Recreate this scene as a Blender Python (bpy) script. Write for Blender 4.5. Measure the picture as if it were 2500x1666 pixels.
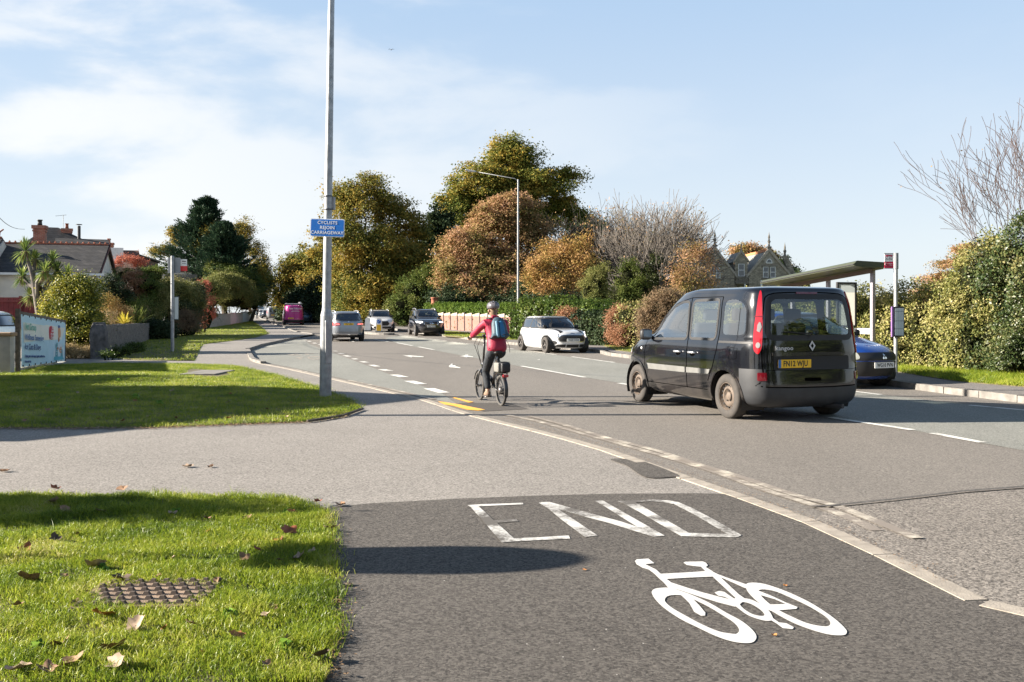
import bpy, bmesh, math, random
import numpy as np
from mathutils import Vector, Matrix
from mathutils.bvhtree import BVHTree
from mathutils.geometry import delaunay_2d_cdt

for o in list(bpy.data.objects): bpy.data.objects.remove(o, do_unlink=True)
sc = bpy.context.scene
COL = sc.collection
R = math.radians

# ------------------------------------------------------------------ camera
F, H, CX, CY = 2300.0, 1.43, 1250.0, 770.0      # focal length (photo pixels), eye height, principal column, horizon row
cam_d = bpy.data.cameras.new('camera'); cam = bpy.data.objects.new('camera', cam_d); COL.objects.link(cam)
cam.location = (0, 0, H); cam.rotation_euler = (R(90), 0, 0)
cam_d.sensor_width = 36; cam_d.lens = 36 * F / 2500; cam_d.shift_y = -63 / 2500
cam_d.clip_start = 0.1; cam_d.clip_end = 9000
sc.camera = cam

# ------------------------------------------------------------------ sky, sun, exposure
SUN_EL, SUN_AZ = R(22), R(-91)                     # azimuth from +Y towards +X
w = bpy.data.worlds.new('World'); sc.world = w; w.use_nodes = True
nt = w.node_tree; N = nt.nodes; L = nt.links
for n in list(N): N.remove(n)
out = N.new('ShaderNodeOutputWorld'); bg = N.new('ShaderNodeBackground')
sky = N.new('ShaderNodeTexSky'); sky.sky_type = 'NISHITA'; sky.sun_disc = False
sky.sun_elevation = SUN_EL; sky.sun_rotation = SUN_AZ; sky.altitude = 0; sky.air_density = 1.0; sky.dust_density = 0.6; sky.ozone_density = 2.2
tc = N.new('ShaderNodeTexCoord'); mp = N.new('ShaderNodeMapping'); mp.inputs['Scale'].default_value = (1.0, 1.0, 2.6); mp.inputs['Location'].default_value = (.35, .1, .2)
n1 = N.new('ShaderNodeTexNoise'); n1.inputs['Scale'].default_value = 4.2; n1.inputs['Detail'].default_value = 9; n1.inputs['Roughness'].default_value = .52
n1.inputs['Distortion'].default_value = .2
r1 = N.new('ShaderNodeMapRange'); r1.interpolation_type = 'SMOOTHERSTEP'; r1.inputs[1].default_value = .42; r1.inputs[2].default_value = .66
sx = N.new('ShaderNodeSeparateXYZ')
m1 = N.new('ShaderNodeMapRange'); m1.inputs[1].default_value = .25; m1.inputs[2].default_value = -.40; m1.inputs[3].default_value = .05; m1.inputs[4].default_value = .8
mm = N.new('ShaderNodeMath'); mm.operation = 'MULTIPLY'
mx = N.new('ShaderNodeMixRGB'); mx.inputs[2].default_value = (2.95, 2.97, 2.97, 1)
# thin high haze that pales the blue, most of all towards the horizon
zr = N.new('ShaderNodeMapRange'); zr.interpolation_type = 'SMOOTHSTEP'; zr.inputs[1].default_value = -.02; zr.inputs[2].default_value = .42
hz = N.new('ShaderNodeMixRGB'); hz.inputs[1].default_value = (2.25, 2.42, 2.56, 1); hz.inputs[2].default_value = (1.22, 1.74, 2.42, 1)
mt = N.new('ShaderNodeMixRGB'); mt.inputs[0].default_value = .92
L.new(tc.outputs['Generated'], mp.inputs[0]); L.new(mp.outputs[0], n1.inputs['Vector']); L.new(n1.outputs[0], r1.inputs[0])
L.new(tc.outputs['Generated'], sx.inputs[0]); L.new(sx.outputs['X'], m1.inputs[0]); L.new(sx.outputs['Z'], zr.inputs[0]); L.new(zr.outputs[0], hz.inputs[0])
L.new(r1.outputs[0], mm.inputs[0]); L.new(m1.outputs[0], mm.inputs[1]); L.new(mm.outputs[0], mx.inputs[0])
zd = N.new('ShaderNodeMapRange'); zd.interpolation_type = 'SMOOTHSTEP'; zd.inputs[1].default_value = .33; zd.inputs[2].default_value = .85; L.new(sx.outputs['Z'], zd.inputs[0])
md = N.new('ShaderNodeMixRGB'); md.inputs[2].default_value = (.30, .50, .88, 1)      # deeper blue overhead, above the frame
L.new(mx.outputs[0], md.inputs[1]); L.new(zd.outputs[0], md.inputs[0])
L.new(sky.outputs[0], mt.inputs[1]); L.new(hz.outputs[0], mt.inputs[2]); L.new(mt.outputs[0], mx.inputs[1]); L.new(md.outputs[0], bg.inputs[0]); L.new(bg.outputs[0], out.inputs[0])
bg.inputs[1].default_value = 0.10
sd = bpy.data.lights.new('sun', 'SUN'); sd.energy = 5.0; sd.angle = R(.5); sd.color = (1.0, .91, .79)
sun = bpy.data.objects.new('sun', sd); COL.objects.link(sun)
sdir = Vector((math.sin(SUN_AZ) * math.cos(SUN_EL), math.cos(SUN_AZ) * math.cos(SUN_EL), math.sin(SUN_EL)))
sun.rotation_euler = sdir.to_track_quat('Z', 'Y').to_euler(); sun.location = sdir * 60
sc.view_settings.view_transform = 'Standard'; sc.view_settings.look = 'None'; sc.view_settings.exposure = 1.82; sc.view_settings.gamma = 1

# ------------------------------------------------------------------ terrain height, pixel helpers
_ys = np.arange(-60, 4001, 1.0)
_g = np.interp(_ys, [-60, 50, 60, 93, 144, 240, 262, 330, 600, 4000], [0, 0, .07, .46, .74, 1.26, 1.28, .9, .3, 0])
_k = np.hanning(13); _k /= _k.sum()
_g2 = np.convolve(np.pad(_g, 6, 'edge'), _k, 'valid'); _g2[_ys < 44] = 0
def G(y): return float(np.interp(y, _ys, _g2))
def Gv(y): return np.interp(y, _ys, _g2)
def gp(px, py):                                   # where a photo pixel meets the ground
    y = 2.0
    while y < 262:
        if H - (py - CY) / F * y - G(y) <= 0:
            a, b = y - 1, y
            for _ in range(24):
                m = (a + b) / 2
                if H - (py - CY) / F * m - G(m) <= 0: b = m
                else: a = m
            y = b; break
        y += 1
    return ((px - CX) / F * y, y)
def W(px, py, Y): return Vector(((px - CX) / F * Y, Y, H - (py - CY) / F * Y))
def XX(px, Y): return (px - CX) / F * Y

# ------------------------------------------------------------------ materials
MATS = {}
def newmat(name):
    m = bpy.data.materials.new(name); m.use_nodes = True
    nt = m.node_tree; b = nt.nodes['Principled BSDF']
    return m, nt, b
def pm(name, col, rough=.6, metal=0, spec=.5, var=0.0, vscale=6.0, coat=0, bump=0, bscale=60, emit=None, col2=None, detail=4):
    if name in MATS: return MATS[name]
    m, nt, b = newmat(name)
    b.inputs['Base Color'].default_value = (*col, 1); b.inputs['Roughness'].default_value = rough
    b.inputs['Metallic'].default_value = metal; b.inputs['Specular IOR Level'].default_value = spec
    b.inputs['Coat Weight'].default_value = coat; b.inputs['Coat Roughness'].default_value = .03
    if emit: b.inputs['Emission Color'].default_value = (*emit[0], 1); b.inputs['Emission Strength'].default_value = emit[1]
    if var or bump:
        t = nt.nodes.new('ShaderNodeTexCoord')
    if var:
        n = nt.nodes.new('ShaderNodeTexNoise'); n.inputs['Scale'].default_value = vscale; n.inputs['Detail'].default_value = detail
        r = nt.nodes.new('ShaderNodeMapRange'); r.inputs[1].default_value = .3; r.inputs[2].default_value = .7
        mx = nt.nodes.new('ShaderNodeMixRGB')
        c2 = col2 or tuple(max(0, c * (1 - var)) for c in col)
        mx.inputs[1].default_value = (*c2, 1); mx.inputs[2].default_value = (*tuple(min(1, c * (1 + var * .4)) for c in col), 1)
        nt.links.new(t.outputs['Object'], n.inputs['Vector']); nt.links.new(n.outputs[0], r.inputs[0]); nt.links.new(r.outputs[0], mx.inputs[0])
        nt.links.new(mx.outputs[0], b.inputs['Base Color'])
    if bump:
        n = nt.nodes.new('ShaderNodeTexNoise'); n.inputs['Scale'].default_value = bscale; n.inputs['Detail'].default_value = 4
        bp = nt.nodes.new('ShaderNodeBump'); bp.inputs['Strength'].default_value = bump; bp.inputs['Distance'].default_value = .02
        nt.links.new(t.outputs['Object'], n.inputs['Vector']); nt.links.new(n.outputs[0], bp.inputs['Height']); nt.links.new(bp.outputs[0], b.inputs['Normal'])
    MATS[name] = m; return m
def tarmac(name, dark, light, big, chips=.5, rough=.85, stretch=(1, 1, 1), bump=.6):
    """aggregate of stone chips in binder with broad traffic stains"""
    m, nt, b = newmat(name); n = nt.nodes; l = nt.links
    t = n.new('ShaderNodeTexCoord')
    v = n.new('ShaderNodeTexVoronoi'); v.inputs['Scale'].default_value = 88
    l.new(t.outputs['Object'], v.inputs['Vector'])
    f = n.new('ShaderNodeTexNoise'); f.inputs['Scale'].default_value = 52; f.inputs['Detail'].default_value = 8; f.inputs['Roughness'].default_value = .75
    l.new(t.outputs['Object'], f.inputs['Vector'])
    sepc = n.new('ShaderNodeSeparateColor'); l.new(v.outputs['Color'], sepc.inputs[0])
    mm = n.new('ShaderNodeMath'); mm.operation = 'ADD'; l.new(f.outputs[0], mm.inputs[0])
    ms = n.new('ShaderNodeMath'); ms.operation = 'MULTIPLY'; ms.inputs[1].default_value = chips; l.new(sepc.outputs[0], ms.inputs[0]); l.new(ms.outputs[0], mm.inputs[1])
    r = n.new('ShaderNodeMapRange'); r.inputs[1].default_value = .44; r.inputs[2].default_value = .56 + chips; l.new(mm.outputs[0], r.inputs[0])
    mx = n.new('ShaderNodeMixRGB'); mx.inputs[1].default_value = (*dark, 1); mx.inputs[2].default_value = (*light, 1); l.new(r.outputs[0], mx.inputs[0])
    mp = n.new('ShaderNodeMapping'); mp.inputs['Scale'].default_value = stretch; mp.inputs['Rotation'].default_value = (0, 0, R(18)); l.new(t.outputs['Object'], mp.inputs[0])
    g = n.new('ShaderNodeTexNoise'); g.inputs['Scale'].default_value = .55; g.inputs['Detail'].default_value = 8; g.inputs['Roughness'].default_value = .6; l.new(mp.outputs[0], g.inputs['Vector'])
    r2 = n.new('ShaderNodeMapRange'); r2.inputs[1].default_value = .3; r2.inputs[2].default_value = .7; r2.inputs[3].default_value = 1 - big; r2.inputs[4].default_value = 1 + big; l.new(g.outputs[0], r2.inputs[0])
    m2 = n.new('ShaderNodeMixRGB'); m2.blend_type = 'MULTIPLY'; m2.inputs[0].default_value = 1; l.new(mx.outputs[0], m2.inputs[1]); l.new(r2.outputs[0], m2.inputs[2])
    # stray pale stones
    w2 = n.new('ShaderNodeTexVoronoi'); w2.inputs['Scale'].default_value = 14; l.new(t.outputs['Object'], w2.inputs['Vector'])
    lt = n.new('ShaderNodeMath'); lt.operation = 'LESS_THAN'; lt.inputs[1].default_value = .055; l.new(w2.outputs['Distance'], lt.inputs[0])
    s2 = n.new('ShaderNodeSeparateColor'); l.new(w2.outputs['Color'], s2.inputs[0])
    gt = n.new('ShaderNodeMath'); gt.operation = 'GREATER_THAN'; gt.inputs[1].default_value = .80; l.new(s2.outputs[0], gt.inputs[0])
    an = n.new('ShaderNodeMath'); an.operation = 'MULTIPLY'; l.new(lt.outputs[0], an.inputs[0]); l.new(gt.outputs[0], an.inputs[1])
    m3 = n.new('ShaderNodeMixRGB'); m3.inputs[2].default_value = (.52, .5, .46, 1); l.new(an.outputs[0], m3.inputs[0]); l.new(m2.outputs[0], m3.inputs[1])
    l.new(m3.outputs[0], b.inputs['Base Color'])
    bp = n.new('ShaderNodeBump'); bp.inputs['Strength'].default_value = bump; bp.inputs['Distance'].default_value = .006
    l.new(mm.outputs[0], bp.inputs['Height']); l.new(bp.outputs[0], b.inputs['Normal'])
    b.inputs['Roughness'].default_value = rough; b.inputs['Specular IOR Level'].default_value = .35
    return m
def paint_worn(name, col, under, thr, scale=22):
    m, nt, b = newmat(name); n = nt.nodes; l = nt.links
    t = n.new('ShaderNodeTexCoord')
    f = n.new('ShaderNodeTexNoise'); f.inputs['Scale'].default_value = scale; f.inputs['Detail'].default_value = 8; f.inputs['Roughness'].default_value = .8; l.new(t.outputs['Object'], f.inputs['Vector'])
    g = n.new('ShaderNodeTexNoise'); g.inputs['Scale'].default_value = 3.0; g.inputs['Detail'].default_value = 2; l.new(t.outputs['Object'], g.inputs['Vector'])
    a = n.new('ShaderNodeMath'); a.operation = 'MULTIPLY_ADD'; a.inputs[1].default_value = 1.1; l.new(g.outputs[0], a.inputs[0]); l.new(f.outputs[0], a.inputs[2])
    r = n.new('ShaderNodeMapRange'); r.inputs[1].default_value = thr - .13; r.inputs[2].default_value = thr + .13; l.new(a.outputs[0], r.inputs[0])
    mx = n.new('ShaderNodeMixRGB'); mx.inputs[1].default_value = (*under, 1); mx.inputs[2].default_value = (*col, 1); l.new(r.outputs[0], mx.inputs[0]); l.new(mx.outputs[0], b.inputs['Base Color'])
    b.inputs['Roughness'].default_value = .75
    bp = n.new('ShaderNodeBump'); bp.inputs['Strength'].default_value = .3; bp.inputs['Distance'].default_value = .004; l.new(f.outputs[0], bp.inputs['Height']); l.new(bp.outputs[0], b.inputs['Normal'])
    return m
def leafmat(name, cols, trans=.35, clump=1.3, rough=.55, spec=.12):
    """foliage: each leaf its own tint, drifting between the given colours over the crown"""
    if name in MATS: return MATS[name]
    m, nt, b = newmat(name); n = nt.nodes; l = nt.links
    geo = n.new('ShaderNodeNewGeometry'); t = n.new('ShaderNodeTexCoord')
    ns = n.new('ShaderNodeTexNoise'); ns.inputs['Scale'].default_value = clump; ns.inputs['Detail'].default_value = 3; l.new(t.outputs['Object'], ns.inputs['Vector'])
    mr = n.new('ShaderNodeMapRange'); mr.inputs[1].default_value = .3; mr.inputs[2].default_value = .7; l.new(ns.outputs[0], mr.inputs[0])
    a = n.new('ShaderNodeMath'); a.operation = 'MULTIPLY_ADD'; a.inputs[1].default_value = .5; l.new(geo.outputs['Random Per Island'], a.inputs[0])
    s = n.new('ShaderNodeMath'); s.operation = 'MULTIPLY'; s.inputs[1].default_value = .5; l.new(mr.outputs[0], s.inputs[0]); l.new(s.outputs[0], a.inputs[2])
    cr = n.new('ShaderNodeValToRGB'); e = cr.color_ramp.elements
    while len(e) < len(cols): e.new(.5)
    cols = [tuple(min(.8, v * (1.0 if name == 'grass_blades' else 1.32)) for v in c) for c in cols]
    for i, c in enumerate(cols): e[i].position = i / (len(cols) - 1); e[i].color = (*c, 1)
    l.new(a.outputs[0], cr.inputs[0])
    l.new(cr.outputs[0], b.inputs['Base Color']); b.inputs['Roughness'].default_value = rough; b.inputs['Specular IOR Level'].default_value = spec
    tr = n.new('ShaderNodeBsdfTranslucent'); l.new(cr.outputs[0], tr.inputs[0])
    mx = n.new('ShaderNodeMixShader'); mx.inputs[0].default_value = trans
    l.new(b.outputs[0], mx.inputs[1]); l.new(tr.outputs[0], mx.inputs[2]); l.new(mx.outputs[0], n['Material Output'].inputs[0])
    MATS[name] = m; return m
def glassmat(name, tint=(.35, .4, .4), refl=.9, base=.10):
    if name in MATS: return MATS[name]
    m = bpy.data.materials.new(name); m.use_nodes = True; nt = m.node_tree; n = nt.nodes; l = nt.links
    for x in list(n): n.remove(x)
    o = n.new('ShaderNodeOutputMaterial'); tr = n.new('ShaderNodeBsdfTransparent'); tr.inputs[0].default_value = (*tint, 1)
    gl = n.new('ShaderNodeBsdfGlossy'); gl.inputs['Roughness'].default_value = .02; gl.inputs[0].default_value = (refl, refl, refl, 1)
    fr = n.new('ShaderNodeLayerWeight'); pw = n.new('ShaderNodeMath'); pw.operation = 'POWER'; pw.inputs[1].default_value = 2.6; l.new(fr.outputs['Facing'], pw.inputs[0])
    fa = n.new('ShaderNodeMath'); fa.operation = 'MULTIPLY_ADD'; fa.inputs[1].default_value = 1 - base; fa.inputs[2].default_value = base; l.new(pw.outputs[0], fa.inputs[0])
    mx = n.new('ShaderNodeMixShader'); l.new(fa.outputs[0], mx.inputs[0]); l.new(tr.outputs[0], mx.inputs[1]); l.new(gl.outputs[0], mx.inputs[2]); l.new(mx.outputs[0], o.inputs[0])
    MATS[name] = m; return m
def carpaint(name, col, metal=.0, rough=.3, dirt=.0):
    """lacquered paint; dark trim colour on the inner side of the shell; road dirt low down"""
    if name in MATS: return MATS[name]
    m, nt, b = newmat(name); n = nt.nodes; l = nt.links
    geo = n.new('ShaderNodeNewGeometry'); t = n.new('ShaderNodeTexCoord'); sp = n.new('ShaderNodeSeparateXYZ'); l.new(t.outputs['Object'], sp.inputs[0])
    ns = n.new('ShaderNodeTexNoise'); ns.inputs['Scale'].default_value = 5; ns.inputs['Detail'].default_value = 6; l.new(t.outputs['Object'], ns.inputs['Vector'])
    mr = n.new('ShaderNodeMapRange'); mr.inputs[1].default_value = .75; mr.inputs[2].default_value = .2; mr.inputs[3].default_value = 0; mr.inputs[4].default_value = dirt; l.new(sp.outputs[2], mr.inputs[0])
    ml = n.new('ShaderNodeMath'); ml.operation = 'MULTIPLY'; l.new(mr.outputs[0], ml.inputs[0]); l.new(ns.outputs[0], ml.inputs[1])
    md = n.new('ShaderNodeMixRGB'); md.inputs[1].default_value = (*col, 1); md.inputs[2].default_value = (.21, .17, .13, 1); l.new(ml.outputs[0], md.inputs[0])
    mi = n.new('ShaderNodeMixRGB'); mi.inputs[2].default_value = (.035, .035, .037, 1); l.new(geo.outputs['Backfacing'], mi.inputs[0]); l.new(md.outputs[0], mi.inputs[1])
    l.new(mi.outputs[0], b.inputs['Base Color'])
    b.inputs['Metallic'].default_value = metal; b.inputs['Roughness'].default_value = rough; b.inputs['Coat Weight'].default_value = 1 if rough < .4 else 0; b.inputs['Coat Roughness'].default_value = .04
    MATS[name] = m; return m
def masonry(name, c1, c2, mortar, scale=1.0, bw=.5, rh=.25, msize=.02, bump=.5, rough=.9, coord='Object', rot=(R(90), 0, 0)):
    if name in MATS: return MATS[name]
    m, nt, b = newmat(name); n = nt.nodes; l = nt.links
    t = n.new('ShaderNodeTexCoord'); sp = n.new('ShaderNodeSeparateXYZ'); l.new(t.outputs[coord], sp.inputs[0])
    ad = n.new('ShaderNodeMath'); ad.operation = 'ADD'; l.new(sp.outputs[0], ad.inputs[0]); l.new(sp.outputs[1], ad.inputs[1])
    cb = n.new('ShaderNodeCombineXYZ'); l.new(ad.outputs[0], cb.inputs[0]); l.new(sp.outputs[2], cb.inputs[1])
    br = n.new('ShaderNodeTexBrick'); br.inputs['Scale'].default_value = scale; br.inputs['Brick Width'].default_value = bw; br.inputs['Row Height'].default_value = rh; br.inputs['Mortar Size'].default_value = msize
    br.inputs['Color1'].default_value = (*c1, 1); br.inputs['Color2'].default_value = (*c2, 1); br.inputs['Mortar'].default_value = (*mortar, 1); l.new(cb.outputs[0], br.inputs['Vector'])
    ns = n.new('ShaderNodeTexNoise'); ns.inputs['Scale'].default_value = 2.5; ns.inputs['Detail'].default_value = 7; l.new(t.outputs['Object'], ns.inputs['Vector'])
    mr = n.new('ShaderNodeMapRange'); mr.inputs[1].default_value = .3; mr.inputs[2].default_value = .7; mr.inputs[3].default_value = .65; mr.inputs[4].default_value = 1.3; l.new(ns.outputs[0], mr.inputs[0])
    mu = n.new('ShaderNodeMixRGB'); mu.blend_type = 'MULTIPLY'; mu.inputs[0].default_value = 1; l.new(br.outputs[0], mu.inputs[1]); l.new(mr.outputs[0], mu.inputs[2]); l.new(mu.outputs[0], b.inputs['Base Color'])
    bp = n.new('ShaderNodeBump'); bp.inputs['Strength'].default_value = bump; bp.inputs['Distance'].default_value = .02; l.new(br.outputs[0], bp.inputs['Height']); l.new(bp.outputs[0], b.inputs['Normal'])
    b.inputs['Roughness'].default_value = rough
    MATS[name] = m; return m

# ------------------------------------------------------------------ object helpers
def tag(o, label=None, cat=None, group=None, kind=None):
    if label: o['label'] = label
    if cat: o['category'] = cat
    if group: o['group'] = group
    if kind: o['kind'] = kind
    return o
def thing(name, label, cat, loc=(0, 0, 0), rz=0, group=None):
    o = bpy.data.objects.new(name, None); COL.objects.link(o); o.location = loc; o.rotation_euler = (0, 0, rz)
    o.empty_display_size = .2
    return tag(o, label, cat, group)
def link_mesh(name, me, mats, parent=None, smooth=False, label=None):
    o = bpy.data.objects.new(name, me); COL.objects.link(o)
    for m in (mats if isinstance(mats, (list, tuple)) else [mats]): me.materials.append(m)
    if smooth: me.polygons.foreach_set('use_smooth', [True] * len(me.polygons))
    if parent is not None: o.parent = parent
    if label: o['label'] = label
    return o
def np_mesh(name, V, Fc):
    V = np.asarray(V, np.float32); Fc = np.asarray(Fc, np.int32); k = Fc.shape[1]
    me = bpy.data.meshes.new(name)
    me.vertices.add(len(V)); me.vertices.foreach_set('co', V.ravel())
    me.loops.add(Fc.size); me.loops.foreach_set('vertex_index', Fc.ravel())
    me.polygons.add(len(Fc)); me.polygons.foreach_set('loop_start', np.arange(0, Fc.size, k, dtype=np.int32))
    me.update(calc_edges=True); return me
def pymesh(name, V, Fc):
    me = bpy.data.meshes.new(name); me.from_pydata([tuple(v) for v in V], [], Fc); me.update(); return me
class MB:
    """collects boxes, tubes, lathes and prisms, then links them as ONE mesh object"""
    def __init__(s): s.v = []; s.f = []; s.m = []; s.mi = 0
    def add(s, vs, fs):
        b = len(s.v); s.v += [Vector(v) for v in vs]; s.f += [tuple(i + b for i in f) for f in fs]; s.m += [s.mi] * len(fs); return s
    def box(s, c, d, rot=None, bev=0):
        x, y, z = d[0] / 2, d[1] / 2, d[2] / 2
        if bev <= 0:
            vs = [Vector((i * x, j * y, k * z)) for i in (-1, 1) for j in (-1, 1) for k in (-1, 1)]
            fs = [(0, 1, 3, 2), (4, 6, 7, 5), (0, 4, 5, 1), (2, 3, 7, 6), (0, 2, 6, 4), (1, 5, 7, 3)]
        else:
            bm = bmesh.new(); bmesh.ops.create_cube(bm, size=1); bmesh.ops.scale(bm, vec=d, verts=bm.verts)
            bmesh.ops.bevel(bm, geom=bm.edges[:], offset=min(bev, min(d) * .45), segments=2, affect='EDGES', profile=.5)
            bm.verts.ensure_lookup_table(); vs = [v.co.copy() for v in bm.verts]; fs = [tuple(v.index for v in f.verts) for f in bm.faces]; bm.free()
        M = rot if rot is not None else Matrix.Identity(3)
        return s.add([M @ v + Vector(c) for v in vs], fs)
    def tube(s, pts, rad, n=8, cap=True):
        pts = [Vector(p) for p in pts]; rad = rad if isinstance(rad, (list, tuple)) else [rad] * len(pts)
        rings = []; ref = None
        for i, p in enumerate(pts):
            d = (pts[min(i + 1, len(pts) - 1)] - pts[max(i - 1, 0)])
            d = d.normalized() if d.length > 1e-9 else Vector((0, 0, 1))
            if ref is None: ref = d.orthogonal().normalized()
            ref = (ref - d * ref.dot(d)); ref = ref.normalized() if ref.length > 1e-6 else d.orthogonal().normalized()
            bi = d.cross(ref)
            rings.append([p + (ref * math.cos(2 * math.pi * k / n) + bi * math.sin(2 * math.pi * k / n)) * rad[i] for k in range(n)])
        vs = [v for r in rings for v in r]; fs = []
        for i in range(len(pts) - 1):
            for k in range(n): fs.append((i * n + k, i * n + (k + 1) % n, (i + 1) * n + (k + 1) % n, (i + 1) * n + k))
        if cap: fs.append(tuple(range(n))[::-1]); fs.append(tuple((len(pts) - 1) * n + k for k in range(n)))
        return s.add(vs, fs)
    def lathe(s, prof, n=24, M=None, c=(0, 0, 0)):
        """profile of (radius, height) turned round Z"""
        M = M if M is not None else Matrix.Identity(3); vs = []; fs = []
        for r, z in prof:
            for k in range(n): a = 2 * math.pi * k / n; vs.append(M @ Vector((r * math.cos(a), r * math.sin(a), z)) + Vector(c))
        for i in range(len(prof) - 1):
            for k in range(n): fs.append((i * n + k, i * n + (k + 1) % n, (i + 1) * n + (k + 1) % n, (i + 1) * n + k))
        return s.add(vs, fs)
    def prism(s, poly, axis, a, b):
        """2D outline extruded along an axis between a and b (axis 0: outline is (y,z); 1: (x,z); 2: (x,y))"""
        n = len(poly); vs = []
        for t in (a, b):
            for u, v in poly: vs.append((t, u, v) if axis == 0 else (u, t, v) if axis == 1 else (u, v, t))
        fs = [tuple(range(n)), tuple(range(2 * n - 1, n - 1, -1))] + [(k, k + n, (k + 1) % n + n, (k + 1) % n) for k in range(n)]
        return s.add(vs, fs)
    def build(s, name, mats, parent=None, smooth=False, label=None, auto=None, M=None):
        me = pymesh(name, [M @ v for v in s.v] if M is not None else s.v, s.f)
        bm = bmesh.new(); bm.from_mesh(me); bmesh.ops.recalc_face_normals(bm, faces=bm.faces[:]); bm.to_mesh(me); bm.free()
        if len(set(s.m)) > 1: me.polygons.foreach_set('material_index', s.m)
        o = link_mesh(name, me, mats, parent, smooth, label)
        if auto is not None: me.polygons.foreach_set('use_smooth', [True] * len(me.polygons)); me.set_sharp_from_angle(angle=R(auto))
        return o
def copy_tree(o, parent=None):
    c = o.copy(); COL.objects.link(c); c.parent = parent
    for ch in list(o.children): copy_tree(ch, c)
    return c

def inside(poly, P):
    """vectorised point in polygon"""
    P = np.asarray(P, float); x, y = P[:, 0], P[:, 1]; r = np.zeros(len(P), bool); n = len(poly)
    for i in range(n):
        x1, y1 = poly[i]; x2, y2 = poly[(i + 1) % n]
        if y1 == y2: continue
        c = ((y1 > y) != (y2 > y)) & (x < (x2 - x1) * (y - y1) / (y2 - y1) + x1); r ^= c
    return r
def densify(poly, step, closed=True):
    o = []; n = len(poly)
    for i in range(n if closed else n - 1):
        a, b = Vector(poly[i]), Vector(poly[(i + 1) % n]); k = max(1, int((b - a).length / step))
        for j in range(k): o.append(a.lerp(b, j / k))
    if not closed: o.append(Vector(poly[-1]))
    return [tuple(p) for p in o]
def smooth_line(pts, k=6, closed=False):
    n = len(pts); o = []
    for i in range(n if closed else n - 1):
        g = lambda j: Vector(pts[j % n]) if closed else Vector(pts[min(max(j, 0), n - 1)])
        p0, p1, p2, p3 = g(i - 1), g(i), g(i + 1), g(i + 2)
        for j in range(k):
            t = j / k; o.append(tuple(.5 * ((2 * p1) + (p2 - p0) * t + (2 * p0 - 5 * p1 + 4 * p2 - p3) * t * t + (3 * p1 - p0 - 3 * p2 + p3) * t ** 3)))
    if not closed: o.append(tuple(pts[-1]))
    return o
def rounded(poly, r, k=4):
    o = []; n = len(poly)
    for i in range(n):
        p, a, b = Vector(poly[i]), Vector(poly[i - 1]), Vector(poly[(i + 1) % n])
        rr = r[i] if isinstance(r, (list, tuple)) else r
        da, db = (a - p), (b - p); ra = min(rr, da.length * .48, db.length * .48)
        s, e = p + da.normalized() * ra, p + db.normalized() * ra
        for j in range(k + 1):
            t = j / k; o.append(tuple((1 - t) ** 2 * s + 2 * t * (1 - t) * p + t * t * e))
    return o
def fill2d(shapes, step=None, grid=None):
    """shapes: [(outer, [holes])]; returns 2D verts and triangles of their union"""
    V = []; E = []
    for outer, holes in shapes:
        for lp in [outer] + list(holes):
            q = densify(lp, step) if step else [tuple(p) for p in lp]
            b = len(V); V += [Vector(p) for p in q]; E += [(b + i, b + (i + 1) % len(q)) for i in range(len(q))]
    if grid:
        A = np.array([tuple(v) for v in V]); lo, hi = A.min(0), A.max(0)
        gx, gy = (grid, grid) if not isinstance(grid, tuple) else grid
        X, Y = np.meshgrid(np.arange(lo[0] + gx * .5, hi[0], gx), np.arange(lo[1] + gy * .5, hi[1], gy)); P = np.stack([X.ravel(), Y.ravel()], 1)
        if len(P):
            k = np.zeros(len(P), bool)
            for outer, holes in shapes: k |= inside(outer, P)
            V += [Vector(p) for p in P[k]]
    r = delaunay_2d_cdt(V, E, [], 0, 1e-6)
    v2 = np.array([tuple(v) for v in r[0]]); f2 = np.array([f for f in r[2] if len(f) == 3])
    c = v2[f2].mean(1); keep = np.zeros(len(c), bool)
    for outer, holes in shapes:
        m = inside(outer, c)
        for h in holes: m &= ~inside(h, c)
        keep |= m
    f2 = f2[keep]
    a, b_, c_ = v2[f2[:, 0]], v2[f2[:, 1]], v2[f2[:, 2]]
    cr = (b_[:, 0] - a[:, 0]) * (c_[:, 1] - a[:, 1]) - (b_[:, 1] - a[:, 1]) * (c_[:, 0] - a[:, 0])
    f2[cr < 0] = f2[cr < 0][:, ::-1]
    return v2, f2

# ------------------------------------------------------------------ ground sheets
def lay(y, k): return k * (.004 + .0004 * np.maximum(0, np.asarray(y) - 42))
def sheet(name, shapes, layer, mat, zf=None, grid=(3.0, 2.0), step=2.0, kind='structure', thick=0):
    if not isinstance(shapes[0], tuple) or not isinstance(shapes[0][0], (list, tuple)) : shapes = [(shapes, [])]
    v, f = fill2d(shapes, step=step, grid=grid)
    z = Gv(v[:, 1]) + lay(v[:, 1], layer)
    if zf is not None: z = z + np.array([zf(x, y) for x, y in v])
    me = np_mesh(name, np.column_stack([v, z]), f)
    o = link_mesh(name, me, mat)
    if thick:
        bm = bmesh.new(); bm.from_mesh(me)
        be = [e for e in bm.edges if e.is_boundary]
        r = bmesh.ops.extrude_edge_only(bm, edges=be)
        for g in r['geom']:
            if isinstance(g, bmesh.types.BMVert): g.co.z -= thick
        bm.to_mesh(me); bm.free()
    if kind: o['kind'] = kind
    return o
def px(*pts): return [gp(*p) for p in pts]
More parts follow.
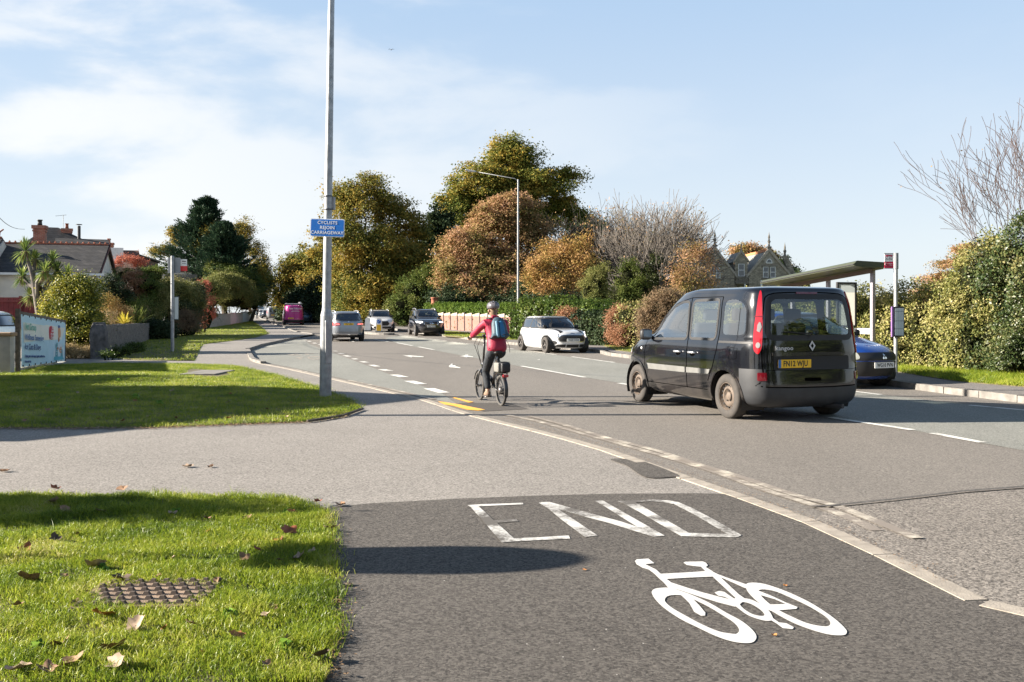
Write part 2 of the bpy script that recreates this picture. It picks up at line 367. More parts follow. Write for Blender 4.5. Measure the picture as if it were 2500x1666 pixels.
# ================================================================== GROUND
T_PATH = tarmac('pale_tarmac', (.115, .104, .092), (.355, .328, .296), .10, .45)
T_DARK = tarmac('new_tarmac', (.036, .031, .027), (.142, .128, .112), .10, .55, bump=.9)
T_ROAD = tarmac('road_tarmac', (.088, .079, .069), (.262, .237, .207), .10, .40, stretch=(1, .25, 1), bump=.4)
T_GREEN = tarmac('green_surfacing', (.115, .115, .103), (.31, .31, .275), .12, .45, stretch=(1, .3, 1), bump=.4)
T_NEAR = tarmac('coarse_tarmac', (.05, .043, .037), (.34, .305, .265), .16, .75, bump=1.0)
T_PAVE = tarmac('pavement_tarmac', (.11, .10, .095), (.27, .25, .235), .12, .45)
M_KERB = pm('kerb_stone', (.34, .30, .25), .9, var=.3, vscale=9, bump=.25, bscale=90, detail=8)
M_KERBG = pm('kerb_concrete', (.215, .20, .18), .9, var=.4, vscale=5, bump=.25, bscale=80, detail=8)
M_SOIL = pm('soil', (.13, .11, .05), .95, var=.5, vscale=12, bump=.6, bscale=50, detail=8)
M_LAND = pm('land_grass', (.06, .085, .025), .95, var=.45, vscale=.5, bump=.5, bscale=20)

xs = np.unique(np.concatenate([np.linspace(-3000, -150, 12), np.arange(-150, 151, 6.0), np.linspace(150, 3000, 12)]))
ys = np.unique(np.concatenate([np.arange(-60, 44, 8.0), np.arange(44, 340, 2.0), np.linspace(340, 1000, 20), np.linspace(1000, 3990, 12)]))
Xg, Yg = np.meshgrid(xs, ys); Zg = Gv(Yg) - .03 - .0 * Xg
nx = len(xs); idx = np.arange(nx * len(ys)).reshape(len(ys), nx)
o = link_mesh('ground', np_mesh('ground', np.stack([Xg.ravel(), Yg.ravel(), Zg.ravel()], 1), np.stack([idx[:-1, :-1].ravel(), idx[:-1, 1:].ravel(), idx[1:, 1:].ravel(), idx[1:, :-1].ravel()], 1)), M_LAND); o['kind'] = 'structure'

# left edge of the carriageway, near to far
EN = [(6.5, .5), (4.2, 2.6), (3.1, 3.85)] + px((2500, 1497), (2305, 1420), (2091, 1314), (1900, 1240), (1700, 1172), (1635, 1150), (1508, 1105), (1401, 1074), (1324, 1054), (1186, 1021), (1110, 999), (1059, 981), (982, 963), (919, 948), (852, 933), (781, 917), (695, 898), (650, 890), (623, 882))
BAY = px((609, 857), (640, 846), (699, 833), (738, 825))
FARL = [(-13.0, 62.0), (-15.6, 68), (-20.5, 84), (-23.8, 94), (-31, 120), (-38.3, 144), (-51, 190), (-66, 240), (-90, 330)]
EDGE = smooth_line(EN, 4) + BAY + FARL
FARR = [(-80, 330), (-56, 240), (-41, 190), (-28.5, 144), (-21, 120), (-13.8, 93), (-10, 80)]
RN = px((960, 806), (1084, 822), (1141, 829), (1230, 840), (1442, 858), (1500, 870)) + [(5.4, 26.5), (7.0, 20.8)] + px((2185, 943), (2271, 955), (2394, 970), (2500, 983)) + [(9.3, 11), (10.4, 5), (11.5, -8)]
REDGE = smooth_line(FARR[-2:] + RN, 3)
ROADP = [(14, -8)] + [(9, -8), (7.5, -2)] + EDGE + FARR + REDGE[3:]
sheet('road', [(ROADP, [])], 1, T_ROAD, grid=(3.0, 2.0))

# left pavement, driveway and forecourt
LEFTP = [(6.5, .5), (6, -3), (-30, -3), (-60, 30), (-60, 60), (-75, 150), (-130, 330)] + list(reversed(FARL)) + list(reversed(BAY)) + list(reversed(smooth_line(EN, 4)))
def zleft(x, y):
    t = min(max((y - 30) / 6, 0), 1); return .085 * t * t * (3 - 2 * t)
sheet('pavement', [(LEFTP, [])], 1, T_PATH, zf=zleft)
# fresh dark tarmac of the cycle path in front
dk = px((770, 1244), (900, 1232), (1100, 1221), (1300, 1213), (1500, 1208), (1700, 1207), (1798, 1209))
kin = [p for p in smooth_line(EN, 4) if p[1] < gp(1798, 1209)[1] + .02]
DARKP = dk + [(x - .035, y - .02) for x, y in reversed(kin)] + [(4, -2), (-1.6, -2), (-1.4, 3)] + px((770, 1700), (780, 1450))
sheet('cycle_path', [(DARKP, [])], 2, T_DARK, grid=(.8, .8), step=.5)
sheet('tarmac_patch', [(smooth_line(px((1490, 1124), (1560, 1127), (1655, 1162), (1640, 1168), (1575, 1168), (1530, 1140)), 4, True), [])], 3, T_DARK, grid=(.4, .4), step=.3)
sheet('utility_patch', [(px((1130, 985), (1240, 985), (1290, 1000), (1180, 1006), (1090, 990)), [])], 2, pm('patch_dark', (.075, .066, .058), .9, var=.3, vscale=30, bump=.3, bscale=120), grid=(.5, .5), step=.3)

# right pavement with its upstand kerb
RK = [p for p in REDGE]
def off_line(pts, d):
    o = []
    for i, p in enumerate(pts):
        a, b = Vector(pts[max(i - 1, 0)]), Vector(pts[min(i + 1, len(pts) - 1)]); t = (b - a).normalized(); n = Vector((t.y, -t.x)); o.append(tuple(Vector(p) - n * d))
    return o
side = off_line(RK, -.14)   # try one side, flip if it lands on the road
if side[len(side) // 2][0] < RK[len(RK) // 2][0]: sgn = 1
else: sgn = -1
KIN = off_line(RK, .14 * sgn)
sheet('footway', [(KIN + [(30, -8), (60, 40), (40, 90), (0, 95)], [])], 1, T_PAVE, zf=lambda x, y: .105)
def kerb_run(name, line, width, height, side_, mat, stone=.91, gap=.008, layer=3):
    """row of kerb stones along a line, each its own block with a joint"""
    mb = MB(); d = [Vector(p) for p in line]; segs = []; cur = d[0]; acc = 0
    pts = [cur]
    for i in range(1, len(d)):
        while (d[i] - cur).length > 1e-6:
            need = stone - acc; L_ = (d[i] - cur).length
            if L_ >= need: cur = cur.lerp(d[i], need / L_); pts.append(cur.copy()); acc = 0
            else: acc += L_; cur = d[i]
    for a, b in zip(pts, pts[1:]):
        t = (b - a).normalized(); n = Vector((t.y, -t.x)) * side_ * width; a2, b2 = a + t * gap, b - t * gap
        j = random.uniform(-.004, .004) * (1 if height > .03 else .2)
        za, zb = G(a.y) + float(lay(a.y, layer)) + j, G(b.y) + float(lay(b.y, layer)) + j
        c = .012 if height > .03 else .0008
        q = [(a2, za), (b2, zb)]; nu = n.normalized()
        vs = []
        for p, z in q:
            vs += [(p.x, p.y, z - .2), (p.x, p.y, z + height - c), (p.x + nu.x * c, p.y + nu.y * c, z + height), (p.x + n.x, p.y + n.y, z + height), (p.x + n.x, p.y + n.y, z - .2)]
        mb.add(vs, [(0, 1, 6, 5), (1, 2, 7, 6), (2, 3, 8, 7), (3, 4, 9, 8), (0, 4, 3, 2, 1), (5, 6, 7, 8, 9)])
    o = mb.build(name, mat); o['kind'] = 'structure'; return o
random.seed(3)
kerb_run('kerb', list(reversed(RK[3:])), .15, .11, -1 if sgn == 1 else -1, M_KERBG)
nearE = smooth_line(EN, 4)
kerb_run('kerb', [p for p in nearE if p[1] > 3 and p[1] < 30], .125, .0, -1, M_KERB)
kerb_run('kerb', px((609, 857), (640, 846), (699, 833), (738, 825)), .16, .10, -1, M_KERBG)
kerb_run('kerb', px((650, 889), (623, 881), (609, 857)), .16, .07, -1, M_KERBG)
kerb_run('kerb', FARL[:-1], .15, .10, -1, M_KERBG)

# surfacing of the cycle bay, the centre strip and the coarse patch in front
GB = px((623, 880), (650, 889), (695, 897), (781, 916), (852, 932), (919, 947), (982, 962), (1059, 980), (1107, 996), (1080, 962), (1015, 938), (950, 915), (900, 895), (850, 876), (800, 858), (760, 843), (738, 827), (699, 834), (640, 848), (612, 858))
GBi = [(x * 1.0 + .12, y) for x, y in GB[:9]] + GB[9:]
sheet('cycle_bay_surface', [(GBi, [])], 2, T_GREEN, grid=(1.2, 1.2), step=1)
mid = px((940, 826), (968, 839), (1060, 856), (1160, 875), (1273, 896), (1429, 923), (1600, 949), (1800, 981), (2026, 1021), (2228, 1052), (2350, 1075), (2500, 1102), (2700, 1140))
far_ = px((2700, 1032), (2500, 1003), (2367, 990), (2150, 965), (1820, 928), (1600, 899), (1500, 886), (1396, 873), (1254, 854), (1102, 836), (1048, 829), (975, 820))
sheet('centre_strip_surface', [(mid + far_, [])], 2, T_GREEN, grid=(1.2, 1.2), step=1)
NP = px((2025, 1242), (2180, 1226), (2350, 1206), (2500, 1194), (2700, 1180)) + [(9, 7), (9, .6), (7.0, .6)] + nearE[2:16] + px((1990, 1272))
sheet('coarse_patch', [(NP, [])], 2, T_NEAR, grid=(.7, .7), step=.6)
sheet('road_joint', [(px((1950, 1243), (2025, 1239), (2180, 1223), (2350, 1203), (2520, 1190), (2520, 1194), (2350, 1207), (2180, 1227), (2025, 1243)), [])], 5, pm('joint_tar', (.02, .018, .016), .9, var=.4, vscale=40, col2=(.12, .11, .10)), grid=(.5, .5), step=.2)

# ------------------------------------------------------------------ markings
WH = (.66, .65, .60)
P_WHITE = paint_worn('white_marking', WH, (.24, .22, .19), .90, 30)
P_FRESH = paint_worn('fresh_marking', (.56, .55, .525), (.28, .26, .24), .72, 60)
P_FADED = paint_worn('faded_marking', (.55, .50, .41), (.21, .18, .15), 1.16, 14)
P_LETTER = paint_worn('letter_marking', (.54, .53, .50), (.10, .09, .078), 1.02, 30)
P_ORANGE = paint_worn('orange_marking', (.80, .40, .06), (.09, .075, .06), .72, 14)
def marking(name, shapes, mat, layer=3, grid=(1.5, 1.5), step=1.2): return sheet(name, shapes, layer, mat, grid=grid, step=step)
def dash(p, q, wid=.12):
    a, b = Vector(gp(*p)), Vector(gp(*q)); t = (b - a).normalized(); n = Vector((-t.y, t.x)) * wid / 2
    return ([tuple(a + n), tuple(a - n), tuple(b - n), tuple(b + n)], [])
fl = [((1048, 829), (1092, 834)), ((1102, 836), (1162, 842)), ((1219, 849), (1254, 853)), ((1279, 856), (1358, 867)), ((1396, 872), (1500, 886)), ((1560, 893), (1700, 911)), ((1780, 921), (1940, 941)), ((2050, 953), (2150, 965)), ((2367, 991), (2520, 1005)), ((975, 819), (1020, 825)), ((940, 815), (960, 817))]
marking('lane_marking', [dash(a, b, .11) for a, b in fl], P_WHITE)
ml = [((968, 838), (1007, 845)), ((1022, 848), (1060, 855)), ((1273, 895), (1429, 923)), ((1511, 937), (1640, 958)), ((1700, 967), (1900, 999)), ((2026, 1021), (2228, 1052)), ((2277, 1060), (2400, 1083)), ((845, 831), (865, 836)), ((915, 830), (950, 836))]
marking('lane_marking', [dash(a, b, .12) for a, b in ml], P_WHITE)
cl = [(840, 305, 865, 308), (895, 327, 935, 333), (948, 350, 993, 359), (1032, 379, 1063, 386), (1108, 407, 1157, 416), (1198, 440, 1262, 455), (1303, 483, 1378, 499), (1418, 534, 1518, 558), (1562, 594, 1688, 625), (1752, 666, 1900, 708), (700, 243, 720, 248), (650, 229, 672, 235), (560, 200, 580, 204), (600, 212, 620, 217)]
marking('cycle_lane_marking', [dash((600 + a / 3.92, 780 + b / 3.92), (600 + c / 3.92, 780 + d / 3.92), .22 if i in (6, 7, 8, 9) else .18) for i, (a, b, c, d) in enumerate(cl)], P_WHITE)
marking('edge_marking', [dash((700, 899), (781, 917), .10), dash((852, 930), (985, 959), .10), dash((985, 959), (1060, 977), .10)], P_FADED)
def c1b(*p): return [gp(600 + a / 3.92, 780 + b / 3.92) for a, b in p]
def c4(*p): return [gp(960 + a / 4.356, 700 + b / 4.356) for a, b in p]
marking('arrow_marking', [(c1b((1500, 345), (1545, 350), (1560, 347), (1705, 359), (1700, 365), (1595, 361), (1585, 368), (1540, 356)), [])], P_WHITE)
marking('arrow_marking', [(c4((588, 852), (628, 820), (632, 842), (672, 840), (655, 850), (716, 866), (712, 872), (600, 862)), [])], P_WHITE)
marking('arrow_marking', [(c4((705, 744), (770, 736), (762, 728), (800, 728), (790, 738), (850, 748), (850, 754), (800, 752), (780, 758), (750, 748)), []), (c4((1533, 779), (1560, 777), (1558, 784), (1537, 783)), [])], P_WHITE)
# worn cycle symbol in the bay
z = lambda *p: [gp(600 + a / 6.54, 720 + b / 6.54) for a, b in p]
marking('cycle_symbol_marking', [(z((650, 955), (760, 948), (780, 965), (900, 962), (905, 972), (740, 975)), []), (z((770, 938), (830, 940), (840, 955), (790, 955)), []), (z((930, 932), (960, 940), (1010, 955), (1000, 968), (950, 962)), []), (z((1020, 935), (1090, 940), (1085, 950), (1025, 948)), []), (z((985, 1000), (1080, 985), (1200, 992), (1200, 1030), (1080, 1040), (1000, 1025)), [z((1020, 1003), (1080, 996), (1180, 1000), (1180, 1022), (1080, 1028), (1030, 1018))]), (z((800, 1005), (920, 998), (925, 1006), (810, 1014)), []), (z((835, 1018), (885, 1022), (900, 1036), (850, 1036)), [])], P_FADED, grid=(.6, .6), step=.5)
marking('orange_marking', [(c1b((1978, 757), (2000, 753), (2182, 798), (2130, 803)), []), (c1b((1838, 792), (1900, 798), (2050, 822), (2290, 872), (2225, 880), (2120, 872), (1985, 835), (1900, 822)), [])], P_ORANGE, grid=(.3, .3), step=.2)
# faded double lines beside the kerb
ln1 = smooth_line(px((1230, 1014), (1310, 1030), (1400, 1055), (1520, 1088), (1650, 1125), (1760, 1160), (1870, 1200), (1960, 1228), (2060, 1262), (2140, 1300)), 4)
ln2 = smooth_line(px((1290, 1018), (1370, 1038), (1480, 1072), (1600, 1103), (1700, 1136), (1800, 1166), (1930, 1210), (2040, 1240), (2100, 1262), (2240, 1320)), 4)
for k_, ln in enumerate((ln1, ln2)):
    nn = off_line(ln, .045); mm_ = off_line(ln, -.045); marking('double_line_marking', [(nn + mm_[::-1], [])], P_FADED, layer=3 + k_, grid=(.5, .5), step=.3)
# END
e = lambda *p: [gp(1130 + a / 3.361, 1210 + b / 3.361) for a, b in p]
marking('end_marking', [
    (e((58, 100), (128, 100), (445, 390), (320, 402), (298, 380), (165, 220), (100, 150)), []), (e((38, 92), (145, 85), (300, 80), (492, 73), (497, 86), (300, 94), (152, 101), (60, 106)), []), (e((190, 216), (320, 214), (438, 211), (457, 226), (300, 238), (240, 241)), []), (e((400, 368), (640, 357), (868, 343), (882, 370), (640, 380), (440, 392)), []),
    (e((622, 72), (700, 67), (735, 92), (1108, 345), (1003, 357), (800, 205), (700, 120)), []), (e((640, 68), (712, 66), (900, 118), (1120, 180), (1300, 228), (1480, 288), (1657, 345), (1562, 353), (1400, 303), (1200, 240), (1000, 188), (800, 130), (660, 92)), []), (e((1085, 58), (1150, 55), (1657, 345), (1562, 353), (1300, 190), (1160, 100)), []),
    (e((1268, 58), (1392, 54), (1862, 326), (1795, 350), (1700, 298), (1450, 150), (1330, 85)), []), (e((1790, 348), (1840, 322), (2000, 325), (2170, 330), (2285, 345), (2240, 358), (2000, 356)), []), (e((1690, 56), (1770, 68), (1900, 125), (2050, 205), (2250, 318), (2286, 340), (2255, 357), (2150, 320), (1950, 200), (1880, 160), (1730, 82)), []), (e((1385, 53), (1560, 47), (1700, 54), (1780, 72), (1720, 82), (1640, 66), (1540, 62), (1400, 70)), [])], P_LETTER, grid=(.5, .5), step=.3)
# cycle symbol
b_ = lambda *p: smooth_line([gp(1540 + a / 4.202, 1350 + b / 4.202) for a, b in p], 3, True)
s_ = lambda *p: [gp(1540 + a / 4.202, 1350 + b / 4.202) for a, b in p]
marking('bicycle_marking', [
    (s_((42, 105), (60, 88), (180, 80), (243, 128), (148, 138), (262, 195), (310, 240), (360, 285), (420, 330), (490, 395), (400, 400), (340, 330), (280, 275), (240, 235), (185, 195), (120, 175), (60, 140)), []),
    (s_((295, 238), (530, 226), (790, 208), (850, 266), (600, 277), (360, 292)), []),
    (s_((540, 122), (560, 113), (740, 110), (770, 123), (792, 150), (768, 168), (830, 205), (915, 270), (850, 272), (780, 225), (720, 165), (640, 157), (575, 147)), []),
    (s_((790, 215), (880, 235), (1110, 450), (1180, 500), (1110, 560), (1040, 520), (1072, 485), (835, 262)), []),
    (s_((820, 205), (900, 245), (1050, 300), (1180, 345), (1220, 400), (1160, 380), (960, 290), (890, 262)), []),
    (s_((380, 315), (560, 375), (720, 425), (880, 468), (1060, 512), (1120, 550), (1070, 578), (900, 535), (700, 472), (490, 402), (420, 385)), []),
    (s_((858, 432), (905, 415), (960, 425), (1010, 460), (1070, 500), (1050, 518), (960, 475), (900, 465)), []),
    (b_((1075, 565), (1105, 515), (1180, 492), (1290, 528), (1400, 600), (1460, 700), (1410, 725), (1320, 710), (1200, 665), (1110, 600)), [b_((1115, 545), (1155, 530), (1240, 553), (1330, 610), (1372, 660), (1340, 674), (1250, 655), (1160, 600))]),
    (s_((1400, 620), (1450, 690), (1520, 740), (1600, 750), (1672, 790), (1660, 810), (1560, 800), (1500, 755), (1440, 718), (1380, 670)), []),
    (b_((215, 435), (230, 402), (280, 386), (400, 382), (530, 420), (660, 470), (820, 545), (980, 640), (1120, 715), (1220, 790), (1280, 860), (1285, 910), (1240, 950), (1130, 952), (1000, 927), (850, 872), (680, 790), (500, 700), (340, 590), (250, 500)), [b_((350, 500), (372, 472), (430, 458), (530, 462), (640, 500), (800, 580), (940, 665), (1060, 745), (1112, 815), (1090, 855), (1040, 858), (900, 832), (740, 765), (580, 680), (440, 600), (360, 535))]),
    (s_((480, 430), (560, 440), (640, 500), (700, 560), (765, 640), (762, 670), (720, 672), (650, 630), (600, 540), (540, 480)), []),
    (b_((1180, 352), (1210, 332), (1290, 330), (1400, 350), (1560, 405), (1700, 465), (1850, 540), (2000, 635), (2120, 725), (2205, 810), (2215, 850), (2180, 872), (2060, 870), (1900, 832), (1700, 760), (1560, 690), (1440, 620), (1330, 550), (1240, 470), (1190, 405)), [b_((1310, 412), (1380, 400), (1500, 425), (1650, 490), (1800, 560), (1930, 635), (2020, 700), (2048, 750), (2020, 780), (1930, 775), (1800, 745), (1650, 680), (1530, 620), (1440, 560), (1350, 480))]),
    (s_((1305, 410), (1450, 468), (1600, 538), (1712, 582), (1700, 600), (1560, 612), (1430, 620), (1330, 565), (1420, 555), (1590, 550), (1480, 502), (1320, 455)), [])], P_FRESH, grid=(.4, .4), step=.1)

# ------------------------------------------------------------------ verges (soil bed under real grass blades)
def c8(*p): return [gp(a / 2.614, 1180 + b / 2.614) for a, b in p]
GR_NEAR = [(-4.6, 7.6)] + c8((0, 88), (400, 85), (800, 93), (1200, 90), (1500, 97), (1850, 118), (2080, 185), (2125, 400), (2135, 700), (2160, 950), (2085, 1271)) + [(-.85, 3.0), (-4.6, 3.0)]
GR_MID = px((-700, 925), (-300, 915), (0, 906), (145, 892), (268, 888), (450, 889), (574, 894), (669, 915), (780, 948), (861, 978), (886, 1000), (830, 1020), (750, 1032), (612, 1037), (383, 1046), (153, 1048), (0, 1047), (-400, 1046), (-900, 1040))
GR_LEFT = px((249, 874), (340, 881), (474, 882), (495, 846), (560, 838), (623, 829), (656, 819), (645, 808), (630, 796), (615, 787), (575, 793), (480, 806), (426, 824), (354, 830), (249, 866))
def pxz(z, *pts): return [(x * (1 - z / H), y * (1 - z / H)) for x, y in px(*pts)]
GR_R1 = pxz(.12, (1070, 806), (1260, 818), (1290, 820), (1288, 829), (1200, 828), (1084, 818))
GR_R2 = pxz(.12, (1436, 826), (1500, 818), (1560, 815)) + [(9.0, 31)] + pxz(.12, (1560, 862), (1500, 855))
GR_R3 = pxz(.12, (2150, 902), (2190, 907), (2260, 919), (2330, 930), (2400, 936), (2500, 944)) + [(11.5, 15.5), (15, 16), (15, 22), (11, 25.5)]
for i, (p_, kf) in enumerate([(GR_NEAR, 0), (GR_MID, 0), (GR_LEFT, 1), (GR_R1, 2), (GR_R2, 2), (GR_R3, 2)]):
    zf = (lambda x, y: .012) if kf == 0 else (lambda x, y: zleft(x, y) + .015) if kf == 1 else (lambda x, y: .12)
    sheet('verge', [(p_, [])], 1, M_SOIL, zf=zf, grid=(1.5, 1.5), step=1.0, thick=.05)

GM = leafmat('grass_blades', [(.04, .075, .010), (.12, .19, .018), (.25, .32, .026), (.40, .42, .055), (.60, .52, .26)], trans=.45, clump=1.5, rough=.4, spec=.3)
def grass(name, poly, n, h, wd, zf, seed, excl=(), five=False, label=None, edge=0.0, ymin=None, ragged=.03):
    rg = np.random.default_rng(seed); P = np.array(poly); lo, hi = P.min(0), P.max(0)
    if ymin: lo[1] = ymin
    pts = np.zeros((0, 2))
    while len(pts) < n:
        q = rg.uniform(lo, hi, (n * 2, 2)); k = inside(poly, q + rg.normal(0, ragged, q.shape))
        k &= np.abs(q[:, 0]) < q[:, 1] * .56 + .3
        for ex in excl: k &= ~inside(ex, q)
        pts = np.vstack([pts, q[k]])
    pts = pts[:n]
    cl = 1.0 * np.sin(pts[:, 0] * 7.1 + 3 * np.sin(pts[:, 1] * 5.3)) * .5 + np.sin(pts[:, 1] * 9.7 + 2.2 * np.sin(pts[:, 0] * 3.1)) * .5 + np.sin(pts[:, 0] * 23 + pts[:, 1] * 19) * .35
    hh = h * (1 + .55 * cl) * rg.uniform(.45, 1.25, n); hh = np.where(rg.random(n) < .012, hh * 1.9, np.maximum(hh, h * .2))
    an = rg.uniform(0, 2 * np.pi, n); le = rg.uniform(.25, 1.0, n) * hh * 1.1; la = rg.uniform(0, 2 * np.pi, n) + cl
    ww = wd * rg.uniform(.6, 1.4, n)
    dx, dy = np.cos(an) * ww / 2, np.sin(an) * ww / 2; bx, by = np.cos(la) * le, np.sin(la) * le
    z0 = Gv(pts[:, 1]) + lay(pts[:, 1], 1) + np.array([zf(x, y) for x, y in pts])
    b0 = np.column_stack([pts[:, 0] - dx, pts[:, 1] - dy, z0]); b1 = np.column_stack([pts[:, 0] + dx, pts[:, 1] + dy, z0])
    tip = np.column_stack([pts[:, 0] + bx, pts[:, 1] + by, z0 + hh * .85])
    if five:
        m0 = np.column_stack([pts[:, 0] - dx * .8 + bx * .35, pts[:, 1] - dy * .8 + by * .35, z0 + hh * .6]); m1 = np.column_stack([pts[:, 0] + dx * .8 + bx * .35, pts[:, 1] + dy * .8 + by * .35, z0 + hh * .6])
        V = np.stack([b0, b1, m1, m0, tip], 1).reshape(-1, 3); b = np.arange(n) * 5
        Fc = np.concatenate([np.stack([b, b + 1, b + 2], 1), np.stack([b, b + 2, b + 3], 1), np.stack([b + 3, b + 2, b + 4], 1)])
    else:
        V = np.stack([b0, b1, tip], 1).reshape(-1, 3); b = np.arange(n) * 3; Fc = np.stack([b, b + 1, b + 2], 1)
    o = link_mesh(name, np_mesh(name, V, Fc), GM); o['kind'] = 'stuff'; o['category'] = 'grass'
    if label: o['label'] = label
    return o
DRAIN = c8((600, 750), (660, 715), (800, 700), (950, 672), (1120, 690), (1300, 700), (1330, 740), (1230, 785), (1100, 800), (900, 835), (760, 815), (640, 815))
DR2 = px((452, 908), (470, 903), (548, 908), (562, 918), (530, 922), (480, 921))
zn = lambda x, y: .012
grass('grass', GR_NEAR, 150000, .038, .0034, zn, 1, [DRAIN], True, 'short lawn grass with clumps in the near left corner of the verge', ymin=3.6, ragged=.04)
grass('grass', GR_MID, 230000, .042, .006, zn, 2, [DR2], False, 'green lawn grass round the tall lamp column base', ragged=.07)
grass('grass', GR_LEFT, 60000, .05, .016, lambda x, y: zleft(x, y) + .015, 3, (), False, 'green verge grass beside the rough stone garden wall', ragged=.08)
grass('grass', GR_R1, 14000, .05, .02, lambda x, y: .12, 4, (), False, 'grass strip below the pink panelled wall', ragged=.08)
grass('grass', GR_R2, 22000, .05, .016, lambda x, y: .12, 5, (), False, 'grass strip right of the white hatchback', ragged=.08)
grass('grass', GR_R3, 45000, .10, .010, lambda x, y: .12, 6, (), False, 'longer rough grass at the foot of the right hand hedge', ragged=.06)

# litter gathered along the lawn edges
def litter(name, line, n, wd, size, seed, label):
    rg = np.random.default_rng(seed); P = np.array(densify(line, .05, False)); i = rg.integers(0, len(P), n); p = P[i] + rg.normal(0, wd, (n, 2)) * (.4 + rg.random((n, 1)) ** 3 * 2); z = .012 + rg.random(n) * .012
    a = rg.uniform(0, 6.28, n); s = size * rg.uniform(.3, 1.3, n); c_, s_2 = np.cos(a) * s, np.sin(a) * s; t = rg.uniform(-.5, .5, n) * s
    V = np.stack([np.column_stack([p[:, 0] - c_, p[:, 1] - s_2, z]), np.column_stack([p[:, 0] + s_2 * .4, p[:, 1] - c_ * .4, z + .003]), np.column_stack([p[:, 0] + c_, p[:, 1] + s_2, z + np.abs(t)]), np.column_stack([p[:, 0] - s_2 * .4, p[:, 1] + c_ * .4, z + .003])], 1).reshape(-1, 3); k = np.arange(n) * 4
    o = link_mesh(name, np_mesh(name, V, np.stack([k, k + 1, k + 2, k + 3], 1)), leafmat('litter_leaf', [(.06, .04, .025), (.16, .10, .06), (.27, .18, .10), (.36, .27, .18)], trans=.1, clump=4)); o['kind'] = 'stuff'; o['category'] = 'leaf litter'; o['label'] = label
litter('leaf_litter', px((-60, 1049), (153, 1050), (383, 1048), (612, 1039), (750, 1034), (850, 1018)), 1500, .07, .022, 21, 'brown leaf litter gathered along the front edge of the middle lawn')
litter('leaf_litter', c8((1850, 118), (2080, 185), (2125, 400), (2140, 700), (2165, 950), (2100, 1271)), 900, .03, .012, 22, 'dry litter along the right edge of the near grass')
litter('grit', px((1240, 1024), (1500, 1098), (1700, 1168), (2091, 1312), (2300, 1424)), 900, .05, .008, 23, 'grit and leaf fragments along the flush kerb')
# ================================================================== VEGETATION
M_BARK = pm('bark', (.13, .10, .075), .95, var=.5, vscale=8, bump=.6, bscale=30)
M_BARKG = pm('grey_bark', (.16, .14, .12), .95, var=.45, vscale=8, bump=.5, bscale=30)
M_BARKD = pm('dark_grey_bark', (.05, .042, .036), .95, var=.6, vscale=3)
M_TWIG = pm('dark_core_twigs', (.018, .020, .010), 1, spec=0, var=.5, vscale=6)
OLIVE = leafmat('leaf_olive', [(.03, .05, .015), (.07, .095, .02), (.15, .15, .03), (.28, .20, .04), (.42, .26, .05)], clump=.35)
GOLD = leafmat('leaf_gold', [(.035, .055, .018), (.085, .105, .024), (.16, .145, .032), (.28, .195, .04), (.46, .285, .06)], clump=.30)
BROWN = leafmat('leaf_brown', [(.07, .08, .025), (.15, .135, .04), (.25, .16, .07), (.36, .21, .12), (.46, .29, .20)], clump=.45)
ORANGE = leafmat('leaf_orange', [(.09, .10, .03), (.18, .145, .04), (.29, .18, .06), (.34, .20, .09), (.36, .25, .14)], clump=.6)
DARKG = leafmat('leaf_dark', [(.010, .018, .010), (.018, .032, .014), (.03, .045, .018), (.05, .06, .025)], trans=.15, clump=.6)
CONIF = leafmat('leaf_conifer', [(.010, .022, .014), (.016, .036, .020), (.03, .055, .028), (.05, .075, .035)], trans=.15, clump=.5)
MIDG = leafmat('leaf_midgreen', [(.03, .05, .012), (.06, .09, .02), (.11, .13, .03), (.19, .18, .06)], clump=.6)
SAGE = leafmat('leaf_sage', [(.05, .07, .02), (.11, .125, .035), (.19, .19, .06), (.27, .23, .10)], clump=.6)
PRIVET = leafmat('leaf_privet', [(.018, .035, .008), (.04, .068, .014), (.08, .115, .022), (.15, .17, .045)], clump=.9, rough=.35)
GLOSS = leafmat('leaf_glossy', [(.02, .04, .008), (.06, .085, .014), (.14, .15, .025), (.36, .32, .04), (.52, .42, .06)], trans=.3, clump=1.5, rough=.5, spec=.3)
VARI = leafmat('leaf_variegated', [(.035, .05, .012), (.10, .115, .028), (.18, .175, .05), (.29, .255, .10), (.46, .40, .22)], trans=.3, clump=1.2, rough=.5, spec=.25)
IVY = leafmat('leaf_ivy', [(.012, .025, .008), (.028, .048, .014), (.05, .07, .02), (.11, .11, .04), (.20, .17, .06)], trans=.2, clump=1.6, rough=.42, spec=.35)
REDL = leafmat('leaf_red', [(.12, .04, .03), (.26, .08, .05), (.36, .12, .08), (.38, .20, .12)], clump=1)
RUST = leafmat('leaf_rust', [(.08, .04, .018), (.18, .09, .045), (.28, .14, .08), (.34, .21, .13), (.22, .18, .05)], clump=1.5)
HEATH = leafmat('leaf_heather', [(.07, .055, .035), (.14, .10, .06), (.22, .15, .09), (.14, .13, .05)], clump=1.5)
STRAW = leafmat('leaf_straw', [(.10, .09, .03), (.25, .19, .10), (.38, .30, .18)], clump=2)

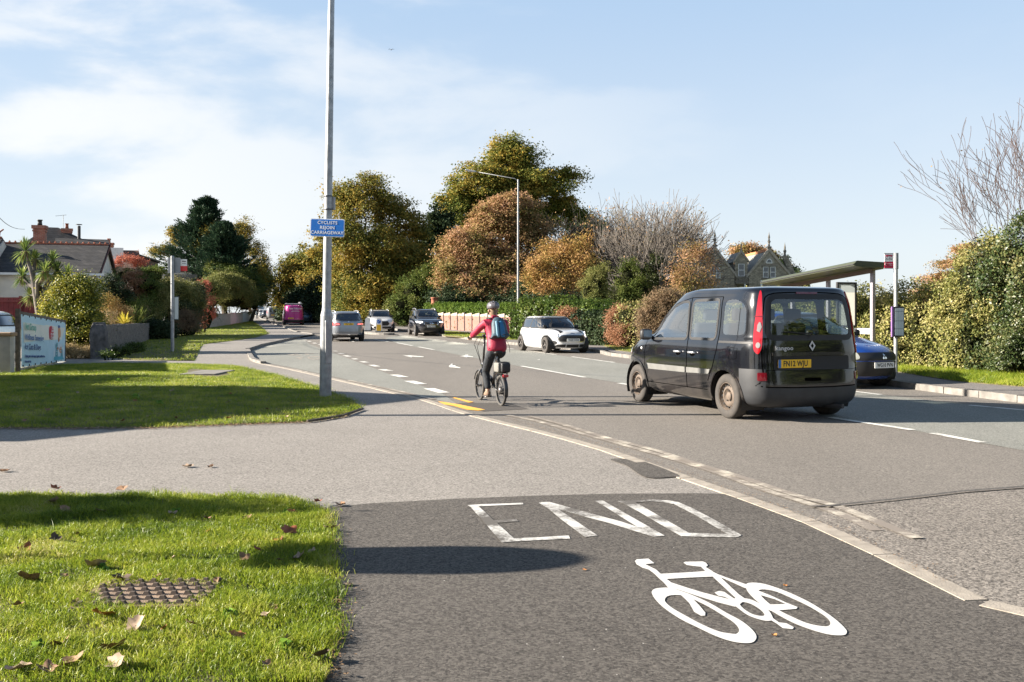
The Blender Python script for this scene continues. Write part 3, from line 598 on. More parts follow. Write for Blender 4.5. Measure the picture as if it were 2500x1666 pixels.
def quads(P, Nn, s, rg, asp=.6):
    """diamond leaves at P with rough normals Nn"""
    n = len(P); a = rg.normal(0, 1, (n, 3)); a -= Nn * (a * Nn).sum(1)[:, None]; a /= np.linalg.norm(a, axis=1)[:, None] + 1e-9
    b = np.cross(Nn, a); s = s[:, None]
    fold = Nn * s * .18
    V = np.stack([P - a * s, P + b * s * asp + fold, P + a * s, P - b * s * asp + fold], 1).reshape(-1, 3); k = np.arange(n) * 4
    return V, np.stack([k, k + 1, k + 2, k + 3], 1)
def leaf_cloud(lobes, n_cl, per, cr, ls, seed, flat=.55, inner=.5, up=.5, droop=0, zmin=None, asp=.6, wild=.08):
    per = int(per * 2.4); ls = ls * .65; rg = np.random.default_rng(seed); C = np.array([tuple(l[0]) for l in lobes]); Rr = np.array([tuple(l[1]) for l in lobes])
    wt = (Rr[:, 0] * Rr[:, 2] + Rr[:, 1] * Rr[:, 2] + Rr[:, 0] * Rr[:, 1]); wt = wt / wt.sum()
    k = rg.choice(len(lobes), n_cl, p=wt); d = rg.normal(0, 1, (n_cl, 3)); d[:, 2] = np.where(d[:, 2] < -.5, -d[:, 2], d[:, 2]); d /= np.linalg.norm(d, axis=1)[:, None]
    rad = inner + (1.02 - inner) * rg.random(n_cl) ** .55; rad *= 1 + wild * np.sin(d[:, 0] * 7 + k * 1.7) * np.sin(d[:, 2] * 8 + 2.3 * k + d[:, 1] * 5) + wild * .9 * (rg.random(n_cl) ** 5)
    cc = C[k] + d * Rr[k] * rad[:, None]
    crr = cr * rg.uniform(.55, 1.35, n_cl)
    i = np.repeat(np.arange(n_cl), per); n = len(i); q = rg.normal(0, .5, (n, 3)); q[:, 2] *= flat
    P = cc[i] + q * crr[i][:, None]; P[:, 2] -= droop * (np.linalg.norm(q[:, :2], axis=1)) * crr[i]
    Nn = d[i] * .6 + rg.normal(0, .8, (n, 3)); Nn[:, 2] = np.abs(Nn[:, 2]) * .6 + up; Nn /= np.linalg.norm(Nn, axis=1)[:, None]
    if zmin is not None: m = P[:, 2] > zmin; P, Nn = P[m], Nn[m]
    return quads(P, Nn, ls * rg.uniform(.6, 1.35, len(P)), rg, asp), cc
def PL(px_, py_, rx, ry, Y, dep=.8):
    s = Y / F; c = W(px_, py_, Y); return (c, (rx * s, rx * s * dep, ry * s))
def limb(mb, a, b, r0, r1, rg, wob=.12, n=7, seg=5):
    a, b = Vector(a), Vector(b); L_ = (b - a).length; pts = []
    for i in range(seg + 1):
        t = i / seg; p = a.lerp(b, t); w_ = math.sin(math.pi * t) * wob * L_; pts.append(p + Vector((rg.uniform(-1, 1), rg.uniform(-1, 1), rg.uniform(-.3, .6))) * w_)
    mb.tube(pts, [r0 + (r1 - r0) * i / seg for i in range(seg + 1)], n, cap=False); return pts
def tree(name, label, lobes, base, mat, seed, n_cl=260, per=42, cr=.9, ls=.17, tr=.35, bark=None, group=None, cat='tree', inner=.45, trunk_top=None, flat=.55, droop=0, up=.5, asp=.6, nb=26, zmin=None):
    bx, by = base; bz = G(by) - .1; rg = random.Random(seed)
    lobes = [((Vector(l[0]) - Vector((bx, by, bz))), l[1]) for l in lobes]
    t = thing(name, label, cat, (bx, by, bz), 0, group)
    (V, Fc), cc = leaf_cloud(lobes, n_cl, per, cr, ls, seed, inner=inner, flat=flat, droop=droop, up=up, asp=asp, zmin=zmin, wild=.26)
    link_mesh('crown', np_mesh('crown', V, Fc), mat, t)
    mb = MB(); top = max(lobes, key=lambda l: l[0].z)[0] if trunk_top is None else Vector(trunk_top)
    limb(mb, (0, 0, -.2), top * 1.0, tr, tr * .25, rg, .03, 9, 7)
    for l in lobes: s = top * rg.uniform(.25, .6); limb(mb, s, l[0], tr * .5, tr * .12, rg, .08, 6)
    for j in range(nb):
        c = Vector(cc[rg.randrange(len(cc))]); l = min(lobes, key=lambda q: (q[0] - c).length); limb(mb, l[0], c, tr * .16, tr * .04, rg, .1, 4)
    mb.build('trunk', bark or M_BARK, t, smooth=True); return t
def bush(name, label, lobes, mat, seed, n_cl=150, per=60, cr=.35, ls=.06, core=True, group=None, cat='shrub', inner=.7, flat=.8, up=.3, base=None, asp=.6, stems=None, droop=0, skirt=True):
    lobes = [(Vector(l[0]), l[1]) for l in lobes]; lobes += [(Vector((c.x, c.y, G(c.y) + (c.z - G(c.y)) * .42)), (r[0] * .96, r[1], max(.1, (c.z - G(c.y)) * .5))) for c, r in list(lobes) if skirt and c.z - G(c.y) - r[2] > .12]
    base = base or (lobes[0][0].x, lobes[0][0].y); bz = G(base[1]) - .05; O = Vector((base[0], base[1], bz)); lobes = [(Vector(l[0]) - O, l[1]) for l in lobes]
    t = thing(name, label, cat, O, 0, group)
    (V, Fc), cc = leaf_cloud(lobes, n_cl, per, cr, ls, seed, inner=inner, flat=flat, up=up, zmin=.02, asp=asp, droop=droop)
    link_mesh('foliage', np_mesh('foliage', V, Fc), mat, t)
    mb = MB(); rg = random.Random(seed)
    if core:  # solid dark core added inside the foliage to block the view through
        for c, r in lobes:
            bm = bmesh.new(); bmesh.ops.create_icosphere(bm, subdivisions=3, radius=1)
            for v in bm.verts:
                k = .60 + .06 * math.sin(v.co.x * 9 + seed) * math.sin(v.co.y * 8) + .05 * math.sin(v.co.z * 13); v.co = Vector((v.co.x * r[0] * k, v.co.y * r[1] * k, v.co.z * r[2] * k)) + c; v.co.z = max(v.co.z, -.05)
            bm.verts.ensure_lookup_table(); mb.add([v.co for v in bm.verts], [tuple(v.index for v in f.verts) for f in bm.faces]); bm.free()
        for c, r in lobes: mb.tube([(0, 0, .1), (c.x * .5, c.y * .5, c.z * .4), c], .05, 5)
    else:
        for j in range(24): c = Vector(cc[rg.randrange(len(cc))]); limb(mb, (c.x * .2, c.y * .2, -.1), c, .03, .008, rg, .06, 5)
    mb.build('branches', stems or M_TWIG, t, smooth=True); return t
def hedge(name, label, path, mat, seed, width, per_m=260, ls=.05, core_in=.2, zb=None, cat='hedge', cr=.16, rag=.08, spread=None, up=.2):
    """path: list of (x, y, top height above ground); foliage wraps a box section along it"""
    rg = np.random.default_rng(seed); O = Vector((path[0][0], path[0][1], G(path[0][1]))); t = thing(name, label, cat, O)
    P = []; Nn = []; pts = [Vector((x, y, 0)) for x, y, h in path]
    mb = MB(); rings = []
    for i in range(len(path) - 1):
        a, b = pts[i], pts[i + 1]; d = (b - a); Ls = d.length; d /= Ls; nrm = Vector((d.y, -d.x, 0)); ha, hb = path[i][2], path[i + 1][2]
        per = int(Ls * per_m * (1 + .5 * (ha + hb) / 2)); u = rg.random(per); hh = ha + (hb - ha) * u
        hh = hh * (1 + rag * .6 * np.sin(u * Ls * 2.1 + seed) + rag * .5 * np.sin(u * Ls * 5.7))
        q = rg.random(per) * (2 * hh + width); s1 = q < hh; s2 = (q >= hh) & (q < hh + width)
        off = np.where(s1, width / 2, np.where(s2, width / 2 - (q - hh), -width / 2)); z_ = np.where(s1, q, np.where(s2, hh, 2 * hh + width - q))
        # soften the corners
        k = np.clip(1 - ((hh - z_) / .35), 0, 1) ** 2; off = off * (1 - .22 * k * (~s2))
        bulge = rag * (np.sin(u * Ls * 3.3 + z_ * 2.7 + seed) + np.sin(u * Ls * 7.9 - z_ * 4.1)) * .7
        nx_ = np.where(s1, 1, np.where(s2, 0, -1)); nz_ = np.where(s2, 1.0, 0)
        base = np.array([tuple(a)]) + u[:, None] * Ls * np.array([tuple(d)])
        p = base + (off + nx_ * bulge + rg.normal(0, cr * .5, per) - nx_ * np.abs(rg.normal(0, cr * .5, per)))[:, None] * np.array([tuple(nrm)])
        p[:, 2] = Gv(p[:, 1]) + z_ + nz_ * bulge + rg.normal(0, cr * .45, per) * (1 if 1 else 0)
        P.append(p); n_ = nx_[:, None] * np.array([tuple(nrm)]) + np.array([[0, 0, 1]]) * (nz_[:, None] + up) + rg.normal(0, .75, (per, 3)); Nn.append(n_ / np.linalg.norm(n_, axis=1)[:, None])
    P = np.concatenate(P) - np.array(O); Nn = np.concatenate(Nn); m = P[:, 2] > -.03; P, Nn = P[m], Nn[m]
    V, Fc = quads(P, Nn, ls * rg.uniform(.55, 1.35, len(P)), rg, .62); link_mesh('foliage', np_mesh('foliage', V, Fc), mat, t)
    for i, (x, y, h) in enumerate(path):
        a = pts[max(i - 1, 0)]; b = pts[min(i + 1, len(pts) - 1)]; d = (b - a).normalized(); nrm = Vector((d.y, -d.x, 0)); wv = width / 2 - core_in; c = Vector((x, y, G(y))) - O
        rings.append([c + nrm * wv + Vector((0, 0, -.1)), c + nrm * wv + Vector((0, 0, h - .3)), c + nrm * wv * .6 + Vector((0, 0, h - core_in)), c - nrm * wv * .6 + Vector((0, 0, h - core_in)), c - nrm * wv + Vector((0, 0, h - .3)), c - nrm * wv + Vector((0, 0, -.1))])
    vs = [v for r in rings for v in r]; fs = []
    for i in range(len(rings) - 1):
        for k in range(6): fs.append((i * 6 + k, i * 6 + (k + 1) % 6, (i + 1) * 6 + (k + 1) % 6, (i + 1) * 6 + k))
    fs += [tuple(range(6)), tuple(range(len(vs) - 6, len(vs)))]
    mb.add(vs, fs); mb.build('branches', M_TWIG, t); return t  # dark box core added inside the hedge to stop see-through, not branches
def bare(name, label, base, z0, h, seed, mat, spread=.5, r0=.16, depth=6, lean=(0, 0), group=None, kids=(2, 4), twig=.006, shrink=.78, first=None, leaves=None, bend=.14, minn=3):
    """leafless tree grown branch by branch"""
    rg = random.Random(seed); t = thing(name, label, 'tree', (base[0], base[1], z0), 0, group); mb = MB(); tips = []
    def grow(p, d, L_, r, k):
        pts = [p]; rs = [r]; seg = 4
        for i in range(seg):
            d = (d + Vector((rg.uniform(-1, 1), rg.uniform(-1, 1), rg.uniform(-.5, .9))) * bend).normalized(); p = p + d * L_ / seg; pts.append(p); rs.append(max(twig, r * (1 - .42 * (i + 1) / seg)))
        mb.tube(pts, rs, 7 if k == 0 else 5 if k < 3 else minn, cap=False)
        if k >= depth: tips.append(pts[-1]); return
        nk = rg.randint(*kids)
        for j in range(nk):
            s = pts[rg.choice((2, 3, 4, 4))] if j else pts[-1]
            ax = d.orthogonal(); ax.rotate(Matrix.Rotation(rg.uniform(0, 2 * math.pi), 3, d)); nd = (d + ax * (rg.uniform(.25, 1.0) * spread if j else rg.uniform(0, .3) * spread)); nd.z += .08; nd.normalize()
            grow(s, nd, L_ * rg.uniform(shrink - .12, shrink + .08), rs[-1] * rg.uniform(.6, .95), k + 1)
    n0 = first or 1
    for j in range(n0):
        a = 2 * math.pi * j / n0 + rg.random(); d = Vector((lean[0] + (math.cos(a) * .38 if n0 > 1 else 0), lean[1] + (math.sin(a) * .3 if n0 > 1 else 0), 1)).normalized(); grow(Vector((0, 0, 0)), d, h * .27, r0 * (1 if n0 == 1 else .55), 0)
    mb.build('branches', mat, t, smooth=True)
    if leaves:
        m_, n_, ls = leaves; r2 = np.random.default_rng(seed); T = np.array([tuple(v) for v in tips]); i = r2.integers(0, len(T), n_); P = T[i] + r2.normal(0, .18, (n_, 3)); Nn = r2.normal(0, 1, (n_, 3)); Nn /= np.linalg.norm(Nn, axis=1)[:, None]
        V, Fc = quads(P, Nn, ls * r2.uniform(.6, 1.3, n_), r2); link_mesh('foliage', np_mesh('foliage', V, Fc), m_, t)
    return t

# --- trees beyond the road
GT = 'autumn trees beyond the road'
def X_(p, Y): return (XX(p, Y), Y)
tree('tree', 'tall golden and green tree behind the lamp column, left of the biggest tree', [PL(885, 510, 75, 70, 92), PL(840, 600, 70, 70, 90), PL(970, 560, 65, 80, 94), PL(905, 640, 90, 70, 90), PL(980, 660, 65, 70, 92), PL(830, 500, 28, 50, 92), PL(1000, 600, 45, 60, 95), PL(930, 700, 80, 40, 90)], X_(905, 92), GOLD, 11, 620, 52, .9, .17, .4, group=GT, flat=.6, inner=.35, nb=60)
tree('tree', 'orange brown rounded tree overhanging the far end of the road', [PL(740, 670, 60, 50, 125), PL(705, 705, 40, 45, 122), PL(780, 660, 50, 60, 120), PL(795, 710, 50, 50, 118), PL(690, 740, 25, 25, 122), PL(745, 730, 50, 40, 122)], X_(752, 124), GOLD, 12, 330, 55, 1.2, .23, .35, group=GT, inner=.4)
tree('tree', 'low dark green tree under the orange crown beside the pink van', [PL(745, 735, 40, 30, 116), PL(785, 735, 40, 30, 112), PL(820, 715, 45, 40, 108), PL(835, 745, 35, 28, 106)], X_(790, 112), DARKG, 13, 240, 55, 1.0, .22, .25, group=GT, inner=.3)
tree('tree', 'largest tree on the skyline, dark green turning bronze at the top', [PL(1245, 420, 75, 60, 112), PL(1170, 470, 75, 70, 110), PL(1310, 470, 80, 65, 112), PL(1130, 540, 65, 70, 110), PL(1370, 540, 65, 60, 114), PL(1240, 540, 110, 100, 112), PL(1420, 560, 40, 40, 114), PL(1110, 500, 40, 30, 110), PL(1240, 370, 40, 32, 112), PL(1390, 440, 28, 22, 112), PL(1110, 620, 50, 60, 112)], X_(1250, 112), OLIVE, 14, 860, 56, 1.15, .21, .6, group=GT, flat=.5, inner=.35, nb=80)
tree('tree', 'dark evergreen filling the gap between the golden tree and the largest tree', [PL(1060, 600, 40, 70, 104), PL(1075, 550, 25, 40, 104), PL(1040, 680, 45, 60, 104), PL(1080, 690, 60, 50, 104)], X_(1060, 104), DARKG, 15, 260, 50, 1.0, .22, .3, group=GT, inner=.3)
tree('tree', 'broad brown leaved dome shaped tree behind the street lamp', [PL(1235, 560, 85, 68, 86), PL(1150, 620, 70, 60, 84), PL(1290, 600, 60, 60, 86), PL(1120, 680, 55, 50, 82), PL(1200, 670, 90, 60, 84), PL(1290, 680, 60, 60, 86), PL(1180, 710, 100, 40, 82), PL(1240, 500, 50, 20, 86)], X_(1215, 86), BROWN, 16, 820, 62, .85, .15, .45, group=GT, inner=.5, nb=60, flat=.5)
tree('tree', 'small orange tree above the privet hedge', [PL(1365, 640, 40, 34, 62), PL(1318, 655, 26, 26, 61), PL(1300, 690, 22, 28, 62), PL(1340, 612, 22, 18, 63), PL(1418, 612, 24, 30, 62), PL(1425, 650, 26, 30, 61), PL(1385, 690, 44, 26, 61), PL(1335, 700, 40, 24, 62), PL(1375, 598, 12, 14, 62), PL(1436, 580, 8, 14, 62), PL(1425, 700, 26, 24, 63)], X_(1362, 62), ORANGE, 17, 300, 28, .62, .10, .12, M_BARKG, group=GT, inner=.3, flat=.8)
tree('tree', 'dark ivy clad tree with grey bare twigs right of the largest tree', [PL(1450, 600, 60, 60, 92), PL(1520, 620, 60, 60, 92), PL(1480, 680, 70, 50, 90), PL(1560, 640, 55, 65, 92), PL(1420, 670, 40, 50, 92), PL(1600, 630, 45, 55, 90), PL(1640, 660, 40, 40, 88)], X_(1500, 92), DARKG, 18, 420, 46, .9, .17, .4, M_BARKG, group=GT, inner=.2, nb=140)
for i, (p_, sd_, hh_) in enumerate([(1400, 31, 9.8), (1440, 32, 10.6), (1490, 33, 10.4), (1540, 35, 10.8), (1590, 36, 9.5)]):
    bare('bare_tree', ['grey leafless tree, first one right of the big dark crown', 'grey leafless tree, second one right of the big dark crown', 'grey leafless tree in the middle of the twiggy clump', 'grey leafless tree left of the ivy trunk tree', 'grey leafless tree behind the ivy trunk tree'][i], X_(p_, 88 - i), G(88) - .1, hh_, sd_, M_BARKD, 1.25, .20, 5, (.1, 0), GT, (2, 3), .018, .86, 4, (BROWN, 260, .12), bend=.2)
bare('bare_tree', 'pale leafless fan shaped tree with an ivy covered trunk', X_(1592, 62), G(62) - .1, 8.9, 41, M_BARKG, .8, .20, 5, (0, 0), None, (2, 4), .015, .83, 8, (BROWN, 400, .07), bend=.15)
bush('ivy', 'ivy climbing the trunk of the pale leafless tree', [PL(1592, 700, 26, 48, 61.6), PL(1605, 650, 16, 30, 61.6), PL(1575, 670, 12, 25, 61.6)], IVY, 42, 110, 60, .35, .07, cat='climber')
tree('tree', 'sparse yellow brown tree in front of the stone house', [PL(1690, 640, 38, 36, 58), PL(1725, 680, 32, 28, 58), PL(1665, 685, 36, 32, 58), PL(1710, 612, 20, 14, 58), PL(1690, 705, 50, 20, 58)], X_(1690, 58), BROWN, 19, 120, 20, .55, .085, .10, M_BARKG, group=GT, inner=.25, flat=.9, nb=70)
tree('tree', 'brown crown showing above the stone house roof', [PL(1815, 625, 32, 28, 150), PL(1850, 630, 34, 24, 150), PL(1880, 640, 22, 22, 150), PL(1905, 660, 25, 20, 150)], X_(1850, 150), BROWN, 20, 150, 40, 1.1, .25, .3, group=GT, inner=.4)
tree('tree', 'small dark tree right of the stone house', [PL(1918, 655, 16, 22, 140), PL(1935, 668, 18, 16, 140), PL(1905, 700, 15, 30, 140)], X_(1915, 140), DARKG, 21, 60, 40, .8, .2, .25, group=GT)
bush('evergreen_bush', 'low dark bush beyond the left end of the bus shelter roof', [PL(1955, 680, 22, 16, 120), PL(1960, 705, 30, 30, 120), PL(2000, 745, 60, 22, 120)], DARKG, 22, 80, 40, .8, .18)
tree('tree', 'flat topped russet tree above the variegated hedge', [PL(2290, 690, 36, 26, 52), PL(2335, 650, 42, 20, 52), PL(2270, 725, 50, 30, 52), PL(2350, 705, 40, 40, 52), PL(2370, 615, 40, 16, 52), PL(2320, 740, 60, 25, 52)], X_(2320, 52), BROWN, 23, 260, 46, .5, .08, .14, M_BARK, inner=.4, flat=.4, nb=50)
bare('bare_tree', 'tall leafless tree at the right edge of the photo', (XX(2590, 26), 26), .1, 7.2, 77, pm('purple_bark', (.085, .058, .05), .9, var=.5, vscale=10), .60, .12, 5, (-.02, 0), None, (2, 3), .007, .83, 5, (ORANGE, 60, .03), bend=.17)
# green masses under the trees
bush('laurel_bush', 'pale green rounded bush left of the pink wall', [PL(1010, 720, 42, 48, 84), PL(1050, 700, 35, 50, 84), PL(1085, 720, 40, 40, 84), PL(985, 750, 40, 30, 82)], MIDG, 51, 200, 60, .55, .11)
bush('scrub', 'green and yellow scrub behind the white car', [PL(905, 735, 45, 35, 96), PL(950, 745, 40, 30, 95), PL(860, 750, 40, 25, 98), PL(880, 715, 30, 30, 97)], MIDG, 52, 230, 60, .6, .12)
bush('scrub', 'dark scrub under the trees beside the road between the pink van and the grey estate', [PL(770, 755, 40, 24, 108), PL(815, 755, 40, 28, 104), PL(745, 760, 20, 16, 112)], DARKG, 53, 150, 60, .6, .14)
bush('conifer_bush', 'sage green upright bush above the right end of the privet', [PL(1455, 700, 26, 45, 58), PL(1475, 670, 12, 28, 58), PL(1435, 710, 18, 34, 58)], SAGE, 54, 150, 60, .3, .06)
bush('conifer_bush', 'dark green bush between the sage bush and the ivy trunk', [PL(1535, 690, 32, 55, 60), PL(1560, 720, 35, 45, 60), PL(1510, 730, 30, 40, 60), PL(1530, 655, 14, 25, 60)], MIDG, 55, 190, 50, .35, .06)
bush('scrub', 'dark mass of scrub behind the pink wall', [PL(1110, 740, 70, 36, 80), PL(1200, 748, 80, 30, 80), PL(1280, 735, 50, 40, 78), PL(1400, 740, 90, 40, 75), PL(1330, 720, 60, 40, 76), PL(1490, 745, 60, 40, 70), PL(1600, 730, 50, 45, 68), PL(1650, 735, 50, 40, 66)], DARKG, 56, 420, 60, .6, .12)
# hedges on the far side
hedge('boundary_hedge', 'dark woodland edge closing the view under the big trees', [(XX(700, 128), 128, 3.2), (XX(800, 112), 112, 3.6), (XX(930, 102), 102, 4.2), (XX(1100, 96), 96, 5.5), (XX(1300, 94), 94, 6), (XX(1500, 92), 92, 5.5), (XX(1700, 92), 92, 4.2)], DARKG, 57, 3.0, 190, .17, cr=.5, rag=.5)
bush('wood_undergrowth', 'olive and brown undergrowth below the golden tree', [PL(860, 700, 60, 50, 93), PL(960, 700, 60, 45, 93), PL(1020, 690, 40, 50, 96), PL(900, 735, 90, 34, 92)], OLIVE, 58, 330, 60, .8, .14)
bush('wood_undergrowth', 'brown leafed growth below the brown dome shaped tree', [PL(1130, 725, 70, 34, 83), PL(1230, 725, 80, 34, 82), PL(1300, 715, 60, 34, 81)], BROWN, 59, 260, 60, .6, .12)
hedge('privet_hedge', 'bright green privet hedge behind the white hatchback', [(XX(1272, 52), 52, 2.0), (XX(1330, 50), 50, 2.15), (XX(1420, 48), 48, 2.1), (XX(1500, 46), 46, 1.75), (XX(1530, 45), 45, 1.55)], PRIVET, 61, 1.8, 1100, .065)
bush('hydrangea', 'rust coloured hydrangea at the right end of the pink wall', [PL(1285, 775, 30, 28, 54), PL(1275, 805, 26, 24, 54), PL(1310, 790, 26, 34, 53), PL(1300, 765, 22, 18, 53)], RUST, 62, 130, 60, .3, .055)
bush('hydrangea', 'dark red bush above the roof of the white hatchback', [PL(1395, 775, 30, 22, 47), PL(1420, 800, 30, 30, 47), PL(1370, 800, 40, 26, 48)], RUST, 63, 120, 60, .28, .05)
hedge('hedge', 'dark lower hedge between the white hatchback and the coppery bush', [(XX(1420, 43), 43, 1.4), (XX(1470, 42), 42, 1.45), (XX(1510, 41), 41, 1.4)], DARKG, 64, 1.4, 900, .06)
bush('hydrangea', 'coppery brown hydrangea left of the cream green hedge', [PL(1505, 790, 24, 32, 40), PL(1520, 770, 22, 24, 40), PL(1525, 815, 26, 24, 39)], RUST, 65, 150, 60, .25, .045)
hedge('variegated_hedge', 'short cream and green clipped hedge right of the coppery bush', [(XX(1528, 39.5), 39.5, 1.85), (XX(1590, 38.5), 38.5, 1.95)], VARI, 66, 1.3, 700, .045)
bush('clipped_shrub', 'brownish domed shrub just left of the black van roof', [PL(1615, 760, 42, 44, 37), PL(1640, 748, 36, 32, 37), PL(1588, 785, 26, 36, 37)], HEATH, 67, 260, 70, .3, .045)
hedge('variegated_hedge', 'long cream and green variegated hedge behind the bus shelter and timetable', [(7.4, 37, 1.95), (8.7, 31.5, 1.95), (9.7, 27.8, 1.9), (10.15, 25.4, 1.88), (10.45, 23.9, 1.9), (10.8, 22.9, 2.1), (11.1, 22.2, 2.5)], VARI, 68, 1.2, 3000, .034, rag=.12)
hedge('ivy_hedge', 'tall dark green ivy hedge at the right edge of the photo', [(11.1, 22.1, 2.5), (11.45, 21.3, 3.1), (11.85, 20.4, 3.45), (12.4, 19.0, 3.65), (13.0, 17.2, 3.75)], IVY, 69, 1.3, 4400, .033, rag=.16)
bush('ivy_clump', 'ragged ivy growth bulging at the foot of the tall dark hedge', [((11.0, 20.6, .5), (.5, .5, .6)), ((11.6, 19.5, .6), (.5, .6, .8)), ((11.4, 20.6, 1.2), (.5, .5, .7))], IVY, 70, 130, 70, .22, .035)
bush('shrub', 'yellow variegated shoots climbing between the pale hedge and the dark ivy hedge', [((10.75, 22.0, 2.2), (.45, .5, .75)), ((11.0, 21.5, 2.75), (.4, .4, .5)), ((10.6, 22.5, 1.6), (.4, .5, .8))], VARI, 71, 150, 60, .25, .04)

# --- left side
GL_ = 'trees on the left skyline'
def conifer(name, label, cx, cy_top, cy_bot, hw, Y, seed, mat=CONIF, n_cl=420, lean=0):
    s = Y / F; base = X_(cx, Y); zt = H - (cy_top - CY) * s; zb = H - (cy_bot - CY) * s; hgt = zt - zb; w_ = hw * s; O = Vector((base[0], Y, G(Y) - .1)); rg = np.random.default_rng(seed)
    t = thing(name, label, 'conifer', O, 0, GL_); mb = MB(); mb.tube([(0, 0, 0), (lean * .4, 0, zt * .6), (lean, 0, zt)], [.35, .2, .04], 8, cap=False); P = []; Nn = []; Dl = []
    for k in range(n_cl):
        f = rg.random() ** .8; z_ = zb + hgt * f; a = rg.uniform(0, 2 * np.pi); r_ = w_ * (1 - f) ** .72 * rg.uniform(.5, 1.3) * (1 + .22 * np.sin(f * 21 + 2 * np.sin(a * 2 + seed))) + .2; d = np.array([np.cos(a), np.sin(a), .35 + .5 * f]); d /= np.linalg.norm(d); c0 = np.array([lean * f, 0, z_ - O.z - r_ * .35]); L_ = r_ * rg.uniform(.9, 1.15)
        mb.tube([tuple(c0), tuple(c0 + d * L_)], [.04, .01], 3, cap=False); n = 70; Dl.append(np.repeat(d[None], n, 0)); u = rg.random(n) ** .6; p = c0 + d * (L_ * u[:, None]) + rg.normal(0, .13 + .12 * (1 - u[:, None]), (n, 3)) * np.array([1, 1, .8]); P.append(p)
        nn = rg.normal(0, 1, (n, 3)) + d * .2; Nn.append(nn / np.linalg.norm(nn, axis=1)[:, None])
    P = np.concatenate(P); Nn = np.concatenate(Nn); Dd = np.concatenate(Dl) + rg.normal(0, .35, P.shape); Dd /= np.linalg.norm(Dd, axis=1)[:, None]; B = np.cross(Nn, Dd); B /= np.linalg.norm(B, axis=1)[:, None] + 1e-9; sz = (.24 * rg.uniform(.6, 1.3, len(P)))[:, None]
    V = np.stack([P - Dd * sz, P + B * sz * .24, P + Dd * sz, P - B * sz * .24], 1).reshape(-1, 3); kk = np.arange(len(P)) * 4; link_mesh('crown', np_mesh('crown', V, np.stack([kk, kk + 1, kk + 2, kk + 3], 1)), mat, t); mb.build('trunk', M_BARK, t); return t
conifer('conifer', 'taller dark blue green conifer on the left skyline', 486, 486, 690, 112, 112, 101, n_cl=620, lean=1.0)
conifer('conifer', 'shorter conical dark conifer in front of the taller one', 548, 546, 700, 92, 106, 102, n_cl=520)
tree('tree', 'pale yellow tree showing behind the taller conifer', [PL(430, 575, 18, 22, 126), PL(440, 600, 30, 22, 126), PL(400, 620, 30, 18, 126)], X_(425, 126), GOLD, 103, 90, 36, .8, .17, .2, group=GL_, inner=.3)
tree('tree', 'yellow orange tree between the two conifers', [PL(520, 585, 28, 28, 110.5), PL(545, 565, 22, 16, 111), PL(500, 615, 18, 22, 110)], X_(515, 112), GOLD, 104, 110, 40, .7, .15, .2, group=GL_, inner=.3)
tree('tree', 'sparse amber tree with see through top behind the shorter conifer', [PL(590, 580, 34, 38, 122), PL(618, 620, 26, 36, 122), PL(638, 660, 22, 36, 121), PL(615, 690, 28, 45, 121), PL(646, 695, 16, 24, 120)], X_(612, 122), GOLD, 105, 220, 32, .9, .15, .25, group=GL_, inner=.2, nb=90)
tree('tree', 'dark green tree overhanging the pavement at the far left end of the road', [PL(622, 700, 26, 40, 112), PL(634, 738, 14, 28, 114), PL(605, 720, 30, 42, 110), PL(642, 692, 16, 20, 114)], X_(608, 112), OLIVE, 106, 260, 50, .8, .17, .25, group=GL_, inner=.3)
bush('evergreen_bush', 'dark spreading evergreen behind the green domed shrub', [PL(560, 675, 55, 22, 104), PL(600, 700, 40, 30, 106), PL(622, 735, 18, 34, 110), PL(530, 660, 30, 14, 104)], MIDG, 111, 260, 60, .5, .11, skirt=False)
bush('domed_shrub', 'big sage green domed shrub above the far garden wall', [PL(560, 722, 62, 46, 97), PL(598, 735, 26, 36, 100), PL(515, 725, 34, 40, 92), PL(545, 695, 40, 25, 96)], SAGE, 112, 560, 70, .42, .085, skirt=False)
bush('variegated_shrub', 'glossy cream flecked shrub behind the left pole', [PL(392, 745, 34, 46, 57), PL(420, 713, 46, 24, 58), PL(458, 735, 30, 36, 59), PL(374, 775, 22, 36, 56), PL(474, 745, 22, 36, 60)], VARI, 113, 420, 60, .36, .058, flat=.9, skirt=False)
bush('ivy_bush', 'darker inner growth of the shrub on the right of the left pole', [PL(465, 728, 34, 34, 59.5), PL(440, 762, 36, 25, 58.2)], IVY, 114, 190, 60, .36, .06)
bush('heather_hedge', 'clipped brown heather like hedge right of the left pole', [PL(450, 792, 26, 32, 57), PL(468, 786, 18, 30, 59), PL(436, 800, 18, 26, 56.5)], HEATH, 115, 220, 80, .25, .04, cat='hedge')
bush('dark_bush', 'dark leafed low bush at the far end of the rough stone wall', [PL(385, 812, 34, 24, 51.5), PL(362, 805, 18, 26, 52.5), PL(408, 814, 18, 20, 53)], DARKG, 116, 150, 50, .3, .075)
bush('creeper', 'green creeper spilling over the far garden wall', [PL(505, 772, 20, 14, 80), PL(520, 780, 12, 14, 83), PL(492, 782, 12, 18, 77)], MIDG, 117, 70, 50, .3, .07, skirt=False)
bush('laurel_bush', 'large glossy yellow green laurel bush between banner and rough stone wall', [PL(178, 745, 50, 50, 34), PL(208, 708, 34, 32, 34), PL(170, 700, 26, 22, 34), PL(142, 780, 34, 42, 33.5), PL(190, 805, 54, 55, 33.5), PL(222, 765, 22, 50, 34), PL(128, 735, 26, 26, 34), PL(150, 715, 18, 18, 34)], GLOSS, 118, 620, 60, .28, .05, flat=.9, inner=.75)
bush('acer', 'bright red spreading acer beside the back houses', [PL(312, 638, 32, 9, 66), PL(290, 645, 14, 7, 66), PL(345, 648, 18, 8, 66)], REDL, 119, 70, 34, .3, .06, core=False, cat='small tree', stems=M_BARKG, skirt=False)
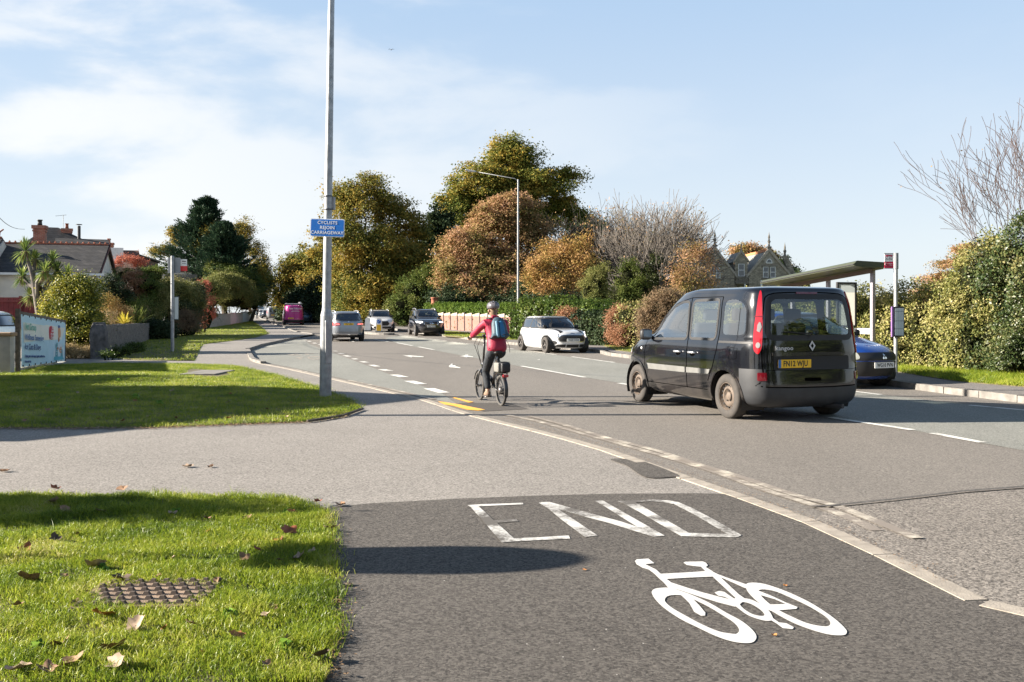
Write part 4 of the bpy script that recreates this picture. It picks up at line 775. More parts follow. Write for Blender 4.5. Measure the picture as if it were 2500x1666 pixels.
bush('red_shrub', 'dense dark red shrub under the acer', [PL(328, 684, 28, 18, 56), PL(345, 695, 22, 15, 56)], RUST, 120, 140, 60, .25, .055)
bush('green_shrub', 'round green shrub right of the dark red shrub', [PL(378, 672, 30, 20, 57), PL(365, 695, 30, 25, 56), PL(300, 672, 20, 14, 57)], MIDG, 121, 150, 60, .28, .06)
bush('dark_shrub', 'dark evergreen shrub beside the cream gable wall', [PL(275, 700, 28, 25, 50), PL(262, 725, 24, 28, 50), PL(300, 730, 26, 22, 50)], DARKG, 122, 120, 50, .3, .06)
bush('garden_shrub', 'autumn coloured garden shrub behind the rough wall', [PL(262, 745, 26, 26, 45), PL(285, 765, 26, 22, 45), PL(250, 772, 18, 22, 44)], ORANGE, 123, 120, 44, .28, .045, core=False)
bush('garden_shrub', 'straw coloured grasses and shrub behind the rough wall', [PL(300, 775, 34, 22, 47), PL(262, 782, 20, 20, 42), PL(345, 770, 18, 22, 52)], STRAW, 124, 150, 50, .25, .05, asp=.25, core=False)
bush('garden_shrub', 'green garden shrub just beyond the rough stone wall', [PL(320, 762, 36, 24, 50), PL(350, 752, 20, 22, 54), PL(290, 778, 30, 18, 46)], MIDG, 125, 160, 50, .3, .05)
bush('garden_shrub', 'pink leaved shrub left of the sage dome', [PL(500, 698, 20, 12, 66), PL(505, 710, 22, 10, 66)], REDL, 126, 50, 50, .25, .06)
bush('ground_cover', 'dry low plants at the foot of the laurel bush', [PL(190, 868, 40, 14, 31), PL(170, 862, 26, 14, 31), PL(220, 865, 16, 16, 31)], STRAW, 127, 90, 50, .2, .03, core=False, cat='plant')
bush('weed', 'bright green weeds at the foot of the rough stone wall', [PL(265, 868, 16, 6, 30.0), PL(300, 858, 26, 12, 32.2), PL(330, 848, 20, 9, 34.5)], PRIVET, 128, 60, 40, .15, .03, core=False, cat='plant')
# cabbage palm
def palm():
    Y = 34.5; t = thing('cabbage_palm', 'multi headed cabbage palm in front of the slate roofed bungalow', 'palm tree', (XX(95, Y), Y, G(Y)), 0); O = Vector((XX(95, Y), Y, G(Y))); rg = random.Random(5); r2 = np.random.default_rng(5)
    heads = [(62, 605, 40), (85, 625, 30), (55, 668, 34), (95, 690, 36), (128, 630, 34), (140, 655, 36), (110, 655, 34), (165, 665, 34), (75, 715, 34), (150, 690, 30)]
    mb = MB(); rt = W(100, 790, Y) - O; fork = W(85, 700, Y) - O; mb.tube([(0.1, 0, 0), rt, fork], [.17, .14, .11], 9, cap=False)
    for i, (a, b, s) in enumerate(heads):
        h = W(a, b + 8, Y + rg.uniform(-.5, .6)) - O; m_ = fork.lerp(h, .5) + Vector((rg.uniform(-.1, .1), 0, -.12)); mb.tube([fork if i < 5 else rt.lerp(fork, .6), m_, h], [.09, .075, .065], 7, cap=False)
        P = []; Fc = []; n = 120
        for k in range(n):
            az = rg.uniform(0, 2 * math.pi); el = rg.uniform(-.9, 1.45); L_ = s / F * Y * rg.uniform(.75, 1.1); d = Vector((math.cos(az) * math.cos(el), math.sin(az) * math.cos(el), math.sin(el))); sd_ = Vector((-math.sin(az), math.cos(az), 0)) * .022; b0 = len(P)
            dr = -.0 if el > .6 else -.12
            P += [h + sd_ * .6, h - sd_ * .6, h + d * L_ * .55 - sd_ + Vector((0, 0, dr * .3)), h + d * L_ * .55 + sd_ + Vector((0, 0, dr * .3)), h + d * L_ + Vector((0, 0, dr * 1.2 * L_ - .05))]; Fc += [(b0, b0 + 1, b0 + 2), (b0, b0 + 2, b0 + 3), (b0 + 3, b0 + 2, b0 + 4)]
        link_mesh('leaf_head', np_mesh('leaf_head', [tuple(v) for v in P], Fc), leafmat('leaf_palm', [(.04, .07, .02), (.10, .15, .035), (.22, .26, .07), (.35, .36, .14)], trans=.3, clump=1, rough=.35), t)
        P = []; Fc = []
        for k in range(60):
            az = rg.uniform(0, 2 * math.pi); L_ = rg.uniform(.25, .5); o_ = Vector((math.cos(az), math.sin(az), 0)) * rg.uniform(.05, .28); sd_ = Vector((-math.sin(az), math.cos(az), 0)) * .014; b0 = len(P); P += [h + o_ * .4 + sd_, h + o_ * .4 - sd_, h + o_ + Vector((0, 0, -L_))]; Fc += [(b0, b0 + 1, b0 + 2)]
        link_mesh('dead_leaves', np_mesh('dead_leaves', [tuple(v) for v in P], Fc), STRAW, t)
    mb.build('trunk', M_BARKG, t, smooth=True)
palm()
def spiky(name, label, px_, py_, Y, s, mat, seed, n=60, wd=.03, c=None, group=None):
    rg = random.Random(seed); c = c or W(px_, py_, Y); t = thing(name, label, 'plant', c, 0, group); P = []; Fc = []
    for k in range(n):
        az = rg.uniform(0, 2 * math.pi); el = rg.uniform(.3, 1.4); L_ = s * rg.uniform(.7, 1.1); d = Vector((math.cos(az) * math.cos(el), math.sin(az) * math.cos(el), math.sin(el))); sd_ = Vector((-math.sin(az), math.cos(az), 0)) * wd; b0 = len(P); P += [sd_ * .5, -sd_ * .5, d * L_ * .6 - sd_, d * L_ * .6 + sd_, d * L_ + Vector((0, 0, -.06))]; Fc += [(b0, b0 + 1, b0 + 2), (b0, b0 + 2, b0 + 3), (b0 + 3, b0 + 2, b0 + 4)]
    link_mesh('leaves', np_mesh('leaves', [tuple(v) for v in P], Fc), mat, t)
spiky('yucca', 'yellow spiky yucca behind the rough wall', 302, 792, 40.5, .62, leafmat('leaf_yucca', [(.2, .2, .03), (.45, .38, .05), (.55, .45, .1)]), 7)
spiky('yucca', 'taller green spiky yucca right of the yellow one', 335, 792, 47, 1.05, MIDG, 8)

# trees added behind the camera to darken reflections in the paintwork
for i, (x_, y_) in enumerate([(-14, -16), (-5, -19), (4, -18), (13, -17), (22, -12), (30, -4)]): bush('tree', ['oak', 'ash', 'beech', 'holly', 'elm', 'thorn'][i] + ' tree added unseen behind the camera to darken reflections', [((x_, y_, 2.6), (5, 3, 3.2)), ((x_ + 1.5, y_, 5.6), (3.5, 3, 2.6))], MIDG, 200 + i, 120, 40, 1.0, .26, cat='tree')

DOCK = leafmat('leaf_dock', [(.06, .14, .02), (.14, .25, .03), (.24, .36, .06)], clump=3)
for i, (a_, b__, s_, lab) in enumerate([(700, 1262, .07, 'flat weed rosette near the top right corner of the near grass'), (250, 1400, .06, 'weed left of the drain cover'), (560, 1520, .08, 'broad leaved weed below the right end of the drain cover'), (90, 1600, .08, 'weed near the lower left corner'), (690, 1600, .08, 'weed by the lower right grass edge'), (430, 1260, .07, 'weed on the shaded band of the near grass'), (330, 975, .13, 'pale weed clump in the middle lawn'), (290, 935, .13, 'weed clump in the lit strip of the middle lawn'), (120, 950, .14, 'dark weed clump below the banner'), (390, 990, .12, 'weed clump near the front edge of the middle lawn')]):
    x_, y_ = gp(a_, b__); spiky('weed', lab, 0, 0, 0, s_, DOCK, 300 + i, 16, s_ * .2, (x_, y_, .02), 'weeds in the lawns')
# ================================================================== BUILDINGS AND WALLS
M_SLATE = masonry('slate_roof', (.030, .029, .030), (.06, .055, .052), (.012, .012, .012), 1, .32, .2, .012, .6, .75)
M_SLATEL = masonry('pale_slate', (.20, .195, .17), (.29, .28, .24), (.12, .11, .1), 1, .35, .25, .012, .4, .8)
M_CREAM = pm('cream_render', (.74, .69, .60), .9, var=.18, vscale=1.5, bump=.15, bscale=30)
M_WHITE = pm('white_paint', (.78, .78, .76), .5, var=.08, vscale=4)
M_TERRA = pm('terracotta', (.34, .115, .065), .85, var=.4, vscale=9, bump=.3)
M_BRICK = masonry('red_brick', (.30, .085, .05), (.38, .13, .075), (.30, .24, .2), 1, .22, .075, .01, .3)
M_DKBRICK = masonry('brown_brick', (.13, .09, .065), (.18, .12, .09), (.16, .14, .12), 1, .22, .075, .01, .3)
M_STONE = masonry('rubble_stone', (.24, .205, .155), (.40, .35, .265), (.15, .135, .11), 1, .42, .16, .02, .8)
M_STONEP = pm('dressed_stone', (.36, .32, .26), .9, var=.3, vscale=4, bump=.3)
M_STONED = pm('dark_dressed_stone', (.20, .18, .15), .9, var=.3, vscale=4, bump=.3)
M_ORANGE = pm('orange_ridge_tile', (.50, .20, .085), .8, var=.3, vscale=5)
M_GALV = pm('galvanised_steel', (.36, .37, .38), .48, metal=.55, var=.35, vscale=9, detail=8)
M_GREY = pm('grey_steel', (.30, .31, .32), .5, metal=.3, var=.2)
M_BLACK = pm('black_plastic', (.015, .015, .016), .5)
M_LAMPM = pm('lamp_steel', (.42, .43, .44), .4, metal=.5, var=.2, vscale=5)
M_WINDOW = pm('window_glass', (.05, .065, .08), .06, spec=.8)
M_DARKM = pm('dark_metal', (.035, .035, .038), .5, metal=.3)
M_TIMBER = pm('weathered_timber', (.13, .105, .08), .9, var=.45, vscale=10, bump=.5, bscale=60)
M_RED = pm('dark_red_paint', (.15, .022, .025), .8, var=.3, vscale=5)
M_CONC = pm('grey_roughcast', (.20, .18, .155), .95, var=.5, vscale=6, bump=.9, bscale=70, detail=9)
M_PINK = pm('pink_render', (.27, .135, .105), .85, var=.14, vscale=3)
M_CREAMC = pm('cream_cap', (.42, .36, .28), .85, var=.12, vscale=5)
M_OFFW = pm('off_white_render', (.50, .46, .40), .92, var=.25, vscale=3, bump=.5, bscale=40)

def TXT(body, name, mat, parent, size, M, bold=0.0, align='CENTER', depth=.0008, spacing=1.0, squash=1.0, line=1.0):
    """lettering as a thin mesh; M places the text plane (x right, y up, z out)"""
    c = bpy.data.curves.new(name, 'FONT'); c.body = body; c.size = size; c.align_x = align; c.align_y = 'CENTER'; c.extrude = depth; c.offset = bold; c.space_character = spacing; c.space_line = line; c.resolution_u = 3
    t = bpy.data.objects.new('tmp', c); COL.objects.link(t); me = bpy.data.meshes.new_from_object(t.evaluated_get(bpy.context.evaluated_depsgraph_get())); bpy.data.objects.remove(t, do_unlink=True); bpy.data.curves.remove(c)
    me.transform(Matrix.Diagonal((squash, 1, 1, 1))); me.transform(M); me.materials.clear(); return link_mesh(name, me, mat, parent)
def PLANE(o, x, y):
    """matrix with text x axis along x, up axis along y at origin o"""
    x = Vector(x).normalized(); y = Vector(y).normalized(); z = x.cross(y); m = Matrix((x, y, z)).transposed().to_4x4(); m.translation = Vector(o); return m
def gable_roof(t, x0, x1, y0, y1, ze, zr, yr=None, over=.3, th=.12, mat=None, ridge='x', name='roof'):
    """pitched roof shell, ridge along local x or y"""
    mb = MB()
    if ridge == 'x':
        yr = (y0 + y1) / 2 if yr is None else yr
        k = (zr - ze) / (yr - y0); za = ze - k * over; k2 = (zr - ze) / (y1 - yr); zb = ze - k2 * over
        mb.prism([(y0 - over, za), (yr, zr), (y1 + over, zb), (y1 + over, zb + th), (yr, zr + th * 1.3), (y0 - over, za + th)], 0, x0 - over * .5, x1 + over * .5)
    else:
        xr = (x0 + x1) / 2 if yr is None else yr
        k = (zr - ze) / (xr - x0); za = ze - k * over; k2 = (zr - ze) / (x1 - xr); zb = ze - k2 * over
        mb.prism([(x0 - over, za), (xr, zr), (x1 + over, zb), (x1 + over, zb + th), (xr, zr + th * 1.3), (x0 - over, za + th)], 1, y0 - over * .5, y1 + over * .5)
    return mb.build(name, mat, t)
def window(t, c, wd, ht, n=(0, -1), panes=1, mat=None, depth=.06, rail=True):
    """white framed window on a wall facing n"""
    nx_, ny_ = n; r = Matrix.Rotation(math.atan2(nx_, -ny_), 3, 'Z'); mb = MB(); f = .055
    for dx in (-wd / 2 + f / 2, wd / 2 - f / 2): mb.box(Vector(c) + r @ Vector((dx, -depth / 2, 0)), (f, depth, ht), r)
    for dz in (-ht / 2 + f / 2, ht / 2 - f / 2) + ((0,) if rail else ()): mb.box(Vector(c) + r @ Vector((0, -depth / 2 - .003, dz)), (wd - .01, depth, f), r)
    for k in range(1, panes): mb.box(Vector(c) + r @ Vector((-wd / 2 + wd * k / panes, -depth / 2 + .002, 0)), (f, depth, ht - .02), r)
    fr = mb.build('window', mat or M_WHITE, t); g = MB(); g.box(Vector(c) + r @ Vector((0, -.012, 0)), (wd - .02, .02, ht - .02), r); g.build('pane', M_WINDOW, fr); return fr
def chimney(t, c, sx, sy, z0, z1, mat, pots=1, potmat=None, ph=.45):
    mb = MB(); mb.box((c[0], c[1], (z0 + z1) / 2), (sx, sy, z1 - z0)); mb.box((c[0], c[1], z1 - .32), (sx + .08, sy + .08, .1)); mb.box((c[0], c[1], z1 - .1), (sx + .16, sy + .16, .2)); ch = mb.build('chimney', mat, t)
    for k in range(pots):
        m = MB(); x = c[0] + (k - (pots - 1) / 2) * .35; m.lathe([(.001, z1), (.15, z1), (.12, z1 + ph * .5), (.12, z1 + ph * .85), (.16, z1 + ph * .88), (.16, z1 + ph), (.09, z1 + ph), (.09, z1 + ph * .4), (.001, z1 + ph * .4)], 12, c=(x, c[1], 0)); m.build('chimney_pot', potmat or M_TERRA, ch, smooth=True)
    return ch
def crest(t, a, b, z, mat, ax='x', teeth=True):
    mb = MB(); n = int(abs(b[0] - a[0] if ax == 'x' else b[1] - a[1]) / .3); d = Vector((b[0] - a[0], b[1] - a[1], 0)) / n
    L_ = d * n; r = Matrix.Rotation(math.atan2(L_.y, L_.x), 3, 'Z'); c = (Vector((a[0], a[1], 0)) + L_ / 2); mb.box((c.x, c.y, z + .03), (L_.length, .2, .14), r)
    if teeth:
        for k in range(n): p = Vector((a[0], a[1], 0)) + d * (k + .5); mb.tube([(p.x, p.y, z + .08), (p.x, p.y, z + .2)], [.09, .03], 6)
    return mb.build('ridge_tiles', mat, t)

# slate roofed bungalow
t = thing('bungalow', 'cream bungalow with dark slate roof and red crested ridge behind the palm', 'house', (-22.9, 52, 0), R(15.5))
mb = MB(); mb.prism([(0, -.2), (7, -.2), (7, 3.75), (3.5, 5.4), (0, 3.75)], 0, -6.0, 0); mb.build('wall', M_CREAM, t)
mb = MB(); mb.prism([(-1.6, -.2), (6.5, -.2), (6.5, 3.85), (2.4, 5.6), (-1.6, 3.85)], 0, -20, -5.2); mb.build('wall', M_CREAM, t)
gable_roof(t, -6.2, 0, 0, 7, 3.78, 5.42, mat=M_SLATE); gable_roof(t, -20, -5.4, -1.6, 6.5, 3.88, 5.62, yr=2.4, mat=M_SLATE)
crest(t, (-6.2, 3.5), (.1, 3.5), 5.52, M_TERRA); crest(t, (-20, 2.4), (-5.3, 2.4), 5.74, M_TERRA)
mb = MB(); mb.box((-2.8, -.38, 3.66), (6.4, .12, .12)); mb.box((-12.6, -1.98, 3.76), (15, .12, .14)); mb.tube([(-.5, -.3, 3.6), (-.5, -.06, 3.3), (-.5, -.06, 0)], .04, 6); mb.build('gutter', M_WHITE, t)
mb = MB(); mb.prism([(-.32, 3.5), (3.5, 5.32), (7.3, 3.5), (7.3, 3.64), (3.5, 5.5), (-.32, 3.64)], 0, .16, .20); mb.tube([(.19, 3.5, 5.5), (.19, 3.5, 5.85)], [.05, .03], 6); mb.lathe([(.001, 5.82), (.07, 5.88), (.001, 5.97)], 8, c=(.19, 3.5, 0)); mb.build('barge_board', pm('brown_trim', (.10, .03, .025), .7), t)
chimney(t, (-3.9, 5.2), .62, .6, 4.4, 6.75, M_BRICK, 1, M_DARKM, .35); chimney(t, (-6.5, 2.9), .4, .4, 5.3, 6.15, M_TERRA, 1, M_TERRA, .55)
mb = MB(); mb.tube([(-5.45, 2.4, 5.8), (-5.4, 2.4, 6.1), (-5.2, 2.35, 6.25)], [.07, .05, .04], 6); mb.build('ridge_finial', M_TERRA, t)
window(t, (.03, 2.2, 2.9), .9, .9, (1, 0), 2, pm('brown_frame', (.2, .08, .06), .6)); window(t, (-2.4, -.03, 2.1), 1.2, 1.1); window(t, (-9, -1.63, 2.1), 1.4, 1.2, panes=2)
mb = MB(); mb.lathe([(.45, 0), (.42, .15), (.25, .3), (.001, .36)], 14, c=(-7.8, -.9, 4.35)); mb.build('roof_dome', pm('pale_dome', (.45, .5, .45), .3), t, smooth=True)
# houses behind
t = thing('house', 'slate hipped house showing behind the bungalow ridge', 'house', (XX(160, 80), 80, 1.1), R(25)); mb = MB(); mb.box((0, 3, 2.5), (8.5, 7, 5.6)); mb.build('wall', M_CREAM, t)
mb = MB(); mb.add([(-4.6, -.8, 5.2), (4.6, -.8, 5.2), (4.6, 6.8, 5.2), (-4.6, 6.8, 5.2), (-1.4, 3, 8.0), (-.6, 3, 8.0)], [(0, 1, 5, 4), (1, 2, 5), (2, 3, 4, 5), (3, 0, 4), (0, 3, 2, 1)]); mb.build('roof', M_SLATE, t)
mb = MB(); mb.prism([(-.4, 6.3), (1.2, 6.95), (2.8, 6.3)], 0, -.8, 3.4); mb.build('roof', M_SLATE, t)
chimney(t, (.1, 2.6), .8, .6, 6.5, 7.9, M_BRICK, 1); mb = MB(); mb.tube([(1.05, 1.2, 6.5), (1.05, 1.2, 8.05)], .13, 10); mb.tube([(1.05, 1.2, 8.15), (1.05, 1.2, 8.2)], .26, 10); mb.tube([(1.05, 1.2, 8.0), (1.05, 1.2, 8.2)], .03, 4); mb.build('flue', M_DARKM, t)
mb = MB(); mb.tube([(-.2, 2.6, 7.5), (-.2, 2.6, 9.1)], .025, 5); mb.tube([(-.8, 2.4, 8.95), (.05, 2.65, 9.1)], .02, 4); [mb.tube([(-.8 + k * .2, 2.4 + k * .06 - .15, 8.95 + k * .035), (-.8 + k * .2, 2.4 + k * .06 + .15, 8.95 + k * .035)], .012, 4) for k in range(5)]; mb.build('aerial', M_GREY, t)
t = thing('house', 'house with a low slate lean to right of the bungalow gable', 'house', (XX(270, 74), 74, .6), R(22)); mb = MB(); mb.prism([(0, -.2), (4, -.2), (4, 5.6), (0, 4.9)], 0, -2.6, .8); mb.build('wall', M_DKBRICK, t)
mb = MB(); mb.prism([(-.3, 4.8), (4.2, 6.3), (4.2, 6.42), (-.3, 4.95)], 0, -2.8, .9); mb.build('roof', pm('lead_roof', (.17, .18, .19), .6, var=.3), t); mb = MB(); mb.box((-.9, -.36, 4.85), (3.8, .1, .2)); mb.build('fascia', M_WHITE, t); window(t, (-.8, -.02, 3.3), .8, 1.3)
t = thing('house', 'brown roofed house with a red chimney above the red acer', 'house', (XX(285, 96), 96, .9), R(15)); mb = MB(); mb.prism([(0, 0), (6, 0), (6, 5.4), (3, 7.2), (0, 5.4)], 0, -3, 1.6); mb.build('wall', M_DKBRICK, t)
gable_roof(t, -3, 1.6, 0, 6, 5.4, 7.2, mat=pm('brown_tile', (.13, .07, .05), .85, var=.4, vscale=4)); chimney(t, (-1.2, 3), .9, .6, 6.3, 8.1, M_BRICK, 1)
t = thing('house', 'grey roofed house end on above the red acer', 'house', (XX(332, 100), 100, 1.0), R(21)); mb = MB(); mb.prism([(-2.1, 0), (2.2, 0), (2.2, 6.0), (-.8, 7.0), (-2.1, 6.0)], 1, 0, 3); mb.build('wall', M_DKBRICK, t)
mb = MB(); mb.prism([(-2.4, 5.75), (-.8, 7.05), (2.4, 6.1), (2.4, 6.25), (-.8, 7.25), (-2.4, 5.9)], 1, -.3, 3.3); mb.build('roof', pm('moss_roof', (.10, .10, .075), .9, var=.5, vscale=2), t)
t = thing('outbuilding', 'small brown brick outbuilding beside the red acer', 'outbuilding', (XX(373, 84), 84, .9), R(22)); mb = MB(); mb.box((0, 2, 2.3), (1.5, 4, 4.7)); mb.build('wall', M_DKBRICK, t); mb = MB(); mb.box((0, 2, 4.72), (1.7, 4.2, .1)); mb.build('roof', M_DARKM, t)
t = thing('garage', 'white flat roofed garage behind the left pole', 'garage', (XX(432, 108), 108, 2.2), R(19)); mb = MB(); mb.box((-.1, 3, 2.0), (3.4, 6, 4.4)); mb.build('wall', M_WHITE, t); mb = MB(); mb.box((-.1, 2.9, 4.3), (3.8, 6.3, .2)); mb.build('roof', M_DARKM, t)
t = thing('timber_fence', 'grey timber board fence below the white garage', 'fence', (XX(438, 103), 103, 3.0), R(19)); mb = MB(); mb.box((.2, .2, -.8), (3.4, .3, 4.4)); mb.build('retaining_wall', M_DKBRICK, t); mb = MB(); [mb.box((-1.3 + k * .17, 0, 2.15), (.155, .03, 1.5 + .03 * (k % 3))) for k in range(19)]; [mb.box((.2, .035, z_), (3.3, .04, .09)) for z_ in (1.7, 2.6)]; [mb.box((x_, .06, 1.3), (.1, .1, 3.0)) for x_ in (-1.3, .2, 1.7)]; mb.build('boards', pm('grey_timber', (.19, .175, .155), .9, var=.3, vscale=8), t)
t = thing('cold_frame', 'pale framed greenhouse cold frame among the garden shrubs', 'greenhouse', (XX(322, 58), 58, .3)); mb = MB()
for x_ in (-.75, -.2, .55): mb.box((x_, 0, 1.25), (.04, .04, 2.5 if x_ > -.5 else 2.4))
mb.box((.17, 0, 2.48), (.8, .05, .06)); mb.box((-.5, 0, 2.38), (.6, .04, .04)); mb.box((.17, .6, 2.6), (.8, .04, .05)); mb.box((.55, .3, 2.54), (.04, .6, .04)); mb.box((-.1, 0, .5), (1.34, .04, .04)); mb.build('frame', M_LAMPM, t); mb = MB(); mb.box((.17, .01, 1.3), (.7, .008, 2.3)); mb.build('pane', glassmat('greenhouse_glass', (.5, .58, .6)), t)
# dark red boarded fence, low cream wall
t = thing('red_fence', 'dark red boarded fence behind the white car', 'fence', (XX(40, 38), 38, 0)); mb = MB(); [mb.box((-4 + k * .2, 0, 1.1), (.188, .03, 2.1)) for k in range(28)]; mb.box((-1.3, -.04, 2.0), (5.6, .05, .08)); mb.box((.2, -.05, 1.1), (.1, .1, 2.2)); mb.build('boards', M_RED, t)
t = thing('low_wall', 'low cream rendered wall with brown coping left of the banner', 'wall', (-14.05, 23.1, 0)); mb = MB(); mb.box((-.4, 0, .42), (4.4, .22, 1.0)); mb.build('wall', M_OFFW, t); mb = MB(); mb.box((-.4, 0, .965), (4.5, .32, .09), bev=.02); mb.build('coping', pm('brown_coping', (.33, .22, .13), .9, var=.3), t)
# rough stone wall with end pillar
a = Vector((-13.55, 30.9, 0)); b = Vector((-20.4, 53, 0)); d = (b - a).normalized(); t = thing('stone_wall', 'rough grey roadside garden wall with a pointed end pillar', 'wall', a, math.atan2(d.y, d.x)); L_ = (b - a).length; rg = random.Random(4)
def rough_box(x0, x1, y0, y1, z0, z1a, z1b, seed, nx=24, amp=.02):
    bm = bmesh.new(); bmesh.ops.create_cube(bm, size=1); 
    for v in bm.verts: v.co = Vector((x0 + (v.co.x + .5) * (x1 - x0), y0 + (v.co.y + .5) * (y1 - y0), z0 + (v.co.z + .5) * ((z1a + (z1b - z1a) * (v.co.x + .5)) - z0)))
    bmesh.ops.subdivide_edges(bm, edges=bm.edges[:], cuts=nx, use_grid_fill=True); r = random.Random(seed)
    for v in bm.verts: v.co += Vector((math.sin(v.co.z * 9 + v.co.x * 5), math.sin(v.co.x * 7 + v.co.z * 4), math.sin(v.co.x * 6 + seed))) * amp + Vector((r.uniform(-1, 1), r.uniform(-1, 1), r.uniform(-1, 1))) * amp * .4
    bm.verts.ensure_lookup_table(); o = ([v.co.copy() for v in bm.verts], [tuple(v.index for v in f.verts) for f in bm.faces]); bm.free(); return o
mb = MB(); mb.add(*rough_box(.2, L_, -.14, .14, -.3, 1.10, .98, 1, 40)); mb.build('wall', M_CONC, t)
mb = MB(); v_, f_ = rough_box(-.28, .28, -.24, .24, -.3, 1.12, 1.1, 2, 10, .015); mb.add([Vector((v.x * (1 - .35 * max(0, (v.z - .95) / .2)), v.y * (1 - .35 * max(0, (v.z - .95) / .2)), v.z + (.07 if v.z > 1.0 and abs(v.x) < .15 else 0))) for v in v_], f_); mb.build('pillar', pm('dark_roughcast', (.12, .115, .115), .95, var=.5, vscale=7, bump=.9, bscale=70, detail=9), t)
# far garden wall
pts = [Vector((*gp(478, 808), 0)), Vector((*gp(520, 802), 0)), Vector((*gp(560, 796), 0)), Vector((*gp(590, 791), 0)), Vector((*gp(616, 785), 0))]
t = thing('garden_wall', 'long cream garden wall under the sage green shrub at the far left of the road', 'wall', pts[0])
for i in range(4):
    p, q = pts[i] - pts[0], pts[i + 1] - pts[0]; d = q - p; mb = MB(); r = Matrix.Rotation(math.atan2(d.y, d.x), 3, 'Z'); g0 = G(pts[i].y); hz_ = [1.15, 1.2, 1.2, 1.25][i]
    mb.box((p + q) / 2 + Vector((0, 0, g0 + hz_ / 2)), (d.length + .02, .22, hz_), r); mb.box((p + q) / 2 + Vector((0, 0, g0 + hz_ + .03)), (d.length + .06, .3, .07), r); mb.build('wall', [M_OFFW, M_OFFW, M_CREAM, M_WHITE][i], t)
# pink panelled wall
a = Vector((*gp(1258, 820), 0)); b = Vector((*gp(1040, 805), 0)); d = (b - a).normalized(); t = thing('panelled_wall', 'pink rendered wall with cream capping behind the cyclist', 'wall', a, math.atan2(d.y, d.x)); L_ = (b - a).length; n = 12; mb = MB(); wl = L_ / n
for k in range(n):
    g0 = G(a.y + d.y * (k + .5) * wl); m = MB(); m.box(((k + .5) * wl, 0, g0 + .58), (wl - .08, .18, 1.24)); o = m.build('panel', M_PINK, t)
    m = MB(); m.prism([(k * wl + .05, g0 + 1.20), ((k + 1) * wl - .05, g0 + 1.20), ((k + 1) * wl - .05, g0 + 1.33), (k * wl + .05, g0 + 1.44)], 1, -.1, .1); m.build('capping', M_CREAMC, t)
    m = MB(); m.box((k * wl, -.03 * 0, g0 + .7), (.09, .26, 1.5)); m.build('post', M_DARKM, t)
hedge('climber', 'grassy green climber draped over the top of the pink wall', [(a.x + .5, a.y + .9, 1.95), (a.x + d.x * L_ * .5 + .4, a.y + d.y * L_ * .5 + .9, 1.95), (b.x + .4, b.y + .9, 2.0)], leafmat('leaf_fresh', [(.03, .06, .010), (.07, .115, .016), (.13, .18, .03)], clump=1), 72, 1.4, 1300, .055, rag=.08)
t = thing('chimney_pot', 'terracotta chimney pot planter beyond the left end of the pink wall', 'planter', (XX(1061, 76.5), 76.5, G(76))); mb = MB(); mb.box((0, 0, .95), (.6, .6, 2.0)); mb.build('pier', M_DKBRICK, t); mb = MB(); mb.lathe([(.001, 1.95), (.28, 1.95), (.30, 2.1), (.27, 2.15), (.27, 2.5), (.31, 2.53), (.31, 2.62), (.2, 2.62), (.2, 2.3), (.001, 2.3)], 16); mb.build('pot', M_TERRA, t, smooth=True)
t = thing('railings', 'black railings with white tips left of the black estate car', 'railings', (XX(972, 86), 86, G(86))); mb = MB()
for k in range(14): mb.box((-.9 + k * .14, 0, .75), (.03, .03, 1.3))
mb.box((0, 0, .3), (2, .04, .04)); mb.box((0, 0, 1.2), (2, .04, .04)); mb.build('bars', M_DARKM, t); mb = MB(); [mb.box((-.9 + k * .14, 0, 1.42), (.05, .05, .07)) for k in range(14)]; mb.box((0, 0, 1.375), (1.95, .03, .03)); mb.build('tips', M_WHITE, t)
t = thing('low_wall', 'low cream wall at the side road mouth left of the black estate car', 'wall', (XX(972, 83), 83, G(83))); mb = MB(); mb.box((0, 0, .22), (2.2, .3, .5)); mb.box((0, 0, .5), (2.3, .4, .08)); mb.build('wall', M_CREAMC, t)

# stone house with gables
t = thing('stone_house', 'Victorian rubble stone house with three finialled gables beyond the black van', 'house', (26.8, 110, G(110) + .6))
def gwing(x0, x1, ze, zr, y0, y1):
    mb = MB(); xc = (x0 + x1) / 2; mb.prism([(x0, -.3), (x1, -.3), (x1, ze), (xc, zr), (x0, ze)], 1, y0, y1); mb.build('wall', M_STONE, t)
    gable_roof(t, x0, x1, y0 + .32, y1, ze, zr + .02, over=.15, th=.1, mat=M_SLATEL, ridge='y'); mb = MB(); mb.box((xc, (y0 + y1) / 2 + .2, zr + .16), (.34, y1 - y0 - .3, .30)); mb.build('ridge_tiles', M_ORANGE, t)
    mb = MB(); k = .32; mb.prism([(x0 - k, ze - .45), (xc, zr - .05), (x1 + k, ze - .45), (x1 + k, ze - .1), (xc, zr + .42), (x0 - k, ze - .1)], 1, y0 - .12, y0 + .28); mb.build('coping', M_STONEP, t)
    mb = MB(); mb.box((xc, y0 + .05, zr + .45), (.5, .42, .22)); mb.lathe([(.001, 0), (.17, .0), (.1, .3), (.12, .5), (.2, .62), (.1, .8), (.09, 1.0), (.14, 1.1), (.05, 1.5), (.001, 1.8)], 8, c=(xc, y0 + .05, zr + .5)); mb.build('finial', M_STONED, t)
    return xc
gz = G(110)
xc1 = gwing(-5.4, -.8, 5.0, 8.3 - gz + .2, 0, 17); xc3 = gwing(.85, 5.6, 5.0, 8.3 - gz, 0, 17)
mb = MB(); mb.box((0, .8, 2.6), (1.7, 1.2, 5.6)); mb.build('wall', M_STONE, t)
